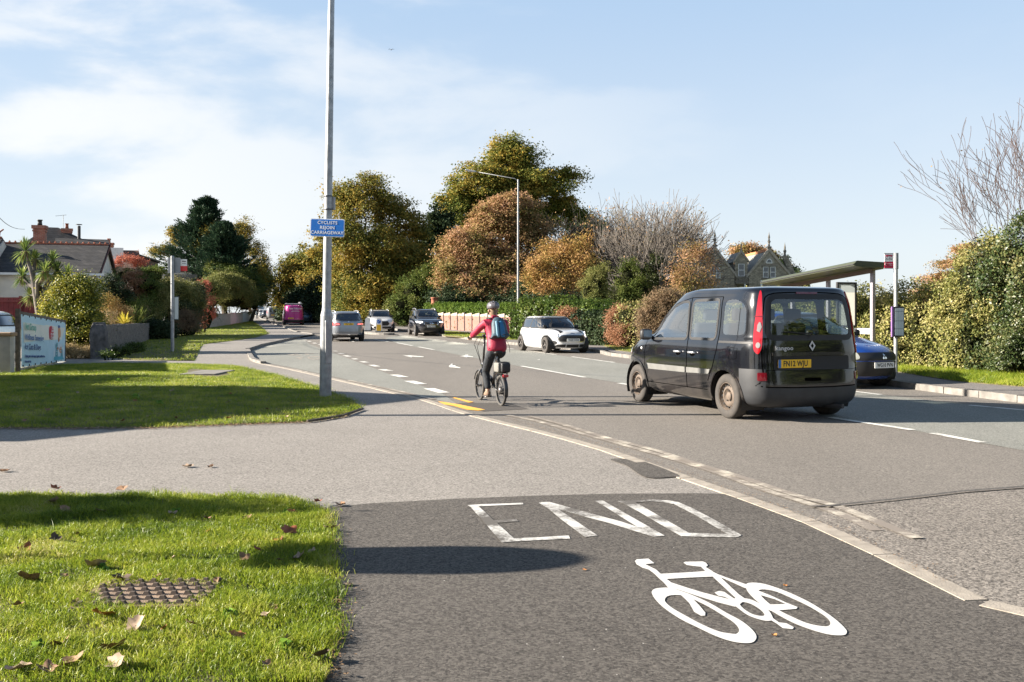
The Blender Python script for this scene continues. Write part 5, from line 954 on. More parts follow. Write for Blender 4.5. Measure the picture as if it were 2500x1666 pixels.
mb = MB(); mb.prism([(-.75, 4.8), (.75, 4.8), (.75, 6.6), (0, 7.6), (-.75, 6.6)], 1, .12, 5); mb.build('dormer', M_STONE, t); gable_roof(t, -.75, .75, .3, 5, 6.6, 7.62, over=.1, th=.08, mat=M_SLATEL, ridge='y')
mb = MB(); mb.prism([(-.95, 6.35), (0, 7.6), (.95, 6.35), (.95, 6.6), (0, 7.95), (-.95, 6.6)], 1, 0, .3); mb.lathe([(.001, 7.85), (.12, 7.85), (.07, 8.1), (.07, 8.4), (.13, 8.5), (.001, 8.65)], 8, c=(0, .15, 0)); mb.build('coping', M_STONEP, t)
window(t, (0, .1, 5.55), .72, 1.45)
mb = MB(); [mb.box((-.6 + .2 * k, -.45, 4.35), (.09, .1, .55)) for k in range(7)]; mb.box((0, -.45, 4.68), (1.5, .2, .12)); mb.box((0, -.1, 4.02), (1.5, .9, .14)); mb.prism([(.3, 3.6), (-.55, 3.95), (.3, 3.95)], 0, -.55, .55); mb.build('balcony', M_STONED, t)
for dx in (-.42, .42): window(t, (xc3 + dx, -.02, 5.3), .62, 1.25)
mb = MB(); mb.box((xc3, -.06, 6.02), (1.8, .14, .14)); mb.box((xc3, -.06, 4.6), (1.8, .16, .14)); mb.box((xc3, -.05, 5.3), (.2, .12, 1.3)); mb.build('window_surround', M_STONED, t)
P_ = [(xc3 + .62 * math.cos(a_), 6.3 + .85 * math.sin(a_)) for a_ in np.linspace(0, math.pi, 13)]; P2_ = [(xc3 + .36 * math.cos(a_), 6.32 + .55 * math.sin(a_)) for a_ in np.linspace(0, math.pi, 13)]
mb = MB(); mb.prism(P_, 1, -.05, .1); mb.build('arch_surround', M_STONEP, t); mb = MB(); mb.prism(P2_, 1, -.08, 0); o = mb.build('window', M_WHITE, t); mb = MB(); mb.prism([(xc3 + .26 * math.cos(a_), 6.42 + .36 * math.sin(a_)) for a_ in np.linspace(0, math.pi, 9)], 1, -.1, -.05); mb.build('pane', M_WINDOW, o)
for dx in (-.35, .35): window(t, (xc1 + dx, -.02, 5.2), .5, 1.2)
mb = MB(); mb.prism([(5.75, 5.0), (7.4, 4.2), (7.4, -.3), (5.75, -.3)], 1, 3, 14); mb.prism([(5.7, 7.4), (6.3, 7.4), (7.4, 4.8), (6.6, 4.8)], 1, 3, 3.5); mb.build('side_wing', M_STONE, t)
mb = MB(); mb.lathe([(.001, 0), (.2, .0), (.12, .3), (.2, .6), (.1, .8), (.12, 1.0), (.04, 1.4), (.001, 1.7)], 8, c=(6.0, 3.25, 7.4)); mb.build('finial', M_STONED, t)
mb = MB(); mb.tube([(.1, -1.2, 0), (.1, -1.2, 3.9)], .07, 6); mb.tube([(2.0, -1.2, 0), (2.0, -1.2, 4.3)], .10, 6); mb.build('downpipe', M_WHITE, t)

# hills far beyond
mb_ = []; hv = []; hf = []
for i in range(40):
    for j in range(10): x_ = 250 + i * 25; u = (i - 14) / 6; z_ = 18 * math.exp(-u * u) + 10 * math.exp(-((i - 24) / 9) ** 2) + 6; hv.append((x_, 1500 + j * 40, z_ * math.sin(math.pi * j / 9) * 1.0 - 2 + 6 * (j > 0)))
for i in range(39):
    for j in range(9): k = i * 10 + j; hf.append((k, k + 10, k + 11, k + 1))
o = link_mesh('hills', pymesh('hills', hv, hf), pm('far_hill', (.055, .075, .06), .95, var=.3, vscale=.02)); o['kind'] = 'structure'

# ================================================================== STREET FURNITURE
def lamp_post(name, label, base, h, arm, rad, g0=None, lean=0, base_h=1.35, joint=True, door=True, mat=None, away=.0):
    x, y = base; g0 = G(y) if g0 is None else g0; t = thing(name, label, 'lamp post', (x, y, g0)); mat = mat or M_GALV
    r0 = rad; mb = MB()
    if joint:
        mb.tube([(0, 0, -.2), (lean * base_h, 0, base_h)], r0, 24); mb.build('base_section', mat, t, auto=40); mb = MB()
        mb.lathe([(r0, base_h), (r0, base_h + .02), (r0 * .80, base_h + .09), (r0 * .74, base_h + .14), (r0 * .74, base_h + .16)], 24, c=(lean * base_h, 0, 0)); mb.build('collar', mat, t, auto=50); mb = MB()
        mb.tube([(lean * (base_h + .1), 0, base_h + .1), (lean * h, 0, h)], [r0 * .74, r0 * .40], 20); mb.build('shaft', mat, t, auto=40)
    else: mb.tube([(0, 0, -.2), (0, 0, h)], [r0, r0 * .6], 12); mb.build('shaft', mat, t, auto=40)
    if door: mb = MB(); mb.box((r0 * .66, -r0 * .72, .95), (.12, .03, .75), Matrix.Rotation(R(42), 3, 'Z'), bev=.008); mb.build('door', mat, t)
    if arm:
        T = Vector((lean * h, 0, h)); e = T + Vector(arm); mb = MB(); mb.tube([T - Vector((0, 0, .1)), T + Vector(arm) * .08 + Vector((0, 0, .02)), e], [r0 * .32, r0 * .26, r0 * .2], 8); mb.build('arm', mat, t, smooth=True)
        mb = MB(); dr = Vector(arm).normalized(); rr = dr.to_track_quat('X', 'Z').to_matrix(); mb.box(e + dr * .3, (.7, .22, .10), rr, bev=.04); hd = mb.build('lamp_head', M_LAMPM, t); mb = MB(); mb.box(e + dr * .3 + rr @ Vector((0, 0, -.056)), (.5, .16, .014), rr, bev=.005); mb.build('lens', pm('lamp_lens', (.6, .62, .64), .2), hd)
    return t
LX, LY = XX(794, 16.4), 16.4
lamp_post('lamp_post', 'thick galvanised lamp column standing on the near lawn', (LX, LY), 10, (2.0, -.9, .35), .103, .01, .0155, 1.40)
lamp_post('lamp_post', 'slim silver street lamp with a long arm beside the pink wall', (XX(1265, 60), 60), 10.0, (-2.75, .3, .55), .085, joint=False, mat=M_GREY, door=False)
lamp_post('lamp_post', 'street lamp in front of the golden tree behind the traffic island', (XX(926, 102), 102), 9.0, (-2.4, .2, .3), .12, joint=False, mat=M_LAMPM, door=False)
lamp_post('lamp_post', 'distant street lamp against the sky at the end of the road', (XX(653, 285), 285), 5.6, (-1.8, 0, .5), .16, joint=False, mat=M_GREY, door=False)
lamp_post('sign_post', 'thin grey post right of the lamp column by the dark scrub', (XX(835, 112), 112), 2.8, None, .06, joint=False, mat=M_GREY, door=False)
# sign CYCLISTS REJOIN CARRIAGEWAY
sx_, sy_ = LX + .0155 * 2.95 + .015, LY - .12
t = thing('road_sign', 'blue sign plate reading CYCLISTS REJOIN CARRIAGEWAY on the lamp column', 'road sign', (sx_, sy_, 2.94)); t.rotation_euler = (0, R(2.2), R(-4))
mb = MB(); mb.prism(rounded([(-.30, -.155), (.30, -.155), (.30, .155), (-.30, .155)], .03), 1, -.004, .004); mb.build('border', pm('sign_white', (.82, .84, .86), .4), t)
mb = MB(); mb.prism(rounded([(-.288, -.143), (.288, -.143), (.288, .143), (-.288, .143)], .024), 1, -.0065, -.003); mb.build('panel', pm('sign_blue', (.005, .15, .55), .4), t)
for i, l_ in enumerate(['CYCLISTS', 'REJOIN', 'CARRIAGEWAY']): TXT(l_, 'lettering', pm('sign_white', (.82, .84, .86), .4), t, .078, PLANE((0, -.008, .086 - i * .086), (1, 0, 0), (0, 0, 1)), bold=.0010, spacing=1.06, squash=1.0)
mb = MB(); [(mb.box((0, .03, z_), (.3, .03, .03)), mb.lathe([(.094, z_ - .012), (.098, z_ - .012), (.098, z_ + .012), (.094, z_ + .012)], 20, c=(-.01, .12, 0))) for z_ in (-.09, .09)]; mb.build('clips', M_GREY, t)
t = thing('junction_box', 'small grey box strapped to the lamp column above the blue sign', 'box', (LX + .0155 * 3.35 + .075, LY + .05, 3.38)); mb = MB(); mb.box((.01, 0, 0), (.05, .09, .22), bev=.006); mb.build('box', M_GREY, t); mb = MB(); [mb.lathe([(.078, z_ - .008), (.0815, z_ - .008), (.0815, z_ + .008), (.078, z_ + .008)], 20, c=(-.077, -.05, 0)) for z_ in (-.11, .12)]; mb.build('strap', M_DARKM, t)
# pole with sign backs
py_ = 34.6; t = thing('bus_stop', 'galvanised bus stop pole seen from behind on the left verge', 'bus stop', (XX(421, py_), py_, .09)); mb = MB(); mb.tube([(0, 0, -.1), (0, 0, 3.5)], .062, 16); mb.tube([(0, 0, 3.5), (0, 0, 3.52)], [.066, .05], 16); mb.build('pole', M_GALV, t, auto=40)
mb = MB(); mb.box((.04, .07, 3.17), (.46, .015, .56), bev=.004); [mb.box((.04, .09, z_), (.34, .02, .04)) for z_ in (2.97, 3.38)]; mb.build('sign_back', M_GREY, t)
mb = MB(); mb.box((.34, .16, 3.28), (.28, .012, .25)); fl = mb.build('flag', M_WHITE, t); mb = MB(); mb.box((.34, .158, 3.06), (.30, .012, .19)); mb.build('flag', pm('flag_red', (.55, .03, .03), .4), t); mb = MB(); [mb.box((.37, .15, z_), (.14, .006, w_)) for z_, w_ in ((3.33, .03), (3.25, .015))]; mb.build('lettering', M_BLACK, fl)
mb = MB(); mb.box((.13, .05, 1.60), (.17, .05, .86), bev=.01); tt = mb.build('timetable_case', pm('case_green', (.08, .10, .09), .5), t); mb = MB(); mb.box((.135, .022, 1.60), (.135, .012, .80)); mb.build('timetable', pm('paper', (.68, .70, .66), .6), tt)
mb = MB(); mb.tube([(-.06, .16, .0), (-.06, .16, 2.4)], .03, 8); mb.build('rear_post', M_LAMPM, t)
# traffic island
ix0, ix1 = XX(886, 66), XX(957, 62.5)
ip = smooth_line([(ix1, 62.3), (ix1 + .05, 63.1), (XX(935, 65), 65.2), (XX(890, 69), 69.5), (XX(875, 69), 69), (XX(885, 66), 66), (XX(915, 62.8), 62.8)], 4, True)
mb = MB(); mb.prism(ip, 2, 0, .15); mb.v = [Vector((v.x, v.y, v.z + G(v.y))) for v in mb.v]; o = mb.build('traffic_island', M_KERBG); o['kind'] = 'structure'
def bollard(name, label, p, yel):
    t = thing(name, label, 'bollard', (p[0], p[1], G(p[1]) + .15)); mb = MB(); pr = rounded([(-.21, 0), (.21, 0), (.17, .95), (-.17, .95)], [.02, .02, .16, .16], 8); mb.prism(pr, 1, -.10, .10); mb.build('shell', pm('bollard_white', (.72, .72, .70), .45, var=.1), t); mb = MB(); mb.box((0, 0, .03), (.48, .3, .06)); mb.build('foot', M_DARKM, t)
    if yel:
        mb = MB(); mb.prism(rounded([(-.155, .10), (.155, .10), (.14, .52), (-.14, .52)], .03), 1, -.112, -.095); mb.build('yellow_panel', pm('bollard_yellow', (.72, .42, .02), .4), t)
        mb = MB(); mb.prism([(.135 * math.cos(a_), .73 + .135 * math.sin(a_)) for a_ in np.linspace(0, 2 * math.pi, 25)[:-1]], 1, -.112, -.095); ds = mb.build('keep_left_disc', pm('disc_blue', (.01, .10, .40), .4), t)
        mb = MB(); mb.prism([(.07, .80), (.05, .82), (-.045, .725), (-.02, .70), (-.08, .665), (-.075, .755), (-.04, .735)], 1, -.118, -.111); mb.build('arrow', M_WHITE, ds)
    return t
bollard('bollard', 'plain white traffic bollard on the far side of the island', (XX(898, 67), 67), False); bollard('bollard', 'bollard with yellow panel and blue keep left disc on the island', (XX(925.5, 64), 64), True)

# bus shelter
dv = Vector((-.333, .943, 0)); nv = Vector((.943, .333, 0))
t = thing('bus_shelter', 'bus shelter with a curved olive green roof behind the black van', 'bus shelter', (8.28, 22.8, .11), math.atan2(dv.y, dv.x))
# local x along the road (away from camera), local -y towards the hedge; roof falls slightly
Lr, Dr = 3.9, 1.25; zt0, zt1 = 2.52, 2.20
def RZ(x): return zt0 + (zt1 - zt0) * x / Lr
pr = [(0, 0), (0, .06), (-.03, .07), (-.06, .11), (-.10, .125), (-Dr, .09), (-Dr - .06, .04), (-Dr - .04, .0), (-Dr * .8, -.03), (-.25, -.03)]
mb = MB(); n = len(pr); vs = []
for x in (0, Lr): vs += [(x, y, RZ(x) + z_ * (1 if x == 0 else .85)) for y, z_ in pr]
mb.add(vs, [tuple(range(n)), tuple(range(2 * n - 1, n - 1, -1))] + [(k, k + n, (k + 1) % n + n, (k + 1) % n) for k in range(n)]); M_OLV = pm('olive_metal', (.060, .068, .043), .4, metal=.1); mb.build('roof', M_OLV, t)
mb = MB(); mb.box((Lr / 2, .012, RZ(Lr / 2) + .035), (Lr, .02, .02), Matrix.Rotation(-math.atan2(zt1 - zt0, Lr), 3, 'Y')); mb.build('gutter_line', M_DARKM, t)
mb = MB(); mb.box((Lr / 2, -.62, RZ(Lr / 2) - .10), (Lr - .2, .08, .10), Matrix.Rotation(-math.atan2(zt1 - zt0, Lr), 3, 'Y')); mb.build('beam', pm('brown_beam', (.12, .075, .05), .6), t)
M_PST = pm('shelter_post', (.34, .31, .35), .35, metal=.3)
for x, y in ((.35, -.85), (2.05, -.85), (3.6, -.85)): mb = MB(); mb.box((x, y, RZ(x) / 2 - .05), (.10, .10, RZ(x)), bev=.02); mb.build('post', M_PST, t)
mb = MB(); mb.box((.9, -.85, .92), (1.05, .04, .14)); mb.build('rail', M_WHITE, t); mb = MB(); mb.box((1.9, -.72, .55), (2.2, .25, .05), bev=.01); mb.build('bench', M_PST, t)
mb = MB(); [mb.box((1.08, y_, 1.59), (.06, .045, 1.14)) for y_ in (-.37, -.93)]; [mb.box((1.08, -.65, z_), (.058, .6, .045)) for z_ in (1.04, 2.14)]; fr = mb.build('poster_case', M_DARKM, t)
def paper(name, col):
    m, nt, b = newmat(name); b.inputs['Base Color'].default_value = (*col, 1); tr = nt.nodes.new('ShaderNodeBsdfTranslucent'); tr.inputs[0].default_value = (*col, 1); x = nt.nodes.new('ShaderNodeMixShader'); x.inputs[0].default_value = .6; nt.links.new(b.outputs[0], x.inputs[1]); nt.links.new(tr.outputs[0], x.inputs[2]); nt.links.new(x.outputs[0], nt.nodes['Material Output'].inputs[0]); return m
mb = MB(); mb.add([(1.08, -.91, 1.06), (1.08, -.39, 1.06), (1.08, -.39, 1.90), (1.08, -.91, 1.90)], [(0, 1, 2, 3)]); mb.build('poster', paper('poster_pale', (.80, .78, .70)), fr); mb = MB(); mb.add([(1.08, -.91, 1.90), (1.08, -.39, 1.90), (1.08, -.39, 2.12), (1.08, -.91, 2.12)], [(0, 1, 2, 3)]); mb.build('poster_heading', paper('poster_grey', (.45, .50, .50)), fr)
# bus stop pole, flag and timetable
t = thing('bus_stop', 'silver bus stop pole with a white and crimson flag in front of the hedge', 'bus stop', (XX(2187, 21.6), 21.6, .11)); mb = MB(); mb.tube([(0, 0, -.1), (0, 0, 2.74)], .045, 18); mb.build('pole', M_LAMPM, t, auto=40)
mb = MB(); mb.tube([(0, 0, 2.38), (0, 0, 2.745)], .058, 16); mb.box((-.11, 0, 2.735), (.32, .035, .016)); mb.box((-.11, 0, 2.395), (.32, .035, .016)); mb.build('bracket', M_GREY, t, auto=40)
mb = MB(); mb.box((-.16, -.003, 2.635), (.20, .012, .175)); fl = mb.build('flag', M_WHITE, t); mb = MB(); mb.box((-.16, -.0035, 2.475), (.20, .012, .145)); fr = mb.build('flag', pm('flag_crimson', (.50, .01, .06), .4), t)
mb = MB(); mb.box((-.155, -.011, 2.685), (.15, .004, .03), bev=.001); mb.box((-.205, -.0115, 2.66), (.02, .004, .02)); mb.box((-.11, -.0115, 2.66), (.02, .004, .02)); mb.build('bus_symbol', pm('flag_crimson', (.50, .01, .06), .4), fl)
TXT('Bus Stop', 'lettering', M_BLACK, fl, .04, PLANE((-.155, -.011, 2.61), (1, 0, 0), (0, 0, 1)), bold=.0006); TXT('Request', 'lettering', M_WHITE, fr, .028, PLANE((-.13, -.0115, 2.50), (1, 0, 0), (0, 0, 1)), bold=.0005); TXT('to stop', 'lettering', M_WHITE, fr, .026, PLANE((-.13, -.0115, 2.465), (1, 0, 0), (0, 0, 1)))
mb = MB(); mb.tube([(-.235 + .02 * math.cos(a_), -.012, 2.49 + .025 * math.sin(a_)) for a_ in np.linspace(.8, 5.2, 9)], .004, 5); mb.build('hand_symbol', M_WHITE, fr)
mb = MB(); mb.box((.04, -.06, 1.17), (.25, .05, .69), bev=.008); cs = mb.build('timetable_case', M_DARKM, t); mb = MB(); mb.box((-.105, -.06, 1.17), (.045, .06, .69), bev=.006); mb.build('case_edge', pm('case_purple', (.22, .12, .30), .4), t)
mb = MB(); mb.box((.045, -.087, 1.17), (.205, .006, .62)); pa = mb.build('timetable', pm('timetable_paper', (.70, .75, .75), .35, var=.1), cs); mb = MB(); [mb.box((.045, -.091, z_), (.205, .003, .007)) for z_ in (1.41, 1.19, 1.01)]; [mb.box((-.02 + .04 * k, -.0905, 1.17), (.002, .002, .6)) for k in range(5)]; mb.build('ruling', M_DARKM, pa)

# banner on posts
A_ = Vector((-12.35, 23.6, 0)); B_ = Vector((-13.9, 29.2, 0)); d = (B_ - A_); Lb = d.length; d.normalize()
t = thing('banner', 'pale blue wellness screening banner laced to a timber frame on the left lawn', 'banner', A_, math.atan2(d.y, d.x))
# plane runs from the near end; face looks towards the road
mb = MB(); mb.box((-.12, 0, .72), (.12, .10, 1.75)); mb.build('post', M_TIMBER, t); mb = MB(); mb.box((Lb + .05, 0, .55), (.10, .10, 1.45)); mb.build('post', M_TIMBER, t)
mb = MB(); mb.prism([(-.1, 1.42), (Lb, 1.18), (Lb, 1.28), (-.1, 1.54)], 1, -.02, .04); mb.build('rail', M_TIMBER, t); mb = MB(); mb.box((Lb * .42, .01, .02), (Lb * .8, .04, .16)); mb.build('board', M_TIMBER, t)
def bz(u, v): return .13 + (.02 - .13) * u + v * ((1.45 + (1.20 - 1.45) * u) - (.13 + (.02 - .13) * u))
def bpt(u, v, off=0): return Vector((u * Lb, -.05 - off - .015 * math.sin(u * 60) * (1 - abs(v - .5)) - .01 * math.sin(u * 23 + v * 4), bz(u, v) + .008 * math.sin(u * 90) * (1 if v > .9 or v < .1 else 0)))
def bquad(name, poly, mat, off, parent, nu=1):
    v, f = fill2d([(poly, [])], step=.02, grid=(.02, .06)); me = np_mesh(name, [tuple(bpt(a_, b__, off)) for a_, b__ in v], f); return link_mesh(name, me, mat, parent, smooth=True)
sh = bquad('sheet', [(0, 0), (1, 0), (1, 1), (0, 1)], pm('banner_blue', (.50, .72, .80), .55), 0, t)
bquad('pale_area', [(.03, .46), (.35, .52), (.60, .53), (.92, .55), (.97, .86), (.5, .87), (.47, .85), (.03, .86)], pm('banner_cream', (.78, .78, .68), .6), .004, sh)
bquad('pale_area', [(.70, .02), (.95, .02), (.97, .3), (.90, .45), (.78, .42), (.70, .25)], pm('banner_white', (.62, .74, .78), .6), .004, sh)
ell = lambda cu, cv, ru, rv, n=20: [(cu + ru * math.cos(a_), cv + rv * math.sin(a_)) for a_ in np.linspace(0, 2 * math.pi, n, endpoint=False)]
rd = bquad('red_roundel', ell(.635, .70, .062, .16), pm('banner_red', (.62, .05, .08), .5), .008, sh)
for cu, cv, a_, b__, m_ in ((.825, .86, .028, .05, 'banner_navy'), (.83, .72, .035, .13, 'banner_skin'), (.815, .55, .02, .06, 'banner_skin2')): bquad('figure', ell(cu, cv, a_, b__), pm(m_, {'banner_navy': (.03, .10, .28), 'banner_skin': (.62, .30, .15), 'banner_skin2': (.40, .17, .08)}[m_], .6), .009, sh)
bquad('figure', [(.70, .04), (.95, .04), (.93, .13), (.71, .13)], pm('banner_teal', (.10, .42, .50), .6), .009, sh)
bquad('figure', [(.735, .13), (.80, .13), (.79, .28), (.775, .44), (.755, .48), (.735, .42), (.74, .3)], pm('banner_slate', (.12, .33, .38), .6), .0095, sh); bquad('figure', [(.85, .13), (.93, .13), (.925, .30), (.88, .33), (.855, .25)], pm('banner_slate', (.12, .33, .38), .6), .0095, sh)
bquad('figure', ell(.785, .33, .028, .035), pm('banner_skin2', (.40, .17, .08), .6), .0105, sh); bquad('figure', ell(.855, .29, .03, .08), pm('banner_skin', (.5, .25, .15), .6), .0102, sh)
M_NAVY = pm('banner_ink', (.02, .07, .22), .6); M_INKG = pm('banner_green_ink', (.12, .42, .32), .6)
def btxt(s, u, v, size, mat, par=None, sq=1.0): TXT(s, 'lettering', mat, par or sh, size, PLANE((u * Lb, -.085, bz(u, v)), (1, 0, -.045), (0, 0, 1)), bold=.004, align='LEFT', squash=sq)
btxt('Vet Group', .05, .78, .24, M_INKG, sq=1.2); btxt('Wellness Screening', .045, .575, .21, pm('banner_ink2', (.10, .20, .40), .6), sq=1.35); btxt('for Cats & Dogs', .045, .385, .21, M_NAVY, sq=1.35); btxt('Helping pets to live longer, happier, healthier lives.', .045, .205, .09, M_NAVY, sq=1.3); btxt('Book a check today', .045, .10, .085, M_NAVY, sq=1.0)
TXT('25%\nSAVE\nON PET\nCHECKS', 'lettering', M_WHITE, rd, .10, PLANE((.635 * Lb, -.09, bz(.635, .70)), (1, 0, -.045), (0, 0, 1)), bold=.003, squash=1.6)
mb = MB(); [mb.box((u * Lb, -.07, bz(u, v)), (.03, .02, .05)) for u in np.linspace(.02, .98, 9) for v in (.02, .985)]; mb.build('eyelets', M_DARKM, sh)

# ------------------------------------------------------------------ things just outside the frame that throw the shadows seen in it
t = thing('bungalow', 'gabled rendered building just outside the left edge shading the lawn', 'house', (-13.5, 10.7, 0)); mb = MB(); mb.prism([(0, -.1), (7.6, -.1), (7.6, 3.3), (5.6, 4.75), (0.6, 3.35), (0, 3.0)], 0, -9, 0); mb.build('wall', M_CREAM, t); mb = MB(); mb.prism([(-.2, 3.0), (5.6, 4.8), (7.9, 3.1), (7.9, 3.2), (5.6, 4.95), (-.2, 3.15)], 0, -9.2, .2); mb.build('roof', M_SLATE, t); window(t, (.03, 3.5, 1.5), 1.5, 1.2, (1, 0), 2)
hedge('hedge', 'clipped garden hedge just outside the left edge', [(-13.9, 18.6, 2.3), (-13.9, 22.0, 2.4)], MIDG, 73, 1.0, 500, .05)
bush('shrub', 'unseen shrub added outside the left edge to shade the near grass', [((-6.3, 6.75, .8), (.5, .42, .95))], MIDG, 74, 120, 60, .2, .04)  # unseen shrub added only to shade a band of the near grass
t = thing('road_sign', 'unseen round topped sign outside the left edge, shaped to cast the path shadow', 'road sign', (-5.3, 5.40, 0)); mb = MB(); mb.tube([(0, 0, -.1), (0, 0, 2.2)], .02, 10); mb.build('post', M_GALV, t); mb = MB(); mb.prism([(.32 * math.cos(a_), 1.98 + .34 * math.sin(a_)) for a_ in np.linspace(0, math.pi, 30)] + [(-.27, 1.56), (.27, 1.56)], 0, .02, .035); mb.build('disc', M_GREY, t)  # unseen sign, panel outline cut to fit the shadow on the path
t = thing('telegraph_pole', 'timber telegraph pole just outside the left edge carrying a cable', 'telegraph pole', (-9.4, 13.3, 0)); mb = MB(); mb.tube([(0, 0, -.2), (0, 0, 8)], [.11, .085], 12); mb.build('pole', M_TIMBER, t, smooth=True); mb = MB(); mb.box((0, 0, 7.6), (1.2, .08, .1)); mb.build('cross_arm', M_TIMBER, t)
mb = MB(); p0, p1 = Vector((-9.4, 13.3, 7.7)), W(60, 560, 50); mb.tube([p0.lerp(p1, k / 24) + Vector((0, 0, -1.6 * math.sin(math.pi * k / 24))) for k in range(25)], .012, 4); o = mb.build('cable', M_DARKM); tag(o, 'thin overhead cable running to the bungalow roof', 'cable')
# covers in the grass
c = gp(365, 1462); t = thing('drain_cover', 'rusty studded drain cover sunk in the near grass', 'drain cover', (c[0], c[1], .018), R(4)); mb = MB(); mb.box((0, 0, .004), (.62, .47, .02), bev=.004)
M_RUST = pm('rusty_iron', (.27, .19, .13), .9, var=.5, vscale=9, bump=.25, bscale=120); M_STUD = pm('dark_iron', (.10, .072, .055), .85, var=.4, vscale=40); rg = random.Random(2); mb.build('frame', M_RUST, t); mb = MB()
for i in range(9):
    for j in range(6):
        x_, y_ = -.27 + .067 * i + (.033 if j % 2 else 0), -.19 + .075 * j; s = .019; mb.add([(x_ - s, y_ - s, .013), (x_ + s, y_ - s, .013), (x_ + s, y_ + s, .013), (x_ - s, y_ + s, .013), (x_ - s * .5, y_ - s * .5, .032), (x_ + s * .5, y_ - s * .5, .032), (x_ + s * .5, y_ + s * .5, .032), (x_ - s * .5, y_ + s * .5, .032)], [(0, 1, 5, 4), (1, 2, 6, 5), (2, 3, 7, 6), (3, 0, 4, 7), (4, 5, 6, 7)])
mb.mi = 1
mb.add([(-.3, -.22, .0145), (.3, -.22, .0145), (.3, .22, .0145), (-.3, .22, .0145)], [(0, 1, 2, 3)]); mb.build('studded_plate', [M_STUD, M_RUST], t)
c = gp(508, 913); t = thing('concrete_cover', 'flat concrete inspection slab in the mid lawn', 'drain cover', (c[0], c[1], .02)); mb = MB(); mb.box((0, 0, .01), (.85, 1.6, .04), bev=.01); mb.build('slab', M_KERBG, t)
mb = MB(); p_ = px((750, 1034), (800, 1026), (840, 1019), (884, 1003)); mb.tube([(x_, y_, .03) for x_, y_ in p_], .018, 6); o = mb.build('timber_edging', M_TIMBER); o['kind'] = 'structure'

# ------------------------------------------------------------------ fallen leaves
def leaf_mesh(seed, lob):
    r = random.Random(seed); vs = [(0, 0, 0)]; n = 20; fs = []
    for ring in (.5, 1):
        for k in range(n): a_ = 2 * math.pi * k / n; rad = ring * (.86 + .14 * math.cos(lob * a_ + .3)) * (1 if ring < 1 else r.uniform(.85, 1.1)); x_, y_ = rad * math.cos(a_), rad * math.sin(a_) * .8; vs.append((x_, y_, .34 * x_ * x_ * r.uniform(.5, 1.2) + .5 * abs(y_) ** 1.5 + .10 * math.sin(3 * a_ + seed) * ring + r.uniform(-.04, .04)))
    for k in range(n): fs.append((0, 1 + k, 1 + (k + 1) % n)); fs.append((1 + k, 1 + n + k, 1 + n + (k + 1) % n, 1 + (k + 1) % n))
    b0 = len(vs); vs += [(-1, -.02, .5), (-1, .02, .5), (-1.6, .01, .35)]; fs.append((b0, b0 + 1, b0 + 2)); return vs, fs
LV = {}
for q in range(5): v_, f_ = leaf_mesh(q, (5, 3, 5, 7, 2)[q]); LV[q] = (v_, f_)
LC = {'pale': pm('leaf_pale', (.36, .26, .18), .8, var=.35, vscale=30), 'tan': pm('leaf_tan', (.27, .155, .085), .8, var=.4, vscale=30), 'red': pm('leaf_redbrown', (.30, .09, .035), .7, var=.4, vscale=30), 'orange': pm('leaf_orangebrown', (.42, .18, .05), .7, var=.5, vscale=30), 'dark': pm('leaf_darkbrown', (.10, .065, .045), .8, var=.4, vscale=30)}
g8 = lambda a_, b__: (a_ / 2.614, 1180 + b__ / 2.614)
LL = [(g8(175, 665), 72, 'tan', 'large tan curled leaf at the left edge of the near grass'), (g8(160, 465), 40, 'red', 'upright red brown leaf near the left edge of the grass'), (g8(610, 570), 55, 'pale', 'bleached flat leaf above and left of the drain cover'), (g8(775, 655), 50, 'dark', 'dark curled leaf resting at the top left corner of the drain cover'), (g8(660, 895), 62, 'orange', 'orange brown leaf just below the drain cover'), (g8(870, 960), 65, 'pale', 'crumpled pale leaf below the middle of the drain cover'), (g8(380, 1090), 60, 'tan', 'brown leaf standing on edge lower left of the drain cover'), (g8(720, 1110), 66, 'tan', 'tan folded leaf near the bottom of the grass'), (g8(745, 1215), 80, 'pale', 'long pale leaf at the bottom edge of the grass'), (g8(110, 1250), 72, 'pale', 'pale leaf in the bottom left corner'), (g8(300, 1255), 64, 'tan', 'tan leaf on the bottom edge right of the corner leaf'), (g8(460, 1205), 60, 'tan', 'brown curled leaf between two pale ones at the bottom edge'), (g8(1840, 350), 52, 'red', 'dark red brown leaf at the right side of the near grass'), (g8(1910, 515), 46, 'pale', 'pale curled leaf near the right edge of the near grass'), (g8(410, 210), 50, 'tan', 'tan leaf on the shaded band at the top of the near grass'), (g8(345, 150), 38, 'pale', 'pale leaf at the upper left of the near grass'), (g8(350, 395), 36, 'dark', 'small dark leaf above the big tan leaf'), (g8(2050, 1160), 52, 'dark', 'dark leaf at the lower right grass edge'), (g8(1510, 1030), 42, 'orange', 'orange tinted leaf right of the drain cover near the bottom'), (g8(2220, 665), 30, 'pale', 'pale leaf lying on the dark cycle path beside the grass'), ((457, 1143), 32, 'pale', 'pale curled leaf on the driveway'), ((513, 1143), 22, 'tan', 'small flat tan leaf right of the curled one on the driveway'), ((10, 1154), 30, 'tan', 'tan leaf on the driveway at the left edge'), (g8(2175, 150), 36, 'tan', 'tan leaf at the corner where grass meets the dark path'), ((1427, 1397), 13, 'orange', 'small orange leaf at the tip of the round shadow'), ((1917, 1436), 14, 'orange', 'small orange leaf above the rear wheel of the cycle symbol'), ((1890, 1558), 16, 'orange', 'small orange leaf just below the cycle symbol')]
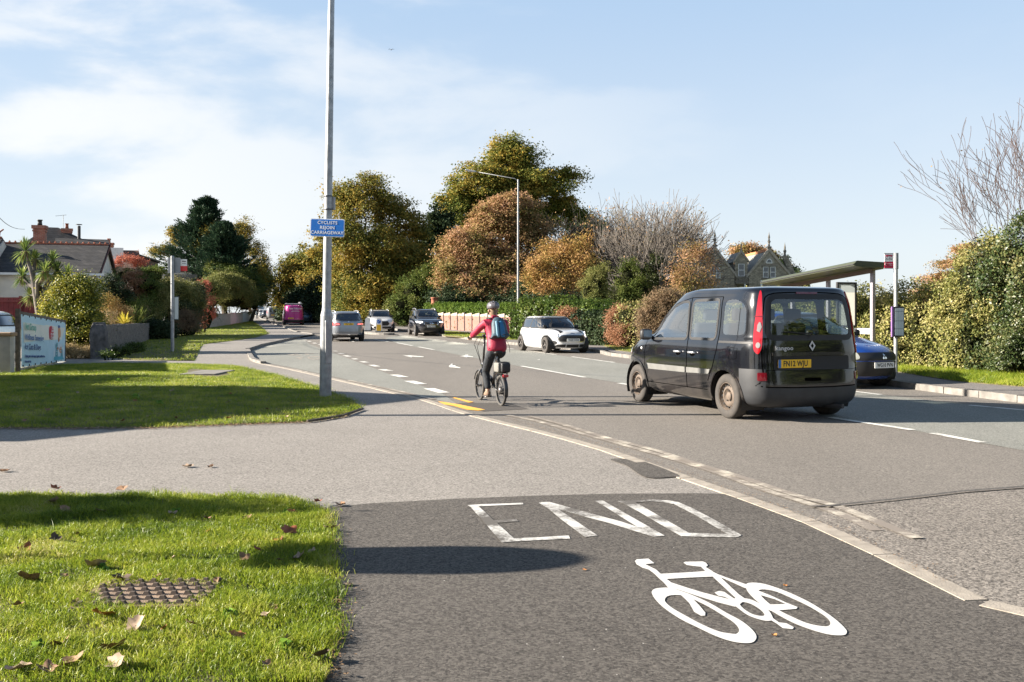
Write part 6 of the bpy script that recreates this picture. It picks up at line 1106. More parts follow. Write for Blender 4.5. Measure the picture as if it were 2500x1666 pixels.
for a_, b__, s in ((640, 215, 30), (490, 365, 20), (1105, 520, 22), (1330, 350, 22), (1100, 230, 26), (1575, 260, 26), (1860, 220, 26), (1770, 410, 35), (1640, 465, 25), (1560, 520, 34), (1790, 535, 25), (1050, 980, 25), (1215, 950, 34), (1740, 850, 30), (1690, 900, 34), (2150, 1250, 30), (2030, 150, 26), (780, 70, 34), (350, 65, 30), (1320, 260, 22), (1990, 480, 26), (2080, 320, 20), (410, 640, 26), (310, 625, 20), (110, 830, 32), (480, 815, 26), (1010, 640, 20), (1300, 1140, 26), (1840, 1050, 26), (1700, 1215, 28), (2160, 770, 16), (2130, 320, 18), (1380, 670, 22), (560, 745, 22)): LL.append((g8(a_, b__), s, random.Random(a_).choice(['pale', 'tan', 'red', 'tan']), 'small dry leaf scattered in the near grass'))
for a_, b__ in ((115, 1008), (360, 1024), (562, 967), (557, 988), (711, 990), (240, 1030), (300, 1035), (430, 1028), (150, 1000), (480, 1036), (560, 1028), (650, 1005), (700, 1025), (190, 965), (330, 985), (420, 960), (60, 1035)): LL.append(((a_, b__), random.Random(b__).randint(9, 16), random.Random(a_).choice(['pale', 'tan', 'red']), 'small dry leaf scattered over the middle lawn'))
rg = random.Random(8)
for i, ((lx, ly), s, c_, lab) in enumerate(LL):
    x_, y_ = gp(lx, ly); ong = lab.find('driveway') < 0 and lab.find('path') < 0 and s > 16 or 'lawn' in lab; r_ = s / F * y_ * .5; v_, f_ = LV[i % 5]
    me = pymesh('fallen_leaf', [Vector(v) * r_ for v in v_], f_); o = link_mesh('fallen_leaf', me, LC[c_], smooth=True); o.location = (x_, y_, (.04 if ong else .012) + (.0)); o.rotation_euler = (rg.uniform(-.5, .5) if ong else rg.uniform(-.15, .15), rg.uniform(-.5, .5) if ong else 0, rg.uniform(0, 6.3)); tag(o, lab, 'leaf', 'fallen leaves')
# gull
t = thing('gull', 'gull gliding high in the sky right of the lamp column', 'bird', W(955, 122, 140)); s = .45; mb = MB()
mb.lathe([(.001, -.28), (.05, -.2), (.08, -.05), (.075, .08), (.05, .16), (.055, .2), (.03, .26), (.001, .3)], 10, Matrix.Rotation(R(-70), 3, 'X')); 
for sg in (-1, 1): mb.add([(sg * .04, -.07, .03), (sg * .22, -.05, .13), (sg * .5, .02, .07), (sg * .2, .10, .12), (sg * .04, .08, .03)], [(0, 1, 3, 4), (1, 2, 3)]); mb.add([(sg * .04, -.07, .01), (sg * .22, -.05, .11), (sg * .5, .02, .065), (sg * .2, .10, .10), (sg * .04, .08, .01)], [(0, 1, 3, 4), (1, 2, 3)])
mb.build('body', pm('gull_grey', (.16, .16, .17), .7), t, smooth=True)
# ================================================================== VEHICLES
M_TYRE = pm('tyre_rubber', (.035, .032, .030), .85, var=.35, vscale=12, col2=(.06, .052, .045))
M_RUBBER = pm('black_rubber', (.012, .012, .013), .55)
M_TRIM = pm('grey_bumper_plastic', (.028, .030, .034), .55, var=.25, vscale=6)
M_CHROME = pm('chrome', (.75, .76, .78), .12, metal=1)
M_SILVER = pm('silver_paint', (.55, .56, .58), .3, metal=.7)
M_ALLOY = pm('alloy', (.45, .45, .46), .35, metal=.7, var=.2, vscale=8)
M_DKALLOY = pm('dark_alloy', (.16, .15, .145), .4, metal=.6, var=.2)
M_STEELW = pm('dusty_steel_wheel', (.125, .095, .073), .75, var=.35, vscale=10, bump=.2)
M_INT = pm('cabin_trim', (.03, .03, .033), .8); M_SEAT = pm('seat_cloth', (.055, .055, .06), .9, var=.2)
G_CLEAR = glassmat('car_glass', (.74, .79, .77), .95, .26); G_DARK = glassmat('privacy_glass', (.12, .14, .145), .9, .2); G_FRONT = glassmat('windscreen_glass', (.50, .56, .54), .8, .07)
M_REDL = pm('red_lens', (.36, .005, .012), .08, spec=.8, coat=1); M_REDD = pm('dark_red_lens', (.12, .004, .01), .1, coat=1)
M_SMOKE = pm('grey_lens', (.28, .25, .25), .1, coat=1); M_CLEARL = pm('clear_lens', (.62, .62, .62), .08, coat=1); M_HEAD = pm('headlamp', (.75, .78, .82), .1, coat=1); M_BULB = pm('lit_lamp', (.9, .9, .9), .2, emit=((1, .98, .92), 2.5))
M_PLY = pm('plate_yellow', (.78, .46, .015), .4); M_PLW = pm('plate_white', (.74, .74, .72), .4); M_PLB = pm('plate_band', (.02, .14, .42), .4); M_INKB = pm('plate_ink', (.012, .012, .012), .5)

def pchip(x, Y, xn):
    h = np.diff(x); d = np.diff(Y, axis=0) / h.reshape(-1, *([1] * (Y.ndim - 1))); m = np.zeros_like(Y); m[0] = d[0]; m[-1] = d[-1]
    hh = h.reshape(-1, *([1] * (Y.ndim - 1))); w1 = 2 * hh[1:] + hh[:-1]; w2 = hh[1:] + 2 * hh[:-1]
    s = d[:-1] * d[1:] > 0; mm = np.zeros_like(d[1:]); mm[s] = ((w1 + w2) * np.ones_like(d[1:]))[s] / ((w1 / np.where(d[:-1] == 0, 1, d[:-1]) + w2 / np.where(d[1:] == 0, 1, d[1:])))[s]; m[1:-1] = mm
    i = np.clip(np.searchsorted(x, xn, side='right') - 1, 0, len(x) - 2); t = (xn - x[i]) / h[i]; sh = (-1,) + (1,) * (Y.ndim - 1); t = t.reshape(sh); hi = h[i].reshape(sh)
    return (2 * t ** 3 - 3 * t ** 2 + 1) * Y[i] + (t ** 3 - 2 * t ** 2 + t) * hi * m[i] + (-2 * t ** 3 + 3 * t ** 2) * Y[i + 1] + (t ** 3 - t ** 2) * hi * m[i + 1]
def ring(yr, yf, w_, z, nr, nf, N_):
    cy = (yr + yf) / 2; Lh = (yf - yr) / 2; out = []
    for q, (n_, sx, sy) in enumerate(((nf, 1, 1), (nf, -1, 1), (nr, -1, -1), (nr, 1, -1))):
        a_ = np.linspace(0, np.pi / 2, 400); X = w_ * np.cos(a_) ** (2 / n_); Y = Lh * np.sin(a_) ** (2 / n_)
        if q in (1, 3): X, Y = X[::-1], Y[::-1]
        s = np.concatenate([[0], np.cumsum(np.hypot(np.diff(X), np.diff(Y)))]); u = np.linspace(0, s[-1], N_ + 1)[:-1]
        out.append(np.stack([np.interp(u, s, X) * sx, cy + np.interp(u, s, Y) * sy], 1))
    P = np.concatenate(out); zz = np.interp(P[:, 1], *zip(*z)) if isinstance(z, (list, tuple)) else np.full(len(P), z)
    return np.column_stack([P, zz])
class Car:
    def __init__(s, name, label, cat, loc, rz, rings, paint, wheels, wr, arch, N_=56, step=.035, nr=5, nf=3.6, group=None, tw=.2):
        s.t = thing(name, label, cat, loc, rz, group); s.paint = paint; s.wheels = wheels; s.wr = wr; s.arch = arch; s.tw = tw
        rr = [ring(r[0], r[1], r[2], r[3], r[4] if len(r) > 4 else nr, r[5] if len(r) > 5 else nf, N_) for r in rings]
        K = np.stack(rr); d = np.concatenate([[0], np.cumsum(np.linalg.norm(np.diff(K, axis=0), axis=2).mean(1))]); xn = np.unique(np.concatenate([np.linspace(d[i], d[i + 1], max(2, int((d[i + 1] - d[i]) / step) + 1)) for i in range(len(d) - 1)]))
        V = pchip(d, K, xn); n, m = V.shape[:2]; s.V = V.reshape(-1, 3); i, j = np.meshgrid(np.arange(n - 1), np.arange(m), indexing='ij'); j2 = (j + 1) % m
        s.F = np.stack([i * m + j, i * m + j2, (i + 1) * m + j2, (i + 1) * m + j], -1).reshape(-1, 4)
        s.hw = max(r[2] for r in rings); s.top = [tuple(range((n - 1) * m, n * m))]; s.bot = [tuple(range(m))[::-1]]
        polys = [tuple(f) for f in s.F] + s.top + s.bot; s.bvh = BVHTree.FromPolygons([tuple(v) for v in s.V], polys)
        s.C = s.V[s.F].mean(1); a_, b_, c_, d_ = (s.V[s.F[:, k]] for k in range(4)); nn = np.cross(c_ - a_, d_ - b_); s.Nn = nn / (np.linalg.norm(nn, axis=1)[:, None] + 1e-9); s.keep = np.ones(len(s.F), bool); s.groups = []
        for wy in wheels: s.keep &= ~((np.hypot(s.C[:, 1] - wy, s.C[:, 2] - wr) < arch) & (np.abs(s.C[:, 0]) > s.hw * .55))
    def cut(s, poly, ax):
        c = s.C
        if ax == 'S': m = inside(poly, c[:, 1:3]) & (np.abs(s.Nn[:, 0]) > .4)
        elif ax == 'F': m = inside(poly, c[:, [0, 2]]) & (s.Nn[:, 1] > .2)
        else: m = inside(poly, c[:, [0, 2]]) & (s.Nn[:, 1] < -.2)
        s.keep &= ~m
    def split(s, name, mask, mat): m = mask & s.keep; s.groups.append((name, m, mat)); s.keep &= ~m
    def finish(s, roofcap=True):
        def mk(name, m, mat, extra=()):
            f = s.F[m]; u, inv = np.unique(f, return_inverse=True); V = s.V[u]; fs = [tuple(q) for q in inv.reshape(-1, 4)]
            mp = {int(k): i for i, k in enumerate(u)}; fs += [tuple(mp[k] for k in e) for e in extra if all(k in mp for k in e)]
            me = pymesh(name, V, fs); bm = bmesh.new(); bm.from_mesh(me); bmesh.ops.remove_doubles(bm, verts=bm.verts[:], dist=.0005); bm.to_mesh(me); bm.free(); me.polygons.foreach_set('use_smooth', [True] * len(me.polygons)); me.set_sharp_from_angle(angle=R(38)); return link_mesh(name, me, mat, s.t)
        s.body = mk('body', s.keep, s.paint, s.top + s.bot)
        for n_, m, mat in s.groups: mk(n_, m, mat)
    def hit(s, u, v, ax):
        if ax == 'L': o, d = Vector((-4, u, v)), Vector((1, 0, 0))
        elif ax == 'R': o, d = Vector((4, u, v)), Vector((-1, 0, 0))
        elif ax == 'B': o, d = Vector((u, -5, v)), Vector((0, 1, 0))
        elif ax == 'F': o, d = Vector((u, 9, v)), Vector((0, -1, 0))
        elif ax == 'T': o, d = Vector((u, v, 5)), Vector((0, 0, -1))
        else:                                       # corner: ax = (sx, sy), u measured from the centre line outwards-forwards
            sx, sy = ax; d = Vector((-sx, -sy, 0)).normalized(); U = Vector((sx, -sy, 0)).normalized(); yc = -.0 if sy < 0 else s.wheels[-1]; o = Vector((0, yc, v)) + U * u - d * 6
        h = s.bvh.ray_cast(o, d)
        if h[0] is None:
            q = s.bvh.find_nearest(o + d * (4 if ax in ('L', 'R') else 5)); return q[0], q[1]
        n = h[1] if h[1].dot(d) < 0 else -h[1]; return h[0], n
    def panel(s, name, poly, ax, off, mat, parent=None, hole=None, step=.05, thick=0, label=None, smooth=True, holes=None):
        hs = [hole] if hole else (holes or [])
        v, f = fill2d([(poly, hs)], step=step, grid=step); P = []; Nn = []
        for a_, b__ in v: h, n = s.hit(float(a_), float(b__), ax); P.append(h + n * off); Nn.append(n)
        me = pymesh(name, P, [tuple(int(k) for k in q) for q in f])
        bm = bmesh.new(); bm.from_mesh(me); bm.verts.ensure_lookup_table()
        if thick:
            be = [e for e in bm.edges if e.is_boundary]; r = bmesh.ops.extrude_edge_only(bm, edges=be); nv = [g for g in r['geom'] if isinstance(g, bmesh.types.BMVert)]; kd = {}
            for g in nv:
                k = min(range(len(P)), key=lambda i: (P[i] - g.co).length_squared); g.co -= Nn[k] * thick
        bmesh.ops.recalc_face_normals(bm, faces=bm.faces[:]); bm.faces.ensure_lookup_table()
        if bm.faces and sum((bm.faces[k].normal.dot(Nn[bm.faces[k].verts[0].index] if bm.faces[k].verts[0].index < len(Nn) else Nn[0])) for k in range(min(6, len(bm.faces)))) < 0: bmesh.ops.reverse_faces(bm, faces=bm.faces[:])
        bm.to_mesh(me); bm.free(); o = link_mesh(name, me, mat, parent or s.t, False, label)
        if smooth: me.polygons.foreach_set('use_smooth', [True] * len(me.polygons)); me.set_sharp_from_angle(angle=R(45))
        return o
    def line(s, name, pts, ax, wd, mat, off=.002, parent=None):
        V = []; Fc = []
        for k, (u, v) in enumerate(densify(pts, .05, False)): h, n = s.hit(u, v, ax); V.append((h + n * off, n))
        P = []
        for k, (p, n) in enumerate(V): t_ = (V[min(k + 1, len(V) - 1)][0] - V[max(k - 1, 0)][0]).normalized(); b__ = n.cross(t_).normalized() * wd / 2; P += [p + b__, p - b__]
        Fc = [(2 * k, 2 * k + 1, 2 * k + 3, 2 * k + 2) for k in range(len(V) - 1)]; return link_mesh(name, pymesh(name, P, Fc), mat, parent or s.t)
    def win(s, name, poly, ax, glass, rnd=.06, frame=.022, fm=None, off=.004, both=True):
        pr = rounded(poly, rnd, 4); c = sum((Vector(p) for p in pr), Vector((0, 0))) / len(pr)
        def grow(d):
            o = []; n = len(pr); ar = sum(pr[i][0] * pr[(i + 1) % n][1] - pr[(i + 1) % n][0] * pr[i][1] for i in range(n)); sg = 1 if ar > 0 else -1
            for i in range(n):
                a_, b__ = Vector(pr[i - 1]), Vector(pr[(i + 1) % n]); t_ = (b__ - a_); t_ = t_.normalized() if t_.length > 1e-6 else Vector((1, 0)); o.append(tuple(Vector(pr[i]) + Vector((t_.y, -t_.x)) * d * sg))
            return o
        out, inn = grow(frame), grow(-frame * .5); s.cut(grow(0), 'S' if ax == 'S' else ax)
        for a_ in (('L', 'R') if ax == 'S' else (ax,)):
            g = s.panel(name, grow(frame * .3), a_, off * .5, glass, step=.07); s.panel('seal', out, a_, off, fm or M_RUBBER, g, hole=inn, step=.05, thick=.006)
    def wheel_set(s, style, rimmat, wx=None, rim_r=.62, spokes=5):
        wx = wx or s.hw - .12
        for wy in s.wheels:
            for sg in (-1, 1):
                w2 = s.tw / 2; r = s.wr; M = Matrix(((0, 0, sg), (0, 1, 0), (-sg, 0, 0))); rr = r * rim_r; c = (sg * (wx), wy, r)
                mb = MB(); mb.lathe([(rr, -w2 * .9), (rr + .012, -w2), (r * .9, -w2 * 1.02), (r * .985, -w2 * .8), (r, -w2 * .5), (r, w2 * .5), (r * .985, w2 * .8), (r * .9, w2 * 1.02), (rr + .012, w2), (rr, w2 * .88), (rr * .98, w2 * .3), (rr * .98, -w2 * .9)], 40, M, c); wh = mb.build('wheel', M_TYRE, s.t, auto=50)
                mb = MB(); z0 = w2 * .80
                if style == 'steel':
                    mb.lathe([(rr, z0 + .012), (rr * .96, z0 + .014), (rr * .93, z0 - .01), (rr * .86, z0 - .045), (rr * .72, z0 - .02), (rr * .55, z0 - .012), (rr * .48, z0 - .03), (rr * .34, z0 - .045), (rr * .30, z0 - .02), (rr * .2, z0 - .008), (.001, z0 - .006)], 36, M, c); mb.mi = 1
                    for k in range(16): a_ = 2 * math.pi * k / 16; p = M @ Vector((rr * .79 * math.cos(a_), rr * .79 * math.sin(a_), z0 - .028)) + Vector(c); q = M @ Vector((rr * .79 * math.cos(a_), rr * .79 * math.sin(a_), z0 - .022)) + Vector(c); mb.tube([p - (q - p), q + (q - p) * .8], .016, 8)
                    for k in range(5): a_ = 2 * math.pi * k / 5; q = M @ Vector((rr * .38 * math.cos(a_), rr * .38 * math.sin(a_), z0 - .03)) + Vector(c); mb.tube([q, q + M @ Vector((0, 0, .012))], .011, 6)
                    mb.build('rim', [rimmat, M_RUBBER], wh, auto=40)
                else:
                    mb.lathe([(rr, z0 + .01), (rr * .95, z0 + .012), (rr * .9, z0 - .02), (rr * .88, z0 - .09)], 36, M, c)
                    for k in range(spokes):
                        for da in (-.13, .13) if style == 'twin' else (0,):
                            a_ = 2 * math.pi * k / spokes + da; wd_ = rr * (.10 if style == 'twin' else .17); vs = []
                            for rd_, hz, ww in ((.12 * rr, z0 - .01, wd_ * 1.1), (.9 * rr, z0 + .0, wd_ * .8)):
                                for sx in (-1, 1):
                                    for dz in (-.03, 0): vs.append(M @ Vector((rd_ * math.cos(a_) - sx * ww / 2 * math.sin(a_), rd_ * math.sin(a_) + sx * ww / 2 * math.cos(a_), hz + dz)) + Vector(c))
                            mb.add(vs, [(0, 1, 3, 2), (4, 6, 7, 5), (0, 4, 5, 1), (2, 3, 7, 6), (1, 5, 7, 3), (0, 2, 6, 4)])
                    mb.lathe([(rr * .2, z0 - .03), (rr * .2, z0 + .002), (rr * .1, z0 + .01), (.001, z0 + .01)], 16, M, c); rim = mb.build('rim', rimmat, wh, auto=40)
                    mb = MB(); mb.lathe([(rr * .9, z0 - .07), (rr * .55, z0 - .065), (.001, z0 - .06)], 24, M, c); mb.build('spoke_backing', M_INT, rim)  # dark disc closing the gaps behind the spokes
            # arch liners, one each side
        for wy in s.wheels:
            for sg in (-1, 1):
                mb = MB(); n = 20; vs = []; a0, a1 = R(-25), R(205); Rr = s.arch + .015
                for k in range(n + 1):
                    a_ = a0 + (a1 - a0) * k / n; y_, z_ = wy + Rr * math.cos(a_), s.wr + Rr * math.sin(a_); vs += [(sg * (s.hw - .05), y_, max(z_, .12)), (sg * (s.hw - .42), y_, max(z_, .12)), (sg * (s.hw - .42), wy, s.wr)]
                mb.add(vs, [q for k in range(n) for q in ((3 * k, 3 * k + 1, 3 * k + 4, 3 * k + 3), (3 * k + 1, 3 * k + 2, 3 * k + 5, 3 * k + 4))])
                mb.build('wheel_arch', M_RUBBER, s.t)
    def arch_trim(s, mat, wd=.05, off=.006, thick=.02):
        for wy in s.wheels:
            for a_ in ('L', 'R'):
                o = [(wy + (s.arch + wd * .6) * math.cos(t_), s.wr + (s.arch + wd * .6) * math.sin(t_)) for t_ in np.linspace(R(-20), R(200), 26)]; i = [(wy + (s.arch - .012) * math.cos(t_), s.wr + (s.arch - .012) * math.sin(t_)) for t_ in np.linspace(R(200), R(-20), 26)]; s.panel('arch_trim', o + i, a_, off, mat, thick=thick, step=.05)
    def plate(s, u, v, ax, text, back, w_=.52, h_=.111, yaw=True, flat=True):
        h, n = s.hit(u, v, ax); n = Vector((n.x * .5, n.y, n.z * .4)).normalized() if not flat else Vector((0, 1 if ax == 'F' else -1, 0)); x = Vector((0, 0, 1)).cross(n).normalized(); y = n.cross(x); o = h + n * .012
        m = PLANE(o, x, y); mb = MB(); mb.prism(rounded([(-w_ / 2, -h_ / 2), (w_ / 2, -h_ / 2), (w_ / 2, h_ / 2), (-w_ / 2, h_ / 2)], .01), 2, -.004, .004); pl = mb.build('number_plate', back, s.t, M=m)
        if text: TXT(text, 'lettering', M_INKB, pl, h_ * .92, m @ Matrix.Translation((.012, -.002, .0052)), bold=h_ * .022, squash=.80, spacing=1.06)
        return pl, m
    def mirror(s, y, z, mat, sz=.12):
        for sg, a_ in ((-1, 'L'), (1, 'R')):
            h, n = s.hit(y, z, a_); mb = MB(); c = h + Vector((sg * (sz * .9), 0, sz * .35)); mb.box(c, (sz * 1.5, sz * .9, sz * 1.35), bev=sz * .38); mb.tube([h, c - Vector((0, 0, sz * .3))], sz * .22, 6); m = mb.build('mirror', mat, s.t, smooth=True); mb = MB(); mb.box(c + Vector((0, -sz * .46, 0)), (sz * 1.15, .012, sz)); mb.build('mirror_glass', pm('mirror_glass', (.35, .38, .4), .03, metal=1), m)
    def cabin(s, y0, y1, zf, w_, seats, h=.62, wheel=None, wheel_side=1):
        mb = MB(); mb.box((0, (y0 + y1) / 2, zf), (w_ * 2, y1 - y0, .06)); mb.build('floor', M_INT, s.t)
        for (x, y, sw) in seats:
            mb = MB(); mb.box((x, y + .05, zf + .30), (sw, .5, .16), bev=.05); mb.box((x, y - .22, zf + .30 + h * .5), (sw, .13, h), Matrix.Rotation(R(10), 3, 'X'), bev=.05)
            for k in range(max(1, round(sw / .5))): mb.box((x + (k - (max(1, round(sw / .5)) - 1) / 2) * .45, y - .30, zf + .30 + h + .12), (.24, .09, .17), bev=.03)
            mb.build('seat', M_SEAT, s.t, smooth=True)
        if wheel: mb = MB(); y, z = wheel; mb.tube([(wheel_side * .36 + .18 * math.cos(a_), y + .09 * math.sin(a_), z + .15 * math.sin(a_)) for a_ in np.linspace(0, 2 * math.pi, 21)], .014, 6, cap=False); mb.box((wheel_side * .36, y, z), (.3, .05, .05)); mb.box((0, y + .28, z - .10), (w_ * 1.85, .38, .26), bev=.06); mb.build('dashboard', M_INT, s.t)

def side_z(y0, z0, y1, z1): return [(y0, z0), (y1, z1)]
# ---------------------------------------------------------------- black van (nearest)
P_BLACK = carpaint('black_lacquer', (.005, .0055, .008), 0, .15, .22)
RK_ = [(-.60, 3.25, .76, .20), (-.66, 3.40, .83, .235), (-.71, 3.47, .875, .32), (-.725, 3.49, .895, .46), (-.715, 3.485, .905, .62), (-.70, 3.45, .905, .78), (-.695, 3.36, .90, [(-1, .93), (2.4, .92), (3.4, .88)]),
       (-.69, 3.22, .885, [(-1, 1.02), (2.2, 1.02), (3.2, .965)]), (-.685, 2.95, .872, [(-1, 1.07), (2.2, 1.07), (2.9, 1.055)]), (-.68, 2.62, .86, [(-1, 1.12), (2.6, 1.13)]), (-.655, 2.33, .83, [(-1, 1.34), (2.4, 1.35)]), (-.62, 2.05, .805, [(-1, 1.54), (2.1, 1.55)]),
       (-.59, 1.86, .775, [(-1, 1.66), (1.9, 1.66)]), (-.565, 1.74, .75, [(-1, 1.73), (1, 1.745), (1.8, 1.705)]), (-.53, 1.62, .70, [(-1, 1.762), (1, 1.775), (1.6, 1.735)]), (-.40, 1.35, .48, [(-1, 1.782), (1, 1.795), (1.3, 1.775)]), (-.1, 1.05, .22, 1.798)]
RK_ = [(a_ * 1.02, b__ * 1.02 - .01, w_ * 1.02, [(u, v * 1.02) for u, v in q] if isinstance(q, list) else q * 1.02) for a_, b__, w_, q in RK_]
M_LOGO = pm('silver_badge', (.50, .50, .50), .35)
K = Car('van', 'black high roofed passenger van with orange rear plate driving away', 'van', (3.79, 13.32, 0), R(19.4), RK_, P_BLACK, [0, 2.70], .31, .375, N_=84, step=.026, nr=8, nf=3.6, tw=.19)
K.win('window', [(1.06, 1.085), (2.16, 1.065), (2.10, 1.17), (1.86, 1.40), (1.60, 1.555), (1.30, 1.625), (1.10, 1.625)], 'S', G_CLEAR, .06, .026)
K.win('window', [(.27, 1.095), (.97, 1.095), (.97, 1.635), (.27, 1.65)], 'S', G_CLEAR, .075, .026)
K.win('window', [(-.43, 1.15), (.12, 1.15), (.12, 1.655), (-.2, 1.655), (-.40, 1.56)], 'S', G_CLEAR, .11, .02, P_BLACK)
K.win('rear_window', [(-.66, 1.14), (.66, 1.14), (.60, 1.62), (.52, 1.67), (-.52, 1.67), (-.60, 1.62)], 'B', glassmat('rear_glass', (.60, .68, .68), .8, .10), .10, .05)
K.win('windscreen', [(-.76, 1.18), (.76, 1.18), (.64, 1.655), (-.64, 1.655)], 'F', G_CLEAR, .08, .04)
c_ = K.C
K.split('rear_bumper', (c_[:, 1] < -.22) & ((c_[:, 2] < .475) | ((c_[:, 2] < .72) & (np.abs(c_[:, 0]) > .73) & (c_[:, 1] < -.35))), M_TRIM)
K.split('front_bumper', (c_[:, 1] > 3.05) & (c_[:, 2] < .55), M_TRIM)
K.finish(); K.wheel_set('steel', M_STEELW, wx=.785); K.cabin(-.4, 2.5, .42, .76, [(-.36, 1.55, .5), (.36, 1.55, .5), (0, .62, 1.35)], wheel=(2.05, 1.08), h=.60)
M_GAP = pm('panel_gap', (.002, .002, .002), 1, spec=0)
for a_ in ('L', 'R'):
    K.line('door_seam', [(1.02, .36), (1.0, 1.0), (1.03, 1.35), (1.05, 1.69)], a_, .016, M_GAP); K.line('door_seam', [(2.28, .38), (2.36, .6), (2.38, .85), (2.30, 1.05), (2.28, 1.11)], a_, .010, M_GAP)
    K.line('door_seam', [(.42, .5), (.28, .72), (.19, .95), (.18, 1.3), (.20, 1.69)], a_, .016, M_GAP); K.line('door_seam', [(.2, 1.69), (1.05, 1.69), (1.6, 1.60), (1.95, 1.38), (2.28, 1.10)], a_, .009, M_GAP); K.line('sill_seam', [(.45, .37), (2.28, .37)], a_, .010, M_GAP)
    K.panel('slide_rail', [(-.58, 1.045), (.16, 1.045), (.16, 1.075), (-.58, 1.075)], a_, .004, M_RUBBER, thick=.01)
    K.panel('side_moulding', rounded([(1.04, .585), (2.30, .575), (2.30, .665), (1.04, .665)], .02), a_, .012, pm('grey_moulding', (.15, .15, .142), .5, var=.2), thick=.016); K.panel('side_moulding', rounded([(.38, .60), (1.0, .585), (1.0, .665), (.34, .665)], .02), a_, .012, pm('grey_moulding', (.15, .15, .142), .5, var=.2), thick=.016)
    for y0 in (1.14, .72):
        h, n = K.hit(y0 + .12, .875, a_); sg = -1 if a_ == 'L' else 1; mb = MB(); mb.tube([h + Vector((0, -.10, .005)), h + Vector((sg * .035, -.07, .012)), h + Vector((sg * .04, .05, .012)), h + Vector((0, .09, .005))], [.011, .016, .016, .011], 8); hd = mb.build('door_handle', M_SILVER, K.t, smooth=True); K.panel('handle_cup', [(y0 + .12 + .07 * math.cos(q), .865 + .035 * math.sin(q)) for q in np.linspace(0, 6.28, 16, endpoint=False)], a_, .002, M_GAP, hd)
    K.panel('indicator', [(2.50 + .035 * math.cos(q), .90 + .022 * math.sin(q)) for q in np.linspace(0, 6.28, 12, endpoint=False)], a_, .008, M_CLEARL)
K.line('fuel_flap', [(-.12, .83), (-.28, .84), (-.30, .98), (-.14, .99), (-.12, .83)], 'L', .006, M_GAP)
for sg in (-1, 1):
    q = [(-.175, 1.02), (-.16, .95), (-.11, .915), (-.07, 1.0), (-.062, 1.2), (-.07, 1.45), (-.082, 1.62), (-.095, 1.735), (-.122, 1.735), (-.145, 1.5), (-.165, 1.32), (-.178, 1.15)]; q = [(-sg * 0 + (-u if sg > 0 else -u), v) for u, v in q]
    # corner coordinates: u grows outwards-forwards on either side
    q2 = [(abs(u) , v) for u, v in q]
    tl = K.panel('tail_light', smooth_line(q2, 3, True), (sg, -1), .014, M_REDL, thick=.02, step=.035)
    K.panel('reversing_lens', [(.115 + .028 * math.cos(a_), 1.03 + .038 * math.sin(a_)) for a_ in np.linspace(0, 6.28, 18, endpoint=False)], (sg, -1), .018, M_SMOKE, tl); K.panel('indicator_lens', [(.075, 1.27), (.10, 1.20), (.135, 1.22), (.125, 1.30), (.105, 1.34), (.09, 1.33)], (sg, -1), .018, M_SMOKE, tl); K.panel('lens_band', [(.07, 1.405), (.17, 1.405), (.17, 1.418), (.06, 1.418)], (sg, -1), .016, M_REDD, tl)
    K.panel('reflector', rounded([(sg * .80, .56), (sg * .70, .56), (sg * .70, .67), (sg * .80, .67)], .015), 'B', .01, M_REDD, thick=.01)
K.panel('brake_light', rounded([(-.17, 1.715), (.17, 1.715), (.17, 1.742), (-.17, 1.742)], .01), 'B', .012, M_REDD, thick=.012)
K.line('tailgate_seam', smooth_line([(-.70, .48), (.70, .48), (.74, .6), (.74, 1.1), (.68, 1.55), (.60, 1.70), (.3, 1.735), (-.3, 1.735), (-.60, 1.70), (-.68, 1.55), (-.74, 1.1), (-.74, .6)], 3, True) + [(-.70, .48)], 'B', .016, M_GAP)
K.line('tailgate_crease', [(-.70, .70), (.70, .70)], 'B', .006, M_GAP)
K.panel('plate_recess', rounded([(-.60, .70), (.60, .70), (.60, .885), (-.60, .885)], .03), 'B', .003, pm('recess_black', (.006, .006, .007), .6)); K.panel('grip_strip', rounded([(-.62, .89), (.60, .89), (.60, .935), (-.62, .935)], .015), 'B', .022, pm('gloss_strip', (.02, .018, .016), .25, coat=1), thick=.02)
K.panel('latch', rounded([(-.13, .55), (.13, .55), (.13, .595), (-.13, .595)], .015), 'B', .004, M_GAP)
pl, m = K.plate(-.285, .785, 'B', 'FN12 WJU', M_PLY); mb = MB(); mb.prism(rounded([(-.258, -.054), (-.215, -.054), (-.215, .054), (-.258, .054)], .006), 2, .0042, .0052); mb.build('blue_band', M_PLB, pl, M=m)
h, n = K.hit(0, 1.02, 'B'); m = PLANE(h + Vector((0, -.012, 0)), (1, 0, 0), (0, .05, 1)); v_, f_ = fill2d([([(0, -.072), (.052, 0), (0, .072), (-.052, 0)], [[(0, -.036), (.024, 0), (0, .036), (-.024, 0)]])]); mb = MB(); mb.add([m @ Vector((x, y, .004)) for x, y in v_], [tuple(int(k) for k in q) for q in f_]); mb.build('badge', M_LOGO, K.t)
h, n = K.hit(-.44, .99, 'B'); TXT('kangoo', 'lettering', M_LOGO, K.t, .078, PLANE(h + Vector((0, -.012, 0)), (1, .03, 0), (0, .05, 1)), bold=.002, spacing=1.1, squash=1.15)
mb = MB(); a0, n = K.hit(-.02, 1.17, 'B'); mb.tube([a0 + Vector((0, -.03, -.02)), a0 + Vector((0, -.05, .01)), a0 + Vector((-.42, -.035, .04))], [.014, .01, .006], 6); mb.build('rear_wiper', M_RUBBER, K.t)
K.mirror(2.18, 1.08, M_RUBBER, .13); mb = MB(); mb.tube([(-.1, -.45, .23), (.35, -.5, .2), (.45, -.78, .2)], .035, 8); mb.box((0, -.3, .24), (1.1, .5, .12), bev=.04); mb.build('exhaust', M_DARKM, K.t)
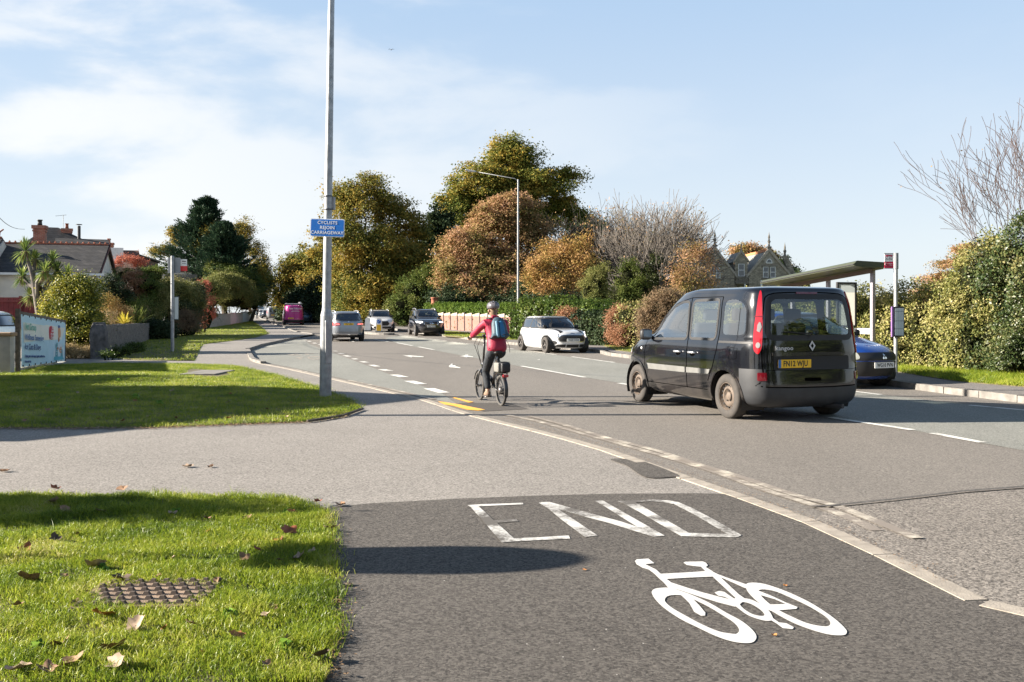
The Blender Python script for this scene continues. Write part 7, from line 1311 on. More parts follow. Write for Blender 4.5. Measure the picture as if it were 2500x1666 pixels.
mb = MB(); mb.box((0, 1.35, .27), (1.45, 3.6, .10)); mb.build('underbody', M_RUBBER, K.t)
mb = MB(); mb.box((-.1, -.3, 1.0), (.7, .35, .3), bev=.03); mb.box((.32, -.35, .96), (.35, .3, .22), Matrix.Rotation(.4, 3, 'Z'), bev=.02); mb.build('parcel', pm('cardboard', (.28, .22, .14), .9), K.t)
K.arch_trim(P_BLACK, .045, .01, .015)
for sg in (-1, 1): K.panel('headlight', [(-.20, .78), (.02, .74), (.16, .80), (.12, .92), (-.05, .95), (-.15, .88)], (sg, 1), .01, M_HEAD, thick=.01)

# ---------------------------------------------------------------- template bodies for the other traffic
def tmpl(kind, L_, hw, h, ro):
    T = {'suv': [(.145, .145, .145, .03, .965, .86), (.19, .19, .19, .008, .985, .93), (.31, .31, .31, 0, .998, .99), (.44, .44, .44, .002, 1, 1), (.56, .555, .50, .006, .985, .99), (.615, .615, .57, .010, .945, .97), (.65, .65, .625, .014, .84, .955), (.675, .67, .655, .018, .755, .93), (.82, .82, .80, .045, .665, .86), (.92, .92, .905, .075, .59, .79), (.965, .97, .945, .105, .55, .71), (.99, .99, .97, .15, .50, .55), (.998, 1, .985, .22, .43, .25)],
         'mini': [(.13, .13, .13, .03, .965, .86), (.18, .18, .18, .01, .985, .93), (.30, .30, .30, 0, .998, .98), (.42, .42, .42, 0, 1, 1), (.55, .55, .52, .006, .985, .995), (.60, .60, .58, .015, .95, .975), (.64, .64, .62, .025, .87, .95), (.665, .665, .655, .035, .775, .915), (.80, .80, .79, .055, .715, .85), (.915, .915, .905, .085, .64, .78), (.96, .965, .95, .105, .61, .72), (.985, .99, .975, .14, .57, .6), (.995, 1, .985, .2, .5, .3)],
         'hatch': [(.13, .13, .13, .03, .965, .86), (.18, .18, .18, .01, .985, .93), (.30, .30, .30, 0, .998, .99), (.40, .40, .40, 0, 1, 1), (.55, .54, .47, .006, .98, .99), (.60, .60, .54, .012, .93, .965), (.64, .64, .62, .02, .81, .935), (.66, .66, .655, .025, .76, .90), (.80, .80, .79, .06, .655, .84), (.92, .92, .90, .11, .55, .77), (.965, .97, .945, .14, .51, .7), (.99, .99, .97, .18, .46, .5), (.997, 1, .98, .25, .4, .25)],
         'van': [(.12, .12, .12, .02, .97, .88), (.16, .16, .16, .006, .985, .94), (.26, .26, .26, 0, 1, .985), (.36, .36, .36, 0, 1, 1), (.50, .50, .46, .004, .985, 1), (.56, .56, .52, .005, .965, .995), (.60, .60, .58, .006, .90, .985), (.62, .62, .61, .008, .865, .975), (.78, .78, .77, .016, .78, .93), (.91, .91, .90, .028, .70, .88), (.955, .96, .945, .04, .67, .83), (.985, .985, .97, .07, .62, .7), (.995, 1, .98, .13, .55, .35)]}[kind]
    y = lambda f: -ro + f * L_; out = []
    for zr, zm, zf, yr, yf, w_ in T: out.append((y(yr), y(yf), w_ * hw, [(y(yr), zr * h), (y((yr + yf) / 2), zm * h), (y(yf), zf * h)]))
    return out
def car(name, label, cat, loc, rz, kind, L_, w_, h, wb, ro, paint, wr=.34, group=None, N_=44, step=.05, side=None, glass=G_DARK, wf=G_FRONT, rim=('spoke', M_ALLOY, 5), nf=3.4, nr=4.2, rails=None, lights='both', plate_f=None, plate_r=None, detail=True, headmat=None, arch=None, tw=.22):
    hw = w_ / 2; c = Car(name, label, cat, loc, rz, tmpl(kind, L_, hw, h, ro), paint, [0, wb], wr, arch or wr * 1.16, N_, step, nr, nf, group, tw); y = lambda f: -ro + f * L_; z = lambda f: f * h
    S = {'suv': [[(.42, .69), (.68, .685), (.60, .86), (.545, .915), (.44, .925)], [(.20, .70), (.405, .69), (.425, .925), (.22, .915)], [(.085, .74), (.18, .705), (.20, .905), (.13, .885)]],
         'mini': [[(.40, .675), (.725, .67), (.675, .85), (.625, .925), (.42, .935)], [(.09, .69), (.385, .675), (.405, .935), (.13, .92)]],
         'hatch': [[(.40, .68), (.69, .68), (.61, .83), (.52, .915), (.42, .92)], [(.20, .69), (.385, .68), (.405, .92), (.24, .90)]],
         'van': [[(.66, .635), (.83, .63), (.79, .74), (.71, .87), (.67, .885)]]}[kind] if side is None else side
    for q in S: c.win('window', [(y(a_), z(b__)) for a_, b__ in q], 'S', glass, .06, .03)
    fz = {'suv': (.69, .925, .80, .66), 'mini': (.675, .935, .84, .70), 'hatch': (.675, .93, .79, .63), 'van': (.635, .92, .84, .74)}[kind]; c.win('windscreen', [(-hw * fz[2], z(fz[0])), (hw * fz[2], z(fz[0])), (hw * fz[3], z(fz[1])), (-hw * fz[3], z(fz[1]))], 'F', wf, .08, .035)
    rz_ = {'suv': (.70, .90, .74, .60), 'mini': (.70, .90, .74, .62), 'hatch': (.68, .90, .72, .58), 'van': (.62, .84, .66, .62)}[kind]
    c.win('rear_window', [(-hw * rz_[2], z(rz_[0])), (hw * rz_[2], z(rz_[0])), (hw * rz_[3], z(rz_[1])), (-hw * rz_[3], z(rz_[1]))], 'B', G_DARK, .07, .03)
    c.finish(); c.wheel_set(rim[0], rim[1], spokes=rim[2]); c.y, c.z = y, z; c.mirror(y({'suv': .66, 'mini': .70, 'hatch': .67, 'van': .80}[kind]), z(.68), M_RUBBER if kind != 'suvp' else paint, .10)
    c.cabin(y(.15), y(.72 if kind != 'van' else .8), z(.26), hw * .82, [(-hw * .42, y(.48 if kind != 'van' else .64), .5), (hw * .42, y(.48 if kind != 'van' else .64), .5)] + ([(0, y(.28), hw * 1.4)] if kind != 'van' else []), wheel=(y(.62 if kind != 'van' else .76), z(.60)), h=h * .34)
    mb = MB(); mb.box((0, wb / 2, .24), (hw * 1.6, wb + .8, .08)); mb.build('underbody', M_RUBBER, c.t)
    if plate_f: c.plate(0, plate_f[1], 'F', plate_f[0], M_PLW)
    if plate_r: c.plate(0, plate_r[1], 'B', plate_r[0], M_PLY)
    if rails:
        for sg in (-1, 1):
            pts = []; 
            for f in np.linspace(.12, .52, 9): hh_, n = c.hit(sg * hw * .66, y(f), 'T'); pts.append(hh_ + Vector((0, 0, .055 if .13 < f < .5 else .005)))
            mb = MB(); mb.tube(pts, .022, 6); mb.build('roof_rail', rails, c.t, smooth=True)
    if detail:
        for a_ in ('L', 'R'):
            for f in ((.41, .66) if kind != 'van' else (.655, .84)): c.line('door_seam', [(y(f), z(.22)), (y(f), z(.66))], a_, .012, M_GAP)
            if kind != 'van' and kind != 'mini': c.line('door_seam', [(y(.20), z(.45)), (y(.195), z(.68))], a_, .012, M_GAP)
    return c
def ell2(cx, cz, rx, rz_, n=20, a0=0): return [(cx + rx * math.cos(a0 + 2 * math.pi * k / n), cz + rz_ * math.sin(a0 + 2 * math.pi * k / n)) for k in range(n)]
fw = lambda p, th: (p[0], p[1])
# white three door hatchback with round lamps
P_WHITE_ = carpaint('white_lacquer', (.62, .62, .62), 0, .2, .15)
th = R(180 + 21); fwd = Vector((-math.sin(th), math.cos(th), 0)); fa = Vector((2.02, 35.9, 0)); ra = fa - fwd * 2.495
c = car('hatchback', 'white three door hatchback with black bonnet stripes coming towards the camera', 'car', (ra.x, ra.y, 0), th, 'mini', 3.85, 1.74, 1.41, 2.495, .60, P_WHITE_, .31, glass=G_DARK, rim=('twin', M_DKALLOY, 5), N_=60, step=.035, nf=3.0, plate_f=('YG20 OOX', .50), arch=.365)
y, z = c.y, c.z; c.arch_trim(pm('mini_trim', (.13, .14, .15), .5), .07, .008, .02)
c.panel('grille', rounded([(-.50, .42), (.50, .42), (.56, .53), (.52, .64), (.40, .70), (-.40, .70), (-.52, .64), (-.56, .53)], .06), 'F', .010, M_CHROME, thick=.02); c.panel('grille_mesh', rounded([(-.475, .44), (.475, .44), (.53, .53), (.49, .63), (.38, .68), (-.38, .68), (-.49, .63), (-.53, .53)], .05), 'F', .014, M_RUBBER)
for zz in (.57, .62, .66): c.line('grille_bar', [(-.45, zz), (.45, zz)], 'F', .008, pm('bar_grey', (.08, .08, .085), .4), .018)
for sg in (-1, 1):
    hl = c.panel('headlight', ell2(sg * .635, .70, .115, .125), 'F', .012, M_CHROME, thick=.02); c.panel('lamp_lens', ell2(sg * .635, .70, .10, .11), 'F', .016, M_RUBBER, hl); c.panel('light_ring', ell2(sg * .635, .70, .092, .10), 'F', .019, M_BULB, hl, hole=ell2(sg * .635, .70, .066, .073)); c.panel('lamp_bowl', ell2(sg * .635, .70, .04, .045, 12), 'F', .02, M_CLEARL, hl)
    c.panel('fog_lamp', ell2(sg * .66, .40, .09, .075), 'F', .01, M_RUBBER, thick=.01); c.panel('bonnet_stripe', [(sg * .36, y(.80)), (sg * .50, y(.80)), (sg * .47, y(.955)), (sg * .33, y(.955))], 'T', .004, M_RUBBER)
    c.panel('air_intake', rounded([(sg * .28, .235), (sg * .62, .25), (sg * .56, .335), (sg * .28, .34)], .02), 'F', .008, M_RUBBER, thick=.008)
c.panel('air_intake', rounded([(-.25, .23), (.25, .23), (.25, .335), (-.25, .335)], .02), 'F', .008, M_RUBBER, thick=.008); c.panel('badge', ell2(0, .745, .10, .016, 14), 'F', .012, M_CHROME)
h, n = c.hit(y(.52), z(.6), 'R'); mb = MB(); mb.tube([(0, y(.5), 1.40), (0, y(.47), 1.62)], .006, 5); mb.build('aerial', M_RUBBER, c.t); c.panel('roof', [(-.50, y(.12)), (.50, y(.12)), (.50, y(.58)), (-.50, y(.58))], 'T', .004, pm('grey_roof', (.22, .24, .26), .25, coat=1))
for a_ in ('L', 'R'): c.panel('door_handle', rounded([(y(.43), .80), (y(.465), .80), (y(.465), .825), (y(.43), .825)], .01), a_, .015, M_RUBBER, thick=.015)
# blue hatchback behind the van
P_BLUE = carpaint('blue_lacquer', (.008, .05, .26), .2, .22, .25)
th = R(180 + 27); fwd = Vector((-math.sin(th), math.cos(th), 0)); fa = Vector((6.80, 18.8, 0)); ra = fa - fwd * 2.50
c = car('hatchback', 'blue hatchback partly hidden by the black van in front of the bus shelter', 'car', (ra.x, ra.y, 0), th, 'hatch', 3.9, 1.70, 1.52, 2.50, .62, P_BLUE, .30, N_=60, step=.035, wf=G_CLEAR, rim=('spoke', M_ALLOY, 6), nf=2.8, plate_f=('WG10 PVN', .47), arch=.35, glass=G_CLEAR)
c.panel('grille', rounded([(-.55, .56), (.55, .56), (.60, .66), (.52, .71), (-.52, .71), (-.60, .66)], .03), 'F', .008, M_RUBBER, thick=.01)
c.panel('lower_grille', rounded([(-.62, .26), (.62, .26), (.66, .50), (.58, .54), (-.58, .54), (-.66, .50)], .04), 'F', .008, M_RUBBER, thick=.01)
for p_ in ((0, .655), (-.028, .607), (.028, .607)): c.panel('badge', [(p_[0], p_[1] - .028), (p_[0] + .026, p_[1]), (p_[0], p_[1] + .028), (p_[0] - .026, p_[1])], 'F', .016, M_CHROME)
for sg in (-1, 1): c.panel('headlight', smooth_line([(-.10, .60), (.05, .58), (.20, .66), (.22, .78), (.10, .78), (-.05, .70)], 3, True), (sg, 1), .012, pm('smoked_lens', (.30, .31, .28), .1, coat=1), thick=.02)
mb = MB(); h, n = c.hit(.2, 1.02, 'F'); mb.tube([h + Vector((0, .05, 0)), h + Vector((-.5, .02, .03))], .008, 5); mb.build('wiper', M_RUBBER, c.t)
# black estate SUV
P_NAVY = carpaint('navy_lacquer', (.010, .012, .020), .2, .18, .25)
th = R(180 + 13.5); fwd = Vector((-math.sin(th), math.cos(th), 0)); fa = Vector((-5.35, 60.8, 0)); ra = fa - fwd * 2.98
def pitch(c, a, b): return None
c = car('estate_car', 'black estate car with silver roof rails and lit headlamps coming towards the camera', 'car', (ra.x, ra.y, G(62.3)), th, 'suv', 4.95, 1.93, 1.78, 2.98, 1.03, P_NAVY, .375, rim=('spoke', M_ALLOY, 5), rails=M_SILVER, plate_f=('WA23 WOD', .62), N_=50, step=.045)
c.panel('grille', rounded([(-.45, .74), (-.38, .70), (.38, .70), (.45, .74), (.45, .95), (-.45, .95)], .03), 'F', .01, M_CHROME, thick=.02); c.panel('grille_mesh', rounded([(-.42, .755), (-.36, .725), (.36, .725), (.42, .755), (.42, .925), (-.42, .925)], .02), 'F', .014, M_RUBBER)
c.line('grille_bar', [(-.36, .73), (.36, .93)], 'F', .02, M_CHROME, .018); c.panel('badge', ell2(0, .83, .09, .09), 'F', .02, M_CHROME, hole=ell2(0, .83, .06, .06))
for sg in (-1, 1): c.panel('headlight', rounded([(sg * .50, .84), (sg * .86, .84), (sg * .88, .95), (sg * .52, .94)], .03), 'F', .012, M_HEAD, thick=.015); c.panel('daytime_light', rounded([(sg * .53, .88), (sg * .84, .885), (sg * .84, .90), (sg * .53, .90)], .005), 'F', .02, M_BULB)
c.panel('lower_grille', rounded([(-.55, .36), (.55, .36), (.6, .5), (-.6, .5)], .04), 'F', .008, M_RUBBER)
# silver grey estate seen from behind
P_SILV = carpaint('grey_lacquer', (.25, .27, .30), .55, .3, .2)
th = R(19); c = car('estate_car', 'silver grey estate car driving away right of the lamp column', 'car', (-9.05, 51.4, G(52.6)), th, 'suv', 4.66, 1.90, 1.64, 2.87, .90, P_SILV, .36, rim=('spoke', M_ALLOY, 5), rails=M_SILVER, N_=50, step=.045)
c.plate(0, .93, 'B', 'FL57 ZNA', M_PLY)
for sg in (-1, 1): c.panel('tail_light', rounded([(sg * .42, .86), (sg * .86, .86), (sg * .90, .93), (sg * .86, 1.02), (sg * .44, .98)], .02), 'B', .012, M_REDL, thick=.015); c.panel('light_bar', rounded([(sg * .48, .92), (sg * .84, .93), (sg * .84, .945), (sg * .48, .935)], .004), 'B', .018, pm('lit_tail', (.8, .2, .2), .3, emit=((1, .25, .2), 1.5)))
c.line('tailgate_seam', [(-.70, .50), (.70, .50), (.72, .80), (.62, .86)], 'B', .014, M_GAP); c.line('tailgate_seam', [(-.70, .50), (-.72, .80), (-.62, .86)], 'B', .014, M_GAP); c.line('chrome_strip', [(-.80, .40), (-.55, .44), (-.45, .37), (.45, .37), (.55, .44), (.80, .40)], 'B', .022, M_CHROME, .014); c.panel('rear_diffuser', rounded([(-.84, .24), (.84, .24), (.86, .36), (-.86, .36)], .03), 'B', .008, M_RUBBER); c.line('badge', [(-.04, 1.06), (.04, 1.06)], 'B', .06, M_CHROME, .012)
# white SUV beyond the island
th = R(180 + 13); c = car('estate_car', 'white sport utility car behind the traffic island bollards', 'car', (XX(924, 71.8), 71.8, G(70.5)), th, 'suv', 4.6, 1.88, 1.66, 2.72, .95, P_WHITE_, .36, rim=('spoke', M_ALLOY, 5), N_=40, step=.06, rails=M_SILVER)
c.panel('grille', rounded([(-.50, .60), (-.34, .48), (.34, .48), (.50, .60), (.36, .80), (-.36, .80)], .04), 'F', .012, M_RUBBER, thick=.01); c.panel('lower_grille', rounded([(-.6, .30), (.6, .30), (.66, .42), (-.66, .42)], .03), 'F', .01, M_RUBBER)
for sg in (-1, 1): c.panel('headlight', rounded([(sg * .50, .84), (sg * .84, .87), (sg * .84, .95), (sg * .54, .92)], .02), 'F', .012, M_HEAD, thick=.01); c.panel('fog_lamp', rounded([(sg * .62, .45), (sg * .82, .45), (sg * .78, .62), (sg * .66, .55)], .02), 'F', .01, M_RUBBER)
# magenta van
P_MAG = carpaint('magenta_wrap', (.42, .015, .20), 0, .35, .3)
th = R(15.5); c = car('van', 'magenta panel van with white lettering driving away up the road', 'van', (XX(717, 92.5), 92.5, G(93.5)), th, 'van', 4.97, 1.98, 1.98, 2.93, 1.0, P_MAG, .34, rim=('steel', M_DARKM, 5), N_=40, step=.06)
c.panel('rear_lower', rounded([(-.80, .72), (.80, .72), (.80, 1.15), (-.80, 1.15)], .03), 'B', .006, pm('magenta_panel', (.42, .015, .20), .35)); c.panel('rear_bumper', rounded([(-.93, .28), (.93, .28), (.95, .52), (-.95, .52)], .03), 'B', .02, M_RUBBER, thick=.02); c.panel('door_wrap', rounded([(-.70, 1.2), (.70, 1.2), (.66, 1.72), (-.66, 1.72)], .03), 'B', .012, pm('magenta_panel', (.42, .015, .20), .35))
c.line('door_seam', [(0, .55), (0, 1.85)], 'B', .015, M_GAP, .016)
for sg in (-1, 1): c.panel('tail_light', rounded([(sg * .84, .95), (sg * .93, .95), (sg * .90, 1.5), (sg * .83, 1.5)], .02), 'B', .014, M_REDD, thick=.01)
c.plate(-.32, .68, 'B', 'WJ19 FKE', M_PLY)
h, n = c.hit(.2, 1.58, 'B')
for s_t, z_, sz in (('Flow Telecom', 1.62, .21), ('------------', 1.48, .16), ('-----------', 1.36, .22)): TXT(s_t, 'lettering', M_WHITE, c.t, sz, PLANE((.12, -.1 + c.hit(0, z_, 'B')[0].y * 1 + .08, z_), (1, 0, 0), (0, .04, 1)), bold=.004)
mb = MB(); [mb.box((x_, .9, 2.13), (.05, 3.2, .04)) for x_ in (-.7, .7)]; [mb.box((0, y_, 2.10), (1.6, .05, .05)) for y_ in (-.55, .6, 1.8)]; mb.tube([(.62, -.7, 2.2), (.62, 2.2, 2.2)], .08, 10); mb.build('roof_rack', M_SILVER, c.t)
# grey van with loaded rack
P_GREYV = carpaint('grey_van_lacquer', (.17, .17, .18), .4, .3, .2)
th = R(15); c = car('van', 'grey van with a loaded roof rack driving away in the distance', 'van', (XX(666, 146), 146, G(147)), th, 'van', 4.9, 1.95, 1.92, 3.1, .95, P_GREYV, .34, rim=('steel', M_DARKM, 5), N_=30, step=.09, detail=False)
for sg in (-1, 1): c.panel('tail_light', rounded([(sg * .80, .95), (sg * .93, .95), (sg * .91, 1.4), (sg * .80, 1.4)], .02), 'B', .014, M_REDL, thick=.01)
mb = MB(); mb.box((0, .8, 2.08), (1.7, 2.6, .08)); mb.box((0, .8, 2.22), (1.5, 1.9, .18), bev=.04); mb.box((-.1, .4, 2.42), (.5, .7, .3), bev=.08); mb.build('roof_rack', M_DARKM, c.t); c.plate(0, .7, 'B', None, M_PLY)
# far traffic
c = car('van', 'tall pale blue van cresting the hill at the far end of the road', 'van', (XX(634, 232), 232, G(232)), R(12), 'van', 5.5, 2.1, 2.6, 3.3, 1.0, carpaint('pale_blue_lacquer', (.30, .42, .50), 0, .4, .1), .36, N_=24, step=.12, detail=False)
c = car('estate_car', 'white car following the pale blue van at the far end of the road', 'car', (XX(640, 200), 200, G(200)), R(12), 'suv', 4.5, 1.85, 1.6, 2.7, .9, P_WHITE_, .34, N_=24, step=.12, detail=False, plate_r=('', .8))
c = car('hatchback', 'white car between the grey van and the magenta van', 'car', (XX(686, 150), 150, G(150)), R(180 + 12), 'hatch', 4.2, 1.8, 1.5, 2.6, .7, P_WHITE_, .32, N_=24, step=.12, detail=False)
c = car('hatchback', 'dark car just visible right of the magenta van', 'car', (XX(743.5, 108), 108, G(108)), R(180 + 12), 'hatch', 4.2, 1.8, 1.55, 2.6, .7, carpaint('teal_lacquer', (.03, .06, .08), .2, .25, .1), .32, N_=24, step=.12, detail=False)
c = car('hatchback', 'dark car behind the left shoulder of the grey van', 'car', (XX(651, 170), 170, G(170)), R(13), 'hatch', 4.3, 1.8, 1.5, 2.6, .7, P_NAVY, .32, N_=24, step=.12, detail=False)
# white parked car on the left edge
c = car('estate_car', 'white car parked behind the low cream wall at the left edge', 'car', (XX(46, 30) - 1.0, 30, 0), R(91), 'suv', 4.5, 1.85, 1.58, 2.7, .9, P_WHITE_, .33, N_=44, step=.05, glass=G_CLEAR)
# ================================================================== CYCLIST
def skin(name, joints, bones, mat, parent, sub=2, root=0, label=None):
    """one continuous limb surface grown round a skeleton: joints {name: ((x,y,z), rx, ry)}"""
    me = bpy.data.meshes.new(name); ks = list(joints); me.from_pydata([joints[k][0] for k in ks], [(ks.index(a_), ks.index(b__)) for a_, b__ in bones], []); me.update()
    o = bpy.data.objects.new('tmp_skin', me); COL.objects.link(o); sm = o.modifiers.new('s', 'SKIN'); sm.use_smooth_shade = True; o.modifiers.new('u', 'SUBSURF').levels = sub
    for i, k in enumerate(ks): v = me.skin_vertices[0].data[i]; v.radius = joints[k][1:3] if len(joints[k]) > 2 else (joints[k][1], joints[k][1]); v.use_root = (i == root)
    bpy.context.view_layer.update(); m2 = bpy.data.meshes.new_from_object(o.evaluated_get(bpy.context.evaluated_depsgraph_get())); bpy.data.objects.remove(o, do_unlink=True); m2.name = name; m2.materials.clear()
    r = link_mesh(name, m2, mat, parent, True, label); return r
M_JKT = pm('raspberry_jacket', (.33, .012, .045), .6, var=.15, vscale=14, bump=.35, bscale=16)
M_TRS = pm('dark_jeans', (.022, .027, .034), .85, var=.25, vscale=12, bump=.5, bscale=22); M_SKIN = pm('skin', (.50, .29, .20), .6); M_HAIR = pm('fair_hair', (.24, .15, .08), .7, var=.35, vscale=40, bump=.4, bscale=90)
M_SHOE = pm('tan_shoe', (.24, .16, .11), .85, var=.3, vscale=20); M_SOLE = pm('dark_sole', (.04, .03, .025), .8); M_BIKE = pm('bike_black', (.018, .018, .02), .4, coat=.5); M_ALU = pm('polished_alloy', (.5, .5, .5), .3, metal=.9)
BX, BY, BR = -.17, 14.82, R(19.2)
b = thing('bicycle', 'black folding electric bicycle ridden by the person in a red jacket', 'bicycle', (BX, BY, 0), BR); r = .247; fy = 1.13
def bwheel(y, hub):
    M = Matrix(((0, 0, 1), (0, 1, 0), (-1, 0, 0))); mb = MB(); mb.lathe([(r - .02 + .022 * math.cos(a_) - .002, .024 * math.sin(a_)) for a_ in np.linspace(0, 2 * math.pi, 13)], 44, M, (0, y, r)); wh = mb.build('wheel', pm('bike_tyre', (.075, .07, .065), .85, var=.3), b, smooth=True)
    mb = MB(); mb.lathe([(r - .048, -.014), (r - .034, -.014), (r - .030, 0), (r - .034, .014), (r - .048, .014), (r - .05, 0), (r - .048, -.014)], 44, M, (0, y, r)); mb.build('rim', pm('black_rim', (.06, .06, .06), .35, metal=.6), wh, smooth=True)
    mb = MB(); n = 28
    for k in range(n): a_ = 2 * math.pi * k / n; s_x = .03 if k % 2 else -.03; mb.tube([(s_x, y + hub * math.cos(a_ + .5), r + hub * math.sin(a_ + .5)), (0, y + (r - .045) * math.cos(a_), r + (r - .045) * math.sin(a_))], .0016, 4, cap=False)
    mb.build('spokes', M_ALU, wh); mb = MB(); mb.lathe([(.001, -.05), (hub * .5, -.05), (hub, -.035), (hub, .035), (hub * .5, .05), (.001, .05)], 20, M, (0, y, r)); mb.tube([(-.07, y, r), (.07, y, r)], .008, 8); mb.build('hub', M_DKALLOY, wh, smooth=True)
bwheel(0, .065); bwheel(fy, .022)
mb = MB(); HT, HB = (0, .93, .66), (0, .96, .54); mb.tube([HB, (0, .80, .47), (0, .50, .40), (0, .40, .33)], [.028, .032, .032, .03], 10); mb.tube([HB, HT], .024, 10); mb.tube([(0, .41, .29), (0, .27, .66)], .020, 10); mb.tube([(0, .385, .26), (0, .395, .32)], .03, 10)
for sg in (-1, 1): mb.tube([(sg * .03, .40, .30), (sg * .062, .0, r)], .010, 6); mb.tube([(sg * .02, .30, .56), (sg * .062, .0, r)], .008, 6)
mb.build('frame', M_BIKE, b, smooth=True)
mb = MB(); mb.tube([(0, .27, .62), (0, .215, .79)], .015, 8); mb.build('seat_post', M_ALU, b, smooth=True); mb = MB(); mb.tube([(0, .42, .82), (0, .32, .828), (0, .22, .835), (0, .13, .845), (0, .10, .84)], [.018, .026, .05, .075, .06], 12); mb.v = [Vector((v.x, v.y, .825 + (v.z - .825) * .55)) for v in mb.v]; mb.build('saddle', M_RUBBER, b, smooth=True)
mb = MB()
for sg in (-1, 1): mb.tube([(0, .965, .53), (sg * .05, .975, .51), (sg * .052, 1.06, .36), (sg * .048, fy, r)], [.02, .014, .012, .009], 8)
mb.build('fork', M_BIKE, b, smooth=True)
mb = MB(); mb.tube([(0, .93, .66), (0, .90, .85), (0, .865, 1.06)], .019, 10); mb.build('stem', M_BIKE, b, smooth=True)
hb = [(-.30, .80, 1.065), (-.20, .82, 1.07), (-.06, .86, 1.07), (0, .865, 1.07), (.06, .86, 1.07), (.20, .82, 1.07), (.30, .80, 1.065)]; mb = MB(); mb.tube(hb, .012, 8); mb.box((0, .84, 1.095), (.09, .05, .04), bev=.01); mb.build('handlebar', M_BIKE, b, smooth=True)
mb = MB(); [mb.tube([(sg * .31, .797, 1.065), (sg * .20, .82, 1.07)], .017, 8) for sg in (-1, 1)]; [mb.tube([(sg * .19, .84, 1.06), (sg * .27, .87, 1.04)], .005, 5) for sg in (-1, 1)]; mb.build('grips', M_RUBBER, b)
mb = MB(); mb.tube([(-.12, .87, 1.06), (-.15, .97, .95), (-.07, .98, .75), (-.03, .95, .60)], .005, 5); mb.tube([(-.05, .88, 1.06), (-.09, .99, .90), (-.04, .96, .66)], .005, 5); mb.build('cables', M_RUBBER, b)
def guard(y, a0, a1, name):
    mb = MB(); n = 20; vs = []
    for k in range(n + 1):
        a_ = a0 + (a1 - a0) * k / n
        for x_, dr in ((-.03, -.008), (-.015, .003), (.015, .003), (.03, -.008)): vs.append((x_, y + (r + .016 + dr) * math.cos(a_), r + (r + .016 + dr) * math.sin(a_)))
    mb.add(vs, [(4 * k + j, 4 * k + j + 1, 4 * k + j + 5, 4 * k + j + 4) for k in range(n) for j in range(3)]); mb.build(name, M_BIKE, b, smooth=True)
guard(0, R(55), R(200), 'mudguard'); guard(fy, R(20), R(140), 'mudguard')
mb = MB(); [mb.tube([(sg * .035, .30, .50), (sg * .05, -.18, .525)], .006, 6) for sg in (-1, 1)]; [mb.tube([(sg * .05, -.14, .525), (sg * .06, 0, r)], .005, 5) for sg in (-1, 1)]; mb.box((0, -.02, .528), (.10, .32, .008)); mb.build('rack', M_BIKE, b)
mb = MB(); mb.box((0, -.215, .487), (.095, .035, .045), bev=.012); mb.build('rear_light', M_REDL, b, smooth=True); mb = MB(); mb.box((0, .99, .60), (.05, .05, .05), bev=.012); mb.build('front_light', M_CHROME, b)
mb = MB(); mb.tube([(-.045, .395, .29), (-.045, .395, .125)], .009, 6); mb.tube([(.05, .395, .29), (.05, .395, .455)], .009, 6); mb.box((-.10, .395, .12), (.09, .09, .022), bev=.006); mb.box((.105, .395, .455), (.09, .09, .022), bev=.006); mb.lathe([(.07, -.003), (.085, -.003), (.085, .003), (.07, .003), (.07, -.003)], 24, Matrix(((0, 0, 1), (0, 1, 0), (-1, 0, 0))), (.045, .395, .29)); mb.build('crank', M_ALU, b)
mb = MB(); mb.tube([(.045, .395, .375), (.045, 0, .285)], .004, 4); mb.tube([(.045, .395, .205), (.045, 0, .21)], .004, 4); mb.box((.05, .0, .13), (.02, .05, .1)); mb.build('chain', M_DARKM, b)
bag = thing('pannier_bag', 'black bag strapped on the rear rack of the bicycle', 'bag', (BX, BY, 0), BR); mb = MB(); mb.box((.025, -.06, .612), (.155, .23, .16), bev=.03); mb.build('bag', pm('bag_black', (.02, .021, .024), .6, bump=.3), bag, smooth=True); mb = MB(); mb.box((-.075, -.02, .612), (.045, .22, .15), bev=.02); mb.build('grey_pocket', pm('bag_grey', (.17, .165, .15), .8, bump=.4), bag, smooth=True); mb = MB(); [mb.box((.02, y_, .695), (.165, .02, .008)) for y_ in (-.12, .01)]; mb.box((.05, -.178, .62), (.04, .008, .03)); mb.build('strap', M_DARKM, bag)

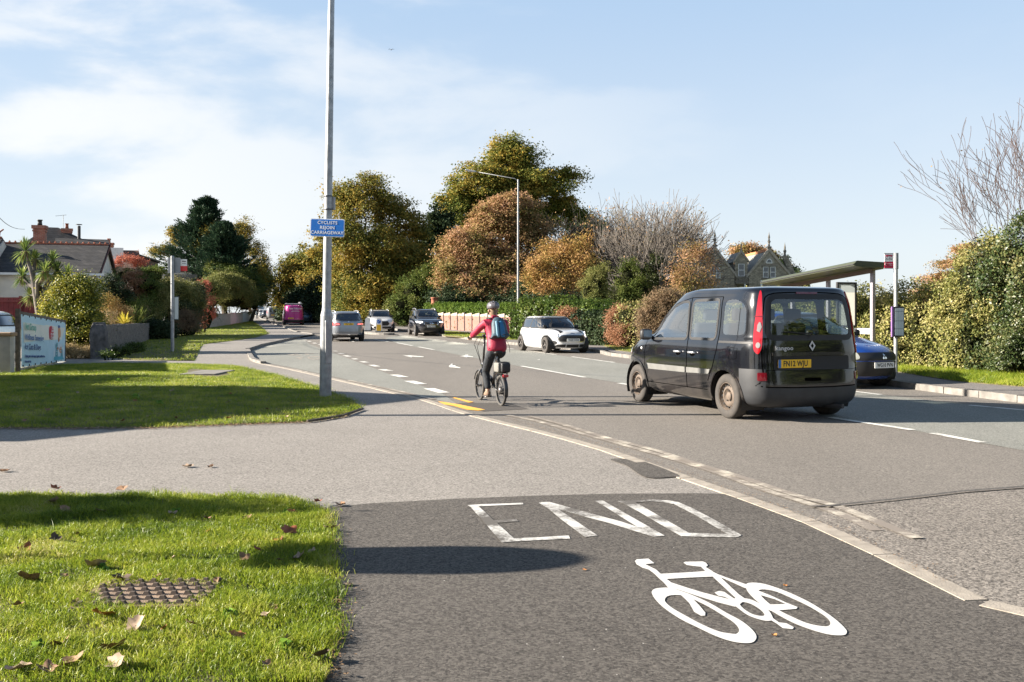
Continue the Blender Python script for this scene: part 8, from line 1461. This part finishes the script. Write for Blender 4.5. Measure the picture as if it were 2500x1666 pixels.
def figure(t, J, mats, helmet=True):
    """J: joint table in the person's own frame; body surface, then clothes over it"""
    g = lambda k, *rr: (J[k],) + rr
    bd = {'pel': g('pel', .09, .075), 'sp1': g('sp1', .115, .085), 'sp2': g('sp2', .135, .085), 'neck0': g('neck0', .055, .055), 'neck1': g('neck1', .048, .05), 'hd': g('hd', .070, .082), 'crown': g('crown', .062, .072)}
    bn = [('pel', 'sp1'), ('sp1', 'sp2'), ('sp2', 'neck0'), ('neck0', 'neck1'), ('neck1', 'hd'), ('hd', 'crown')]
    for s_ in 'LR':
        bd.update({'sh' + s_: g('sh' + s_, .05), 'el' + s_: g('el' + s_, .036), 'wr' + s_: g('wr' + s_, .026), 'hip' + s_: g('hip' + s_, .058), 'kn' + s_: g('kn' + s_, .045), 'an' + s_: g('an' + s_, .036), 'toe' + s_: g('toe' + s_, .028)})
        bn += [('sp2', 'sh' + s_), ('sh' + s_, 'el' + s_), ('el' + s_, 'wr' + s_), ('pel', 'hip' + s_), ('hip' + s_, 'kn' + s_), ('kn' + s_, 'an' + s_), ('an' + s_, 'toe' + s_)]
        W0 = Vector(J['wr' + s_]); D = (W0 - Vector(J['el' + s_])).normalized(); X = Vector((1, 0, 0)) * (1 if s_ == 'R' else -1); P0 = W0 + D * .05; bd['pa' + s_] = (tuple(P0), .030, .018); bn.append(('wr' + s_, 'pa' + s_)); dn = Vector((0, .15, -1)).normalized()
        for k, (o_, l_) in enumerate(((-.030, .026), (-.011, .030), (.009, .029), (.027, .023))):
            a_ = P0 + X * o_ + D * .035; b__ = a_ + D * l_ + dn * .008; c__ = b__ + dn * l_ * .9 - D * .004; e__ = c__ + dn * .006 - D * l_ * .7
            for q, (pp, rr_) in enumerate(((a_, .0095), (b__, .0088), (c__, .0082), (e__, .0072))): bd['f%d%d%s' % (k, q, s_)] = (tuple(pp), rr_)
            bn += [('pa' + s_, 'f%d0%s' % (k, s_)), ('f%d0%s' % (k, s_), 'f%d1%s' % (k, s_)), ('f%d1%s' % (k, s_), 'f%d2%s' % (k, s_)), ('f%d2%s' % (k, s_), 'f%d3%s' % (k, s_))]
        T0 = P0 - X * .034 - D * .01; T1 = T0 - X * .012 + D * .028 + dn * .012; bd['t0' + s_] = (tuple(T0), .0105); bd['t1' + s_] = (tuple(T1), .0085); bn += [('pa' + s_, 't0' + s_), ('t0' + s_, 't1' + s_)]
    body = skin('body', bd, bn, M_SKIN, t, 2)
    hd = Vector(J['hd']); f = (Vector(J['face']) - hd).normalized(); mb = MB(); up = Vector((0, 0, 1)); rt = f.cross(up)
    mb.tube([hd + f * .085 + up * .0, hd + f * .108 - up * .022, hd + f * .088 - up * .034], [.008, .013, .009], 6)
    for sg in (-1, 1): mb.tube([hd + rt * sg * .074 + up * .01, hd + rt * sg * .088 - f * .008, hd + rt * sg * .076 - up * .028], [.012, .016, .009], 6)
    mb.tube([hd + f * .082 - up * .05 + rt * .02, hd + f * .09 - up * .052, hd + f * .082 - up * .05 - rt * .02], .006, 5); mb.build('face', M_SKIN, body, smooth=True); mb = MB()
    for sg in (-1, 1): mb.lathe([(.001, -.011), (.008, -.008), (.011, 0), (.008, .008), (.001, .011)], 8, None, hd + f * .076 + rt * sg * .03 + up * .008)
    mb.build('eyes', pm('eye', (.05, .05, .05), .2), body)
    return body
# joints in the bicycle frame (x right, y forward)
J = {'pel': (0, .21, .90), 'sp1': (0, .24, 1.04), 'sp2': (0, .31, 1.26), 'neck0': (0, .35, 1.37), 'neck1': (0, .37, 1.42), 'hd': (-.005, .395, 1.505), 'crown': (-.005, .39, 1.56), 'face': (-.06, .60, 1.49)}
for s_, sg in (('L', -1), ('R', 1)): J.update({'sh' + s_: (sg * .155, .32, 1.31), 'el' + s_: (sg * .265, .52, 1.15), 'wr' + s_: (sg * .262, .745, 1.088)})
J.update({'hipL': (-.09, .24, .86), 'hipR': (.09, .24, .86), 'knL': (-.105, .47, .51), 'anL': (-.10, .36, .20), 'toeL': (-.105, .47, .155), 'knR': (.11, .62, .74), 'anR': (.10, .38, .53), 'toeR': (.105, .50, .49)})
p = thing('person', 'cyclist in a raspberry red jacket, dark jeans, helmet and tan shoes riding away', 'person', (BX, BY, 0), BR); figure(p, J, None)
jk = {'hem': ((0, .19, .815), .172, .135), 'w': ((0, .215, .93), .178, .14), 'w2': ((0, .245, 1.05), .162, .125), 'c': ((0, .295, 1.22), .182, .12), 'c2': ((0, .33, 1.32), .12, .085), 'n': ((0, .355, 1.385), .072, .066)}; jb = [('hem', 'w'), ('w', 'w2'), ('w2', 'c'), ('c', 'c2'), ('c2', 'n')]
for s_, sg in (('L', -1), ('R', 1)): jk.update({'s' + s_: ((sg * .165, .325, 1.305), .068, .068), 'm' + s_: ((sg * .22, .42, 1.23), .062, .062), 'e' + s_: ((sg * .268, .52, 1.145), .057, .057), 'f' + s_: ((sg * .266, .64, 1.115), .048, .048), 'v' + s_: ((sg * .262, .735, 1.09), .040, .040)}); jb += [('c2', 's' + s_), ('s' + s_, 'm' + s_), ('m' + s_, 'e' + s_), ('e' + s_, 'f' + s_), ('f' + s_, 'v' + s_)]
skin('jacket', jk, jb, M_JKT, p, 2)
hdp = {'a': ((-.07, .33, 1.39), .03), 'b': ((0, .29, 1.40), .04), 'c': ((.07, .33, 1.39), .03)}; skin('hood', hdp, [('a', 'b'), ('b', 'c')], M_JKT, p, 2, 1)
tr = {'p': ((0, .215, .93), .105, .09)}; tb = []
for s_, sg in (('L', -1), ('R', 1)):
    h_, k_, a_ = Vector(J['hip' + s_]), Vector(J['kn' + s_]), Vector(J['an' + s_]); tr.update({'h' + s_: (tuple(h_ + Vector((0, 0, -.04))), .082, .085), 't' + s_: (tuple(h_.lerp(k_, .5)), .082, .085), 'k' + s_: (tuple(k_), .064, .068), 'c' + s_: (tuple(k_.lerp(a_, .4)), .060, .064), 'a' + s_: (tuple(a_ + Vector((0, 0, .03))), .050, .052)}); tb += [('p', 'h' + s_), ('h' + s_, 't' + s_), ('t' + s_, 'k' + s_), ('k' + s_, 'c' + s_), ('c' + s_, 'a' + s_)]
skin('trousers', tr, tb, M_TRS, p, 2)
for s_ in 'LR':
    a_, t_ = Vector(J['an' + s_]), Vector(J['toe' + s_]); sh_ = skin('shoe', {'h': (tuple(a_ + Vector((0, -.055, -.035))), .040, .036), 'm': (tuple(a_ + Vector((0, .02, -.03))), .044, .042), 't': (tuple(t_ + Vector((0, .03, -.002))), .042, .030), 'c': (tuple(a_ + Vector((0, -.01, .03))), .044, .044)}, [('h', 'm'), ('m', 't'), ('m', 'c')], M_SHOE, p, 2, 1)
    mb = MB(); mb.box((a_ + t_) / 2 + Vector((0, -.01, -.045 if s_ == 'L' else -.048)), (.078, .25, .022), (Vector((0, 1, 0)).rotation_difference((t_ + Vector((0, .03, 0)) - (a_ + Vector((0, -.055, -.035)))).normalized())).to_matrix() , bev=.008); mb.build('sole', M_SOLE, sh_, smooth=True)
hd = Vector(J['hd'])
# hair tucked into the hood and showing at the left
hj = {'a': (tuple(hd + Vector((0, -.012, .03))), .074, .074), 'b': (tuple(hd + Vector((-.012, -.028, -.03))), .066, .056), 'c': (tuple(hd + Vector((-.012, -.045, -.095))), .054, .04), 'd': (tuple(hd + Vector((-.01, -.05, -.135))), .04, .03)}
skin('hair', hj, [('a', 'b'), ('b', 'c'), ('c', 'd')], M_HAIR, p, 2)
# helmet: shell with raised ribs and dark vents
def helm():
    bm = bmesh.new(); bmesh.ops.create_uvsphere(bm, u_segments=36, v_segments=20, radius=1)
    for v in bm.verts: v.co = Vector((v.co.x * .100, v.co.y * .132, v.co.z * .088))
    bmesh.ops.delete(bm, geom=[f for f in bm.faces if f.calc_center_median().z < -.030 - .012 * (f.calc_center_median().y < -.05)], context='FACES')
    for v in bm.verts:
        if v.co.z > -.02: v.co *= 1 + .06 * max(0, math.cos(v.co.x * 95)) 
    bmesh.ops.solidify(bm, geom=bm.faces[:], thickness=.012); me = bpy.data.meshes.new('helmet'); bm.to_mesh(me); bm.free(); me.transform(Matrix.Translation(hd + Vector((0, .0, .062))) @ Matrix.Rotation(R(-6), 4, 'X')); return me
hl = link_mesh('helmet', helm(), pm('helmet_grey', (.13, .12, .13), .35, coat=.6), p, True)
mb = MB(); Mh = Matrix.Translation(hd + Vector((0, .0, .062))) @ Matrix.Rotation(R(-6), 4, 'X')
for x_ in (-.068, -.034, 0, .034, .068):
    for (a0, a1) in ((R(30), R(62)), (R(78), R(115)), (R(128), R(158))):
        n = 5; vs = []
        for k in range(n + 1):
            a_ = a0 + (a1 - a0) * k / n; cx_ = math.sqrt(max(0, 1 - (x_ / .105) ** 2)); w_ = .011 * math.sin(math.pi * (k + .4) / (n + .8))
            for sx in (-1, 1): vs.append(Mh @ Vector((x_ + sx * w_, -math.cos(a_) * .1395 * cx_ * -1 if False else math.cos(a_) * .1405 * cx_ * -1, math.sin(a_) * .0945 * cx_ + .001)))
        mb.add(vs, [(2 * k, 2 * k + 1, 2 * k + 3, 2 * k + 2) for k in range(n)])
mb.build('vents', M_RUBBER, hl)
mb = MB(); mb.tube([hd + Vector((sg * .085, .0, .04)) if sg else hd for sg in (-1,)] + [hd + Vector((-.07, .03, -.05)), hd + Vector((-.01, .05, -.09))], .005, 5); mb.build('chin_strap', M_RUBBER, hl)
# rucksack
rs = thing('rucksack', 'blue and teal rucksack worn on the back of the cyclist', 'bag', (BX, BY, 0), BR)
bp = {'b': ((0.005, .06, 1.085), .130, .075), 'm': ((0.005, .095, 1.19), .138, .085), 't': ((0.005, .165, 1.33), .110, .070), 'u': ((0.005, .20, 1.40), .07, .045)}; skin('pack', bp, [('b', 'm'), ('m', 't'), ('t', 'u')], pm('pack_teal', (.035, .075, .10), .6, var=.25, vscale=15, bump=.3, bscale=40), rs, 2, 1)
for nm, x_, w_, m_ in (('front_panel', .02, .042, pm('pack_blue', (.02, .14, .30), .5, var=.2, vscale=20, bump=.3, bscale=50)), ('side_panel', -.055, .026, pm('pack_lightblue', (.14, .28, .38), .6))):
    q = {'a': ((x_ + .0, -.035 + (.012 if x_ < 0 else 0), 1.08), w_, .018), 'b': ((x_, -.008 + (.012 if x_ < 0 else 0), 1.20), w_ * 1.1, .018), 'c': ((x_, .075, 1.345), w_ * .8, .018)}; skin(nm, q, [('a', 'b'), ('b', 'c')], m_, rs, 2, 1)
mb = MB(); [mb.tube([(sg * .09, .20, 1.38), (sg * .135, .31, 1.385), (sg * .145, .42, 1.27), (sg * .13, .38, 1.10), (sg * .13, .14, 1.06)], .012, 6) for sg in (-1, 1)]; mb.tube([(.12, .1, 1.04), (.165, .08, .93), (.175, .09, .84)], .004, 4); mb.box((.03, -.062, 1.13), (.05, .006, .012)); mb.build('strap', M_DARKM, rs, smooth=True)

# pedestrians far off
def walker(label, x, y, h, seed, coat):
    t = thing('person', label, 'person', (x, y, G(y) + .09), R(15)); s = h / 1.75; q = {'pel': (0, 0, .95), 'sp1': (0, 0, 1.08), 'sp2': (0, .01, 1.33), 'neck0': (0, .02, 1.46), 'neck1': (0, .02, 1.51), 'hd': (0, .03, 1.61), 'crown': (0, .03, 1.68), 'face': (0, .3, 1.61)}
    for s_, sg in (('L', -1), ('R', 1)): q.update({'sh' + s_: (sg * .17, .01, 1.40), 'el' + s_: (sg * .22, -.02 - .06 * sg, 1.12), 'wr' + s_: (sg * .22, .08 - .1 * sg, .88), 'hip' + s_: (sg * .09, 0, .92), 'kn' + s_: (sg * .09, .05 + .12 * sg, .50), 'an' + s_: (sg * .09, -.03 + .20 * sg, .09), 'toe' + s_: (sg * .09, .10 + .20 * sg, .04)})
    q = {k: tuple(c_ * s for c_ in v) for k, v in q.items()}; figure(t, q, None)
    jk = {'a': (tuple(Vector(q['pel']) - Vector((0, 0, .1))), .17, .13), 'b': (q['sp1'], .16, .12), 'c': (q['sp2'], .18, .12), 'n': (q['neck0'], .08, .08)}; jb = [('a', 'b'), ('b', 'c'), ('c', 'n')]
    for s_ in 'LR': jk.update({'s' + s_: (q['sh' + s_], .07), 'e' + s_: (q['el' + s_], .055), 'w' + s_: (q['wr' + s_], .04)}); jb += [('c', 's' + s_), ('s' + s_, 'e' + s_), ('e' + s_, 'w' + s_)]
    skin('coat', jk, jb, coat, t, 1)
    tr = {'p': (q['pel'], .14, .12)}; tb = []
    for s_ in 'LR': tr.update({'h' + s_: (q['hip' + s_], .095), 'k' + s_: (q['kn' + s_], .068), 'a' + s_: (q['an' + s_], .055)}); tb += [('p', 'h' + s_), ('h' + s_, 'k' + s_), ('k' + s_, 'a' + s_)]
    skin('trousers', tr, tb, M_TRS, t, 1); mb = MB(); h_ = Vector(q['hd']); mb.lathe([(.001, .11), (.07, .085), (.095, .03), (.09, -.02), (.06, -.05)], 12, None, h_ + Vector((0, -.01, .02))); mb.build('hair', M_SOLE, t, smooth=True)
walker('person in dark clothes walking on the far left pavement beside the grey van', XX(628, 140), 140, 1.78, 1, pm('dark_coat', (.02, .02, .025), .8)); walker('second dark clothed person farther along the left pavement', XX(617, 158), 158, 1.7, 2, pm('dark_coat', (.02, .02, .025), .8))
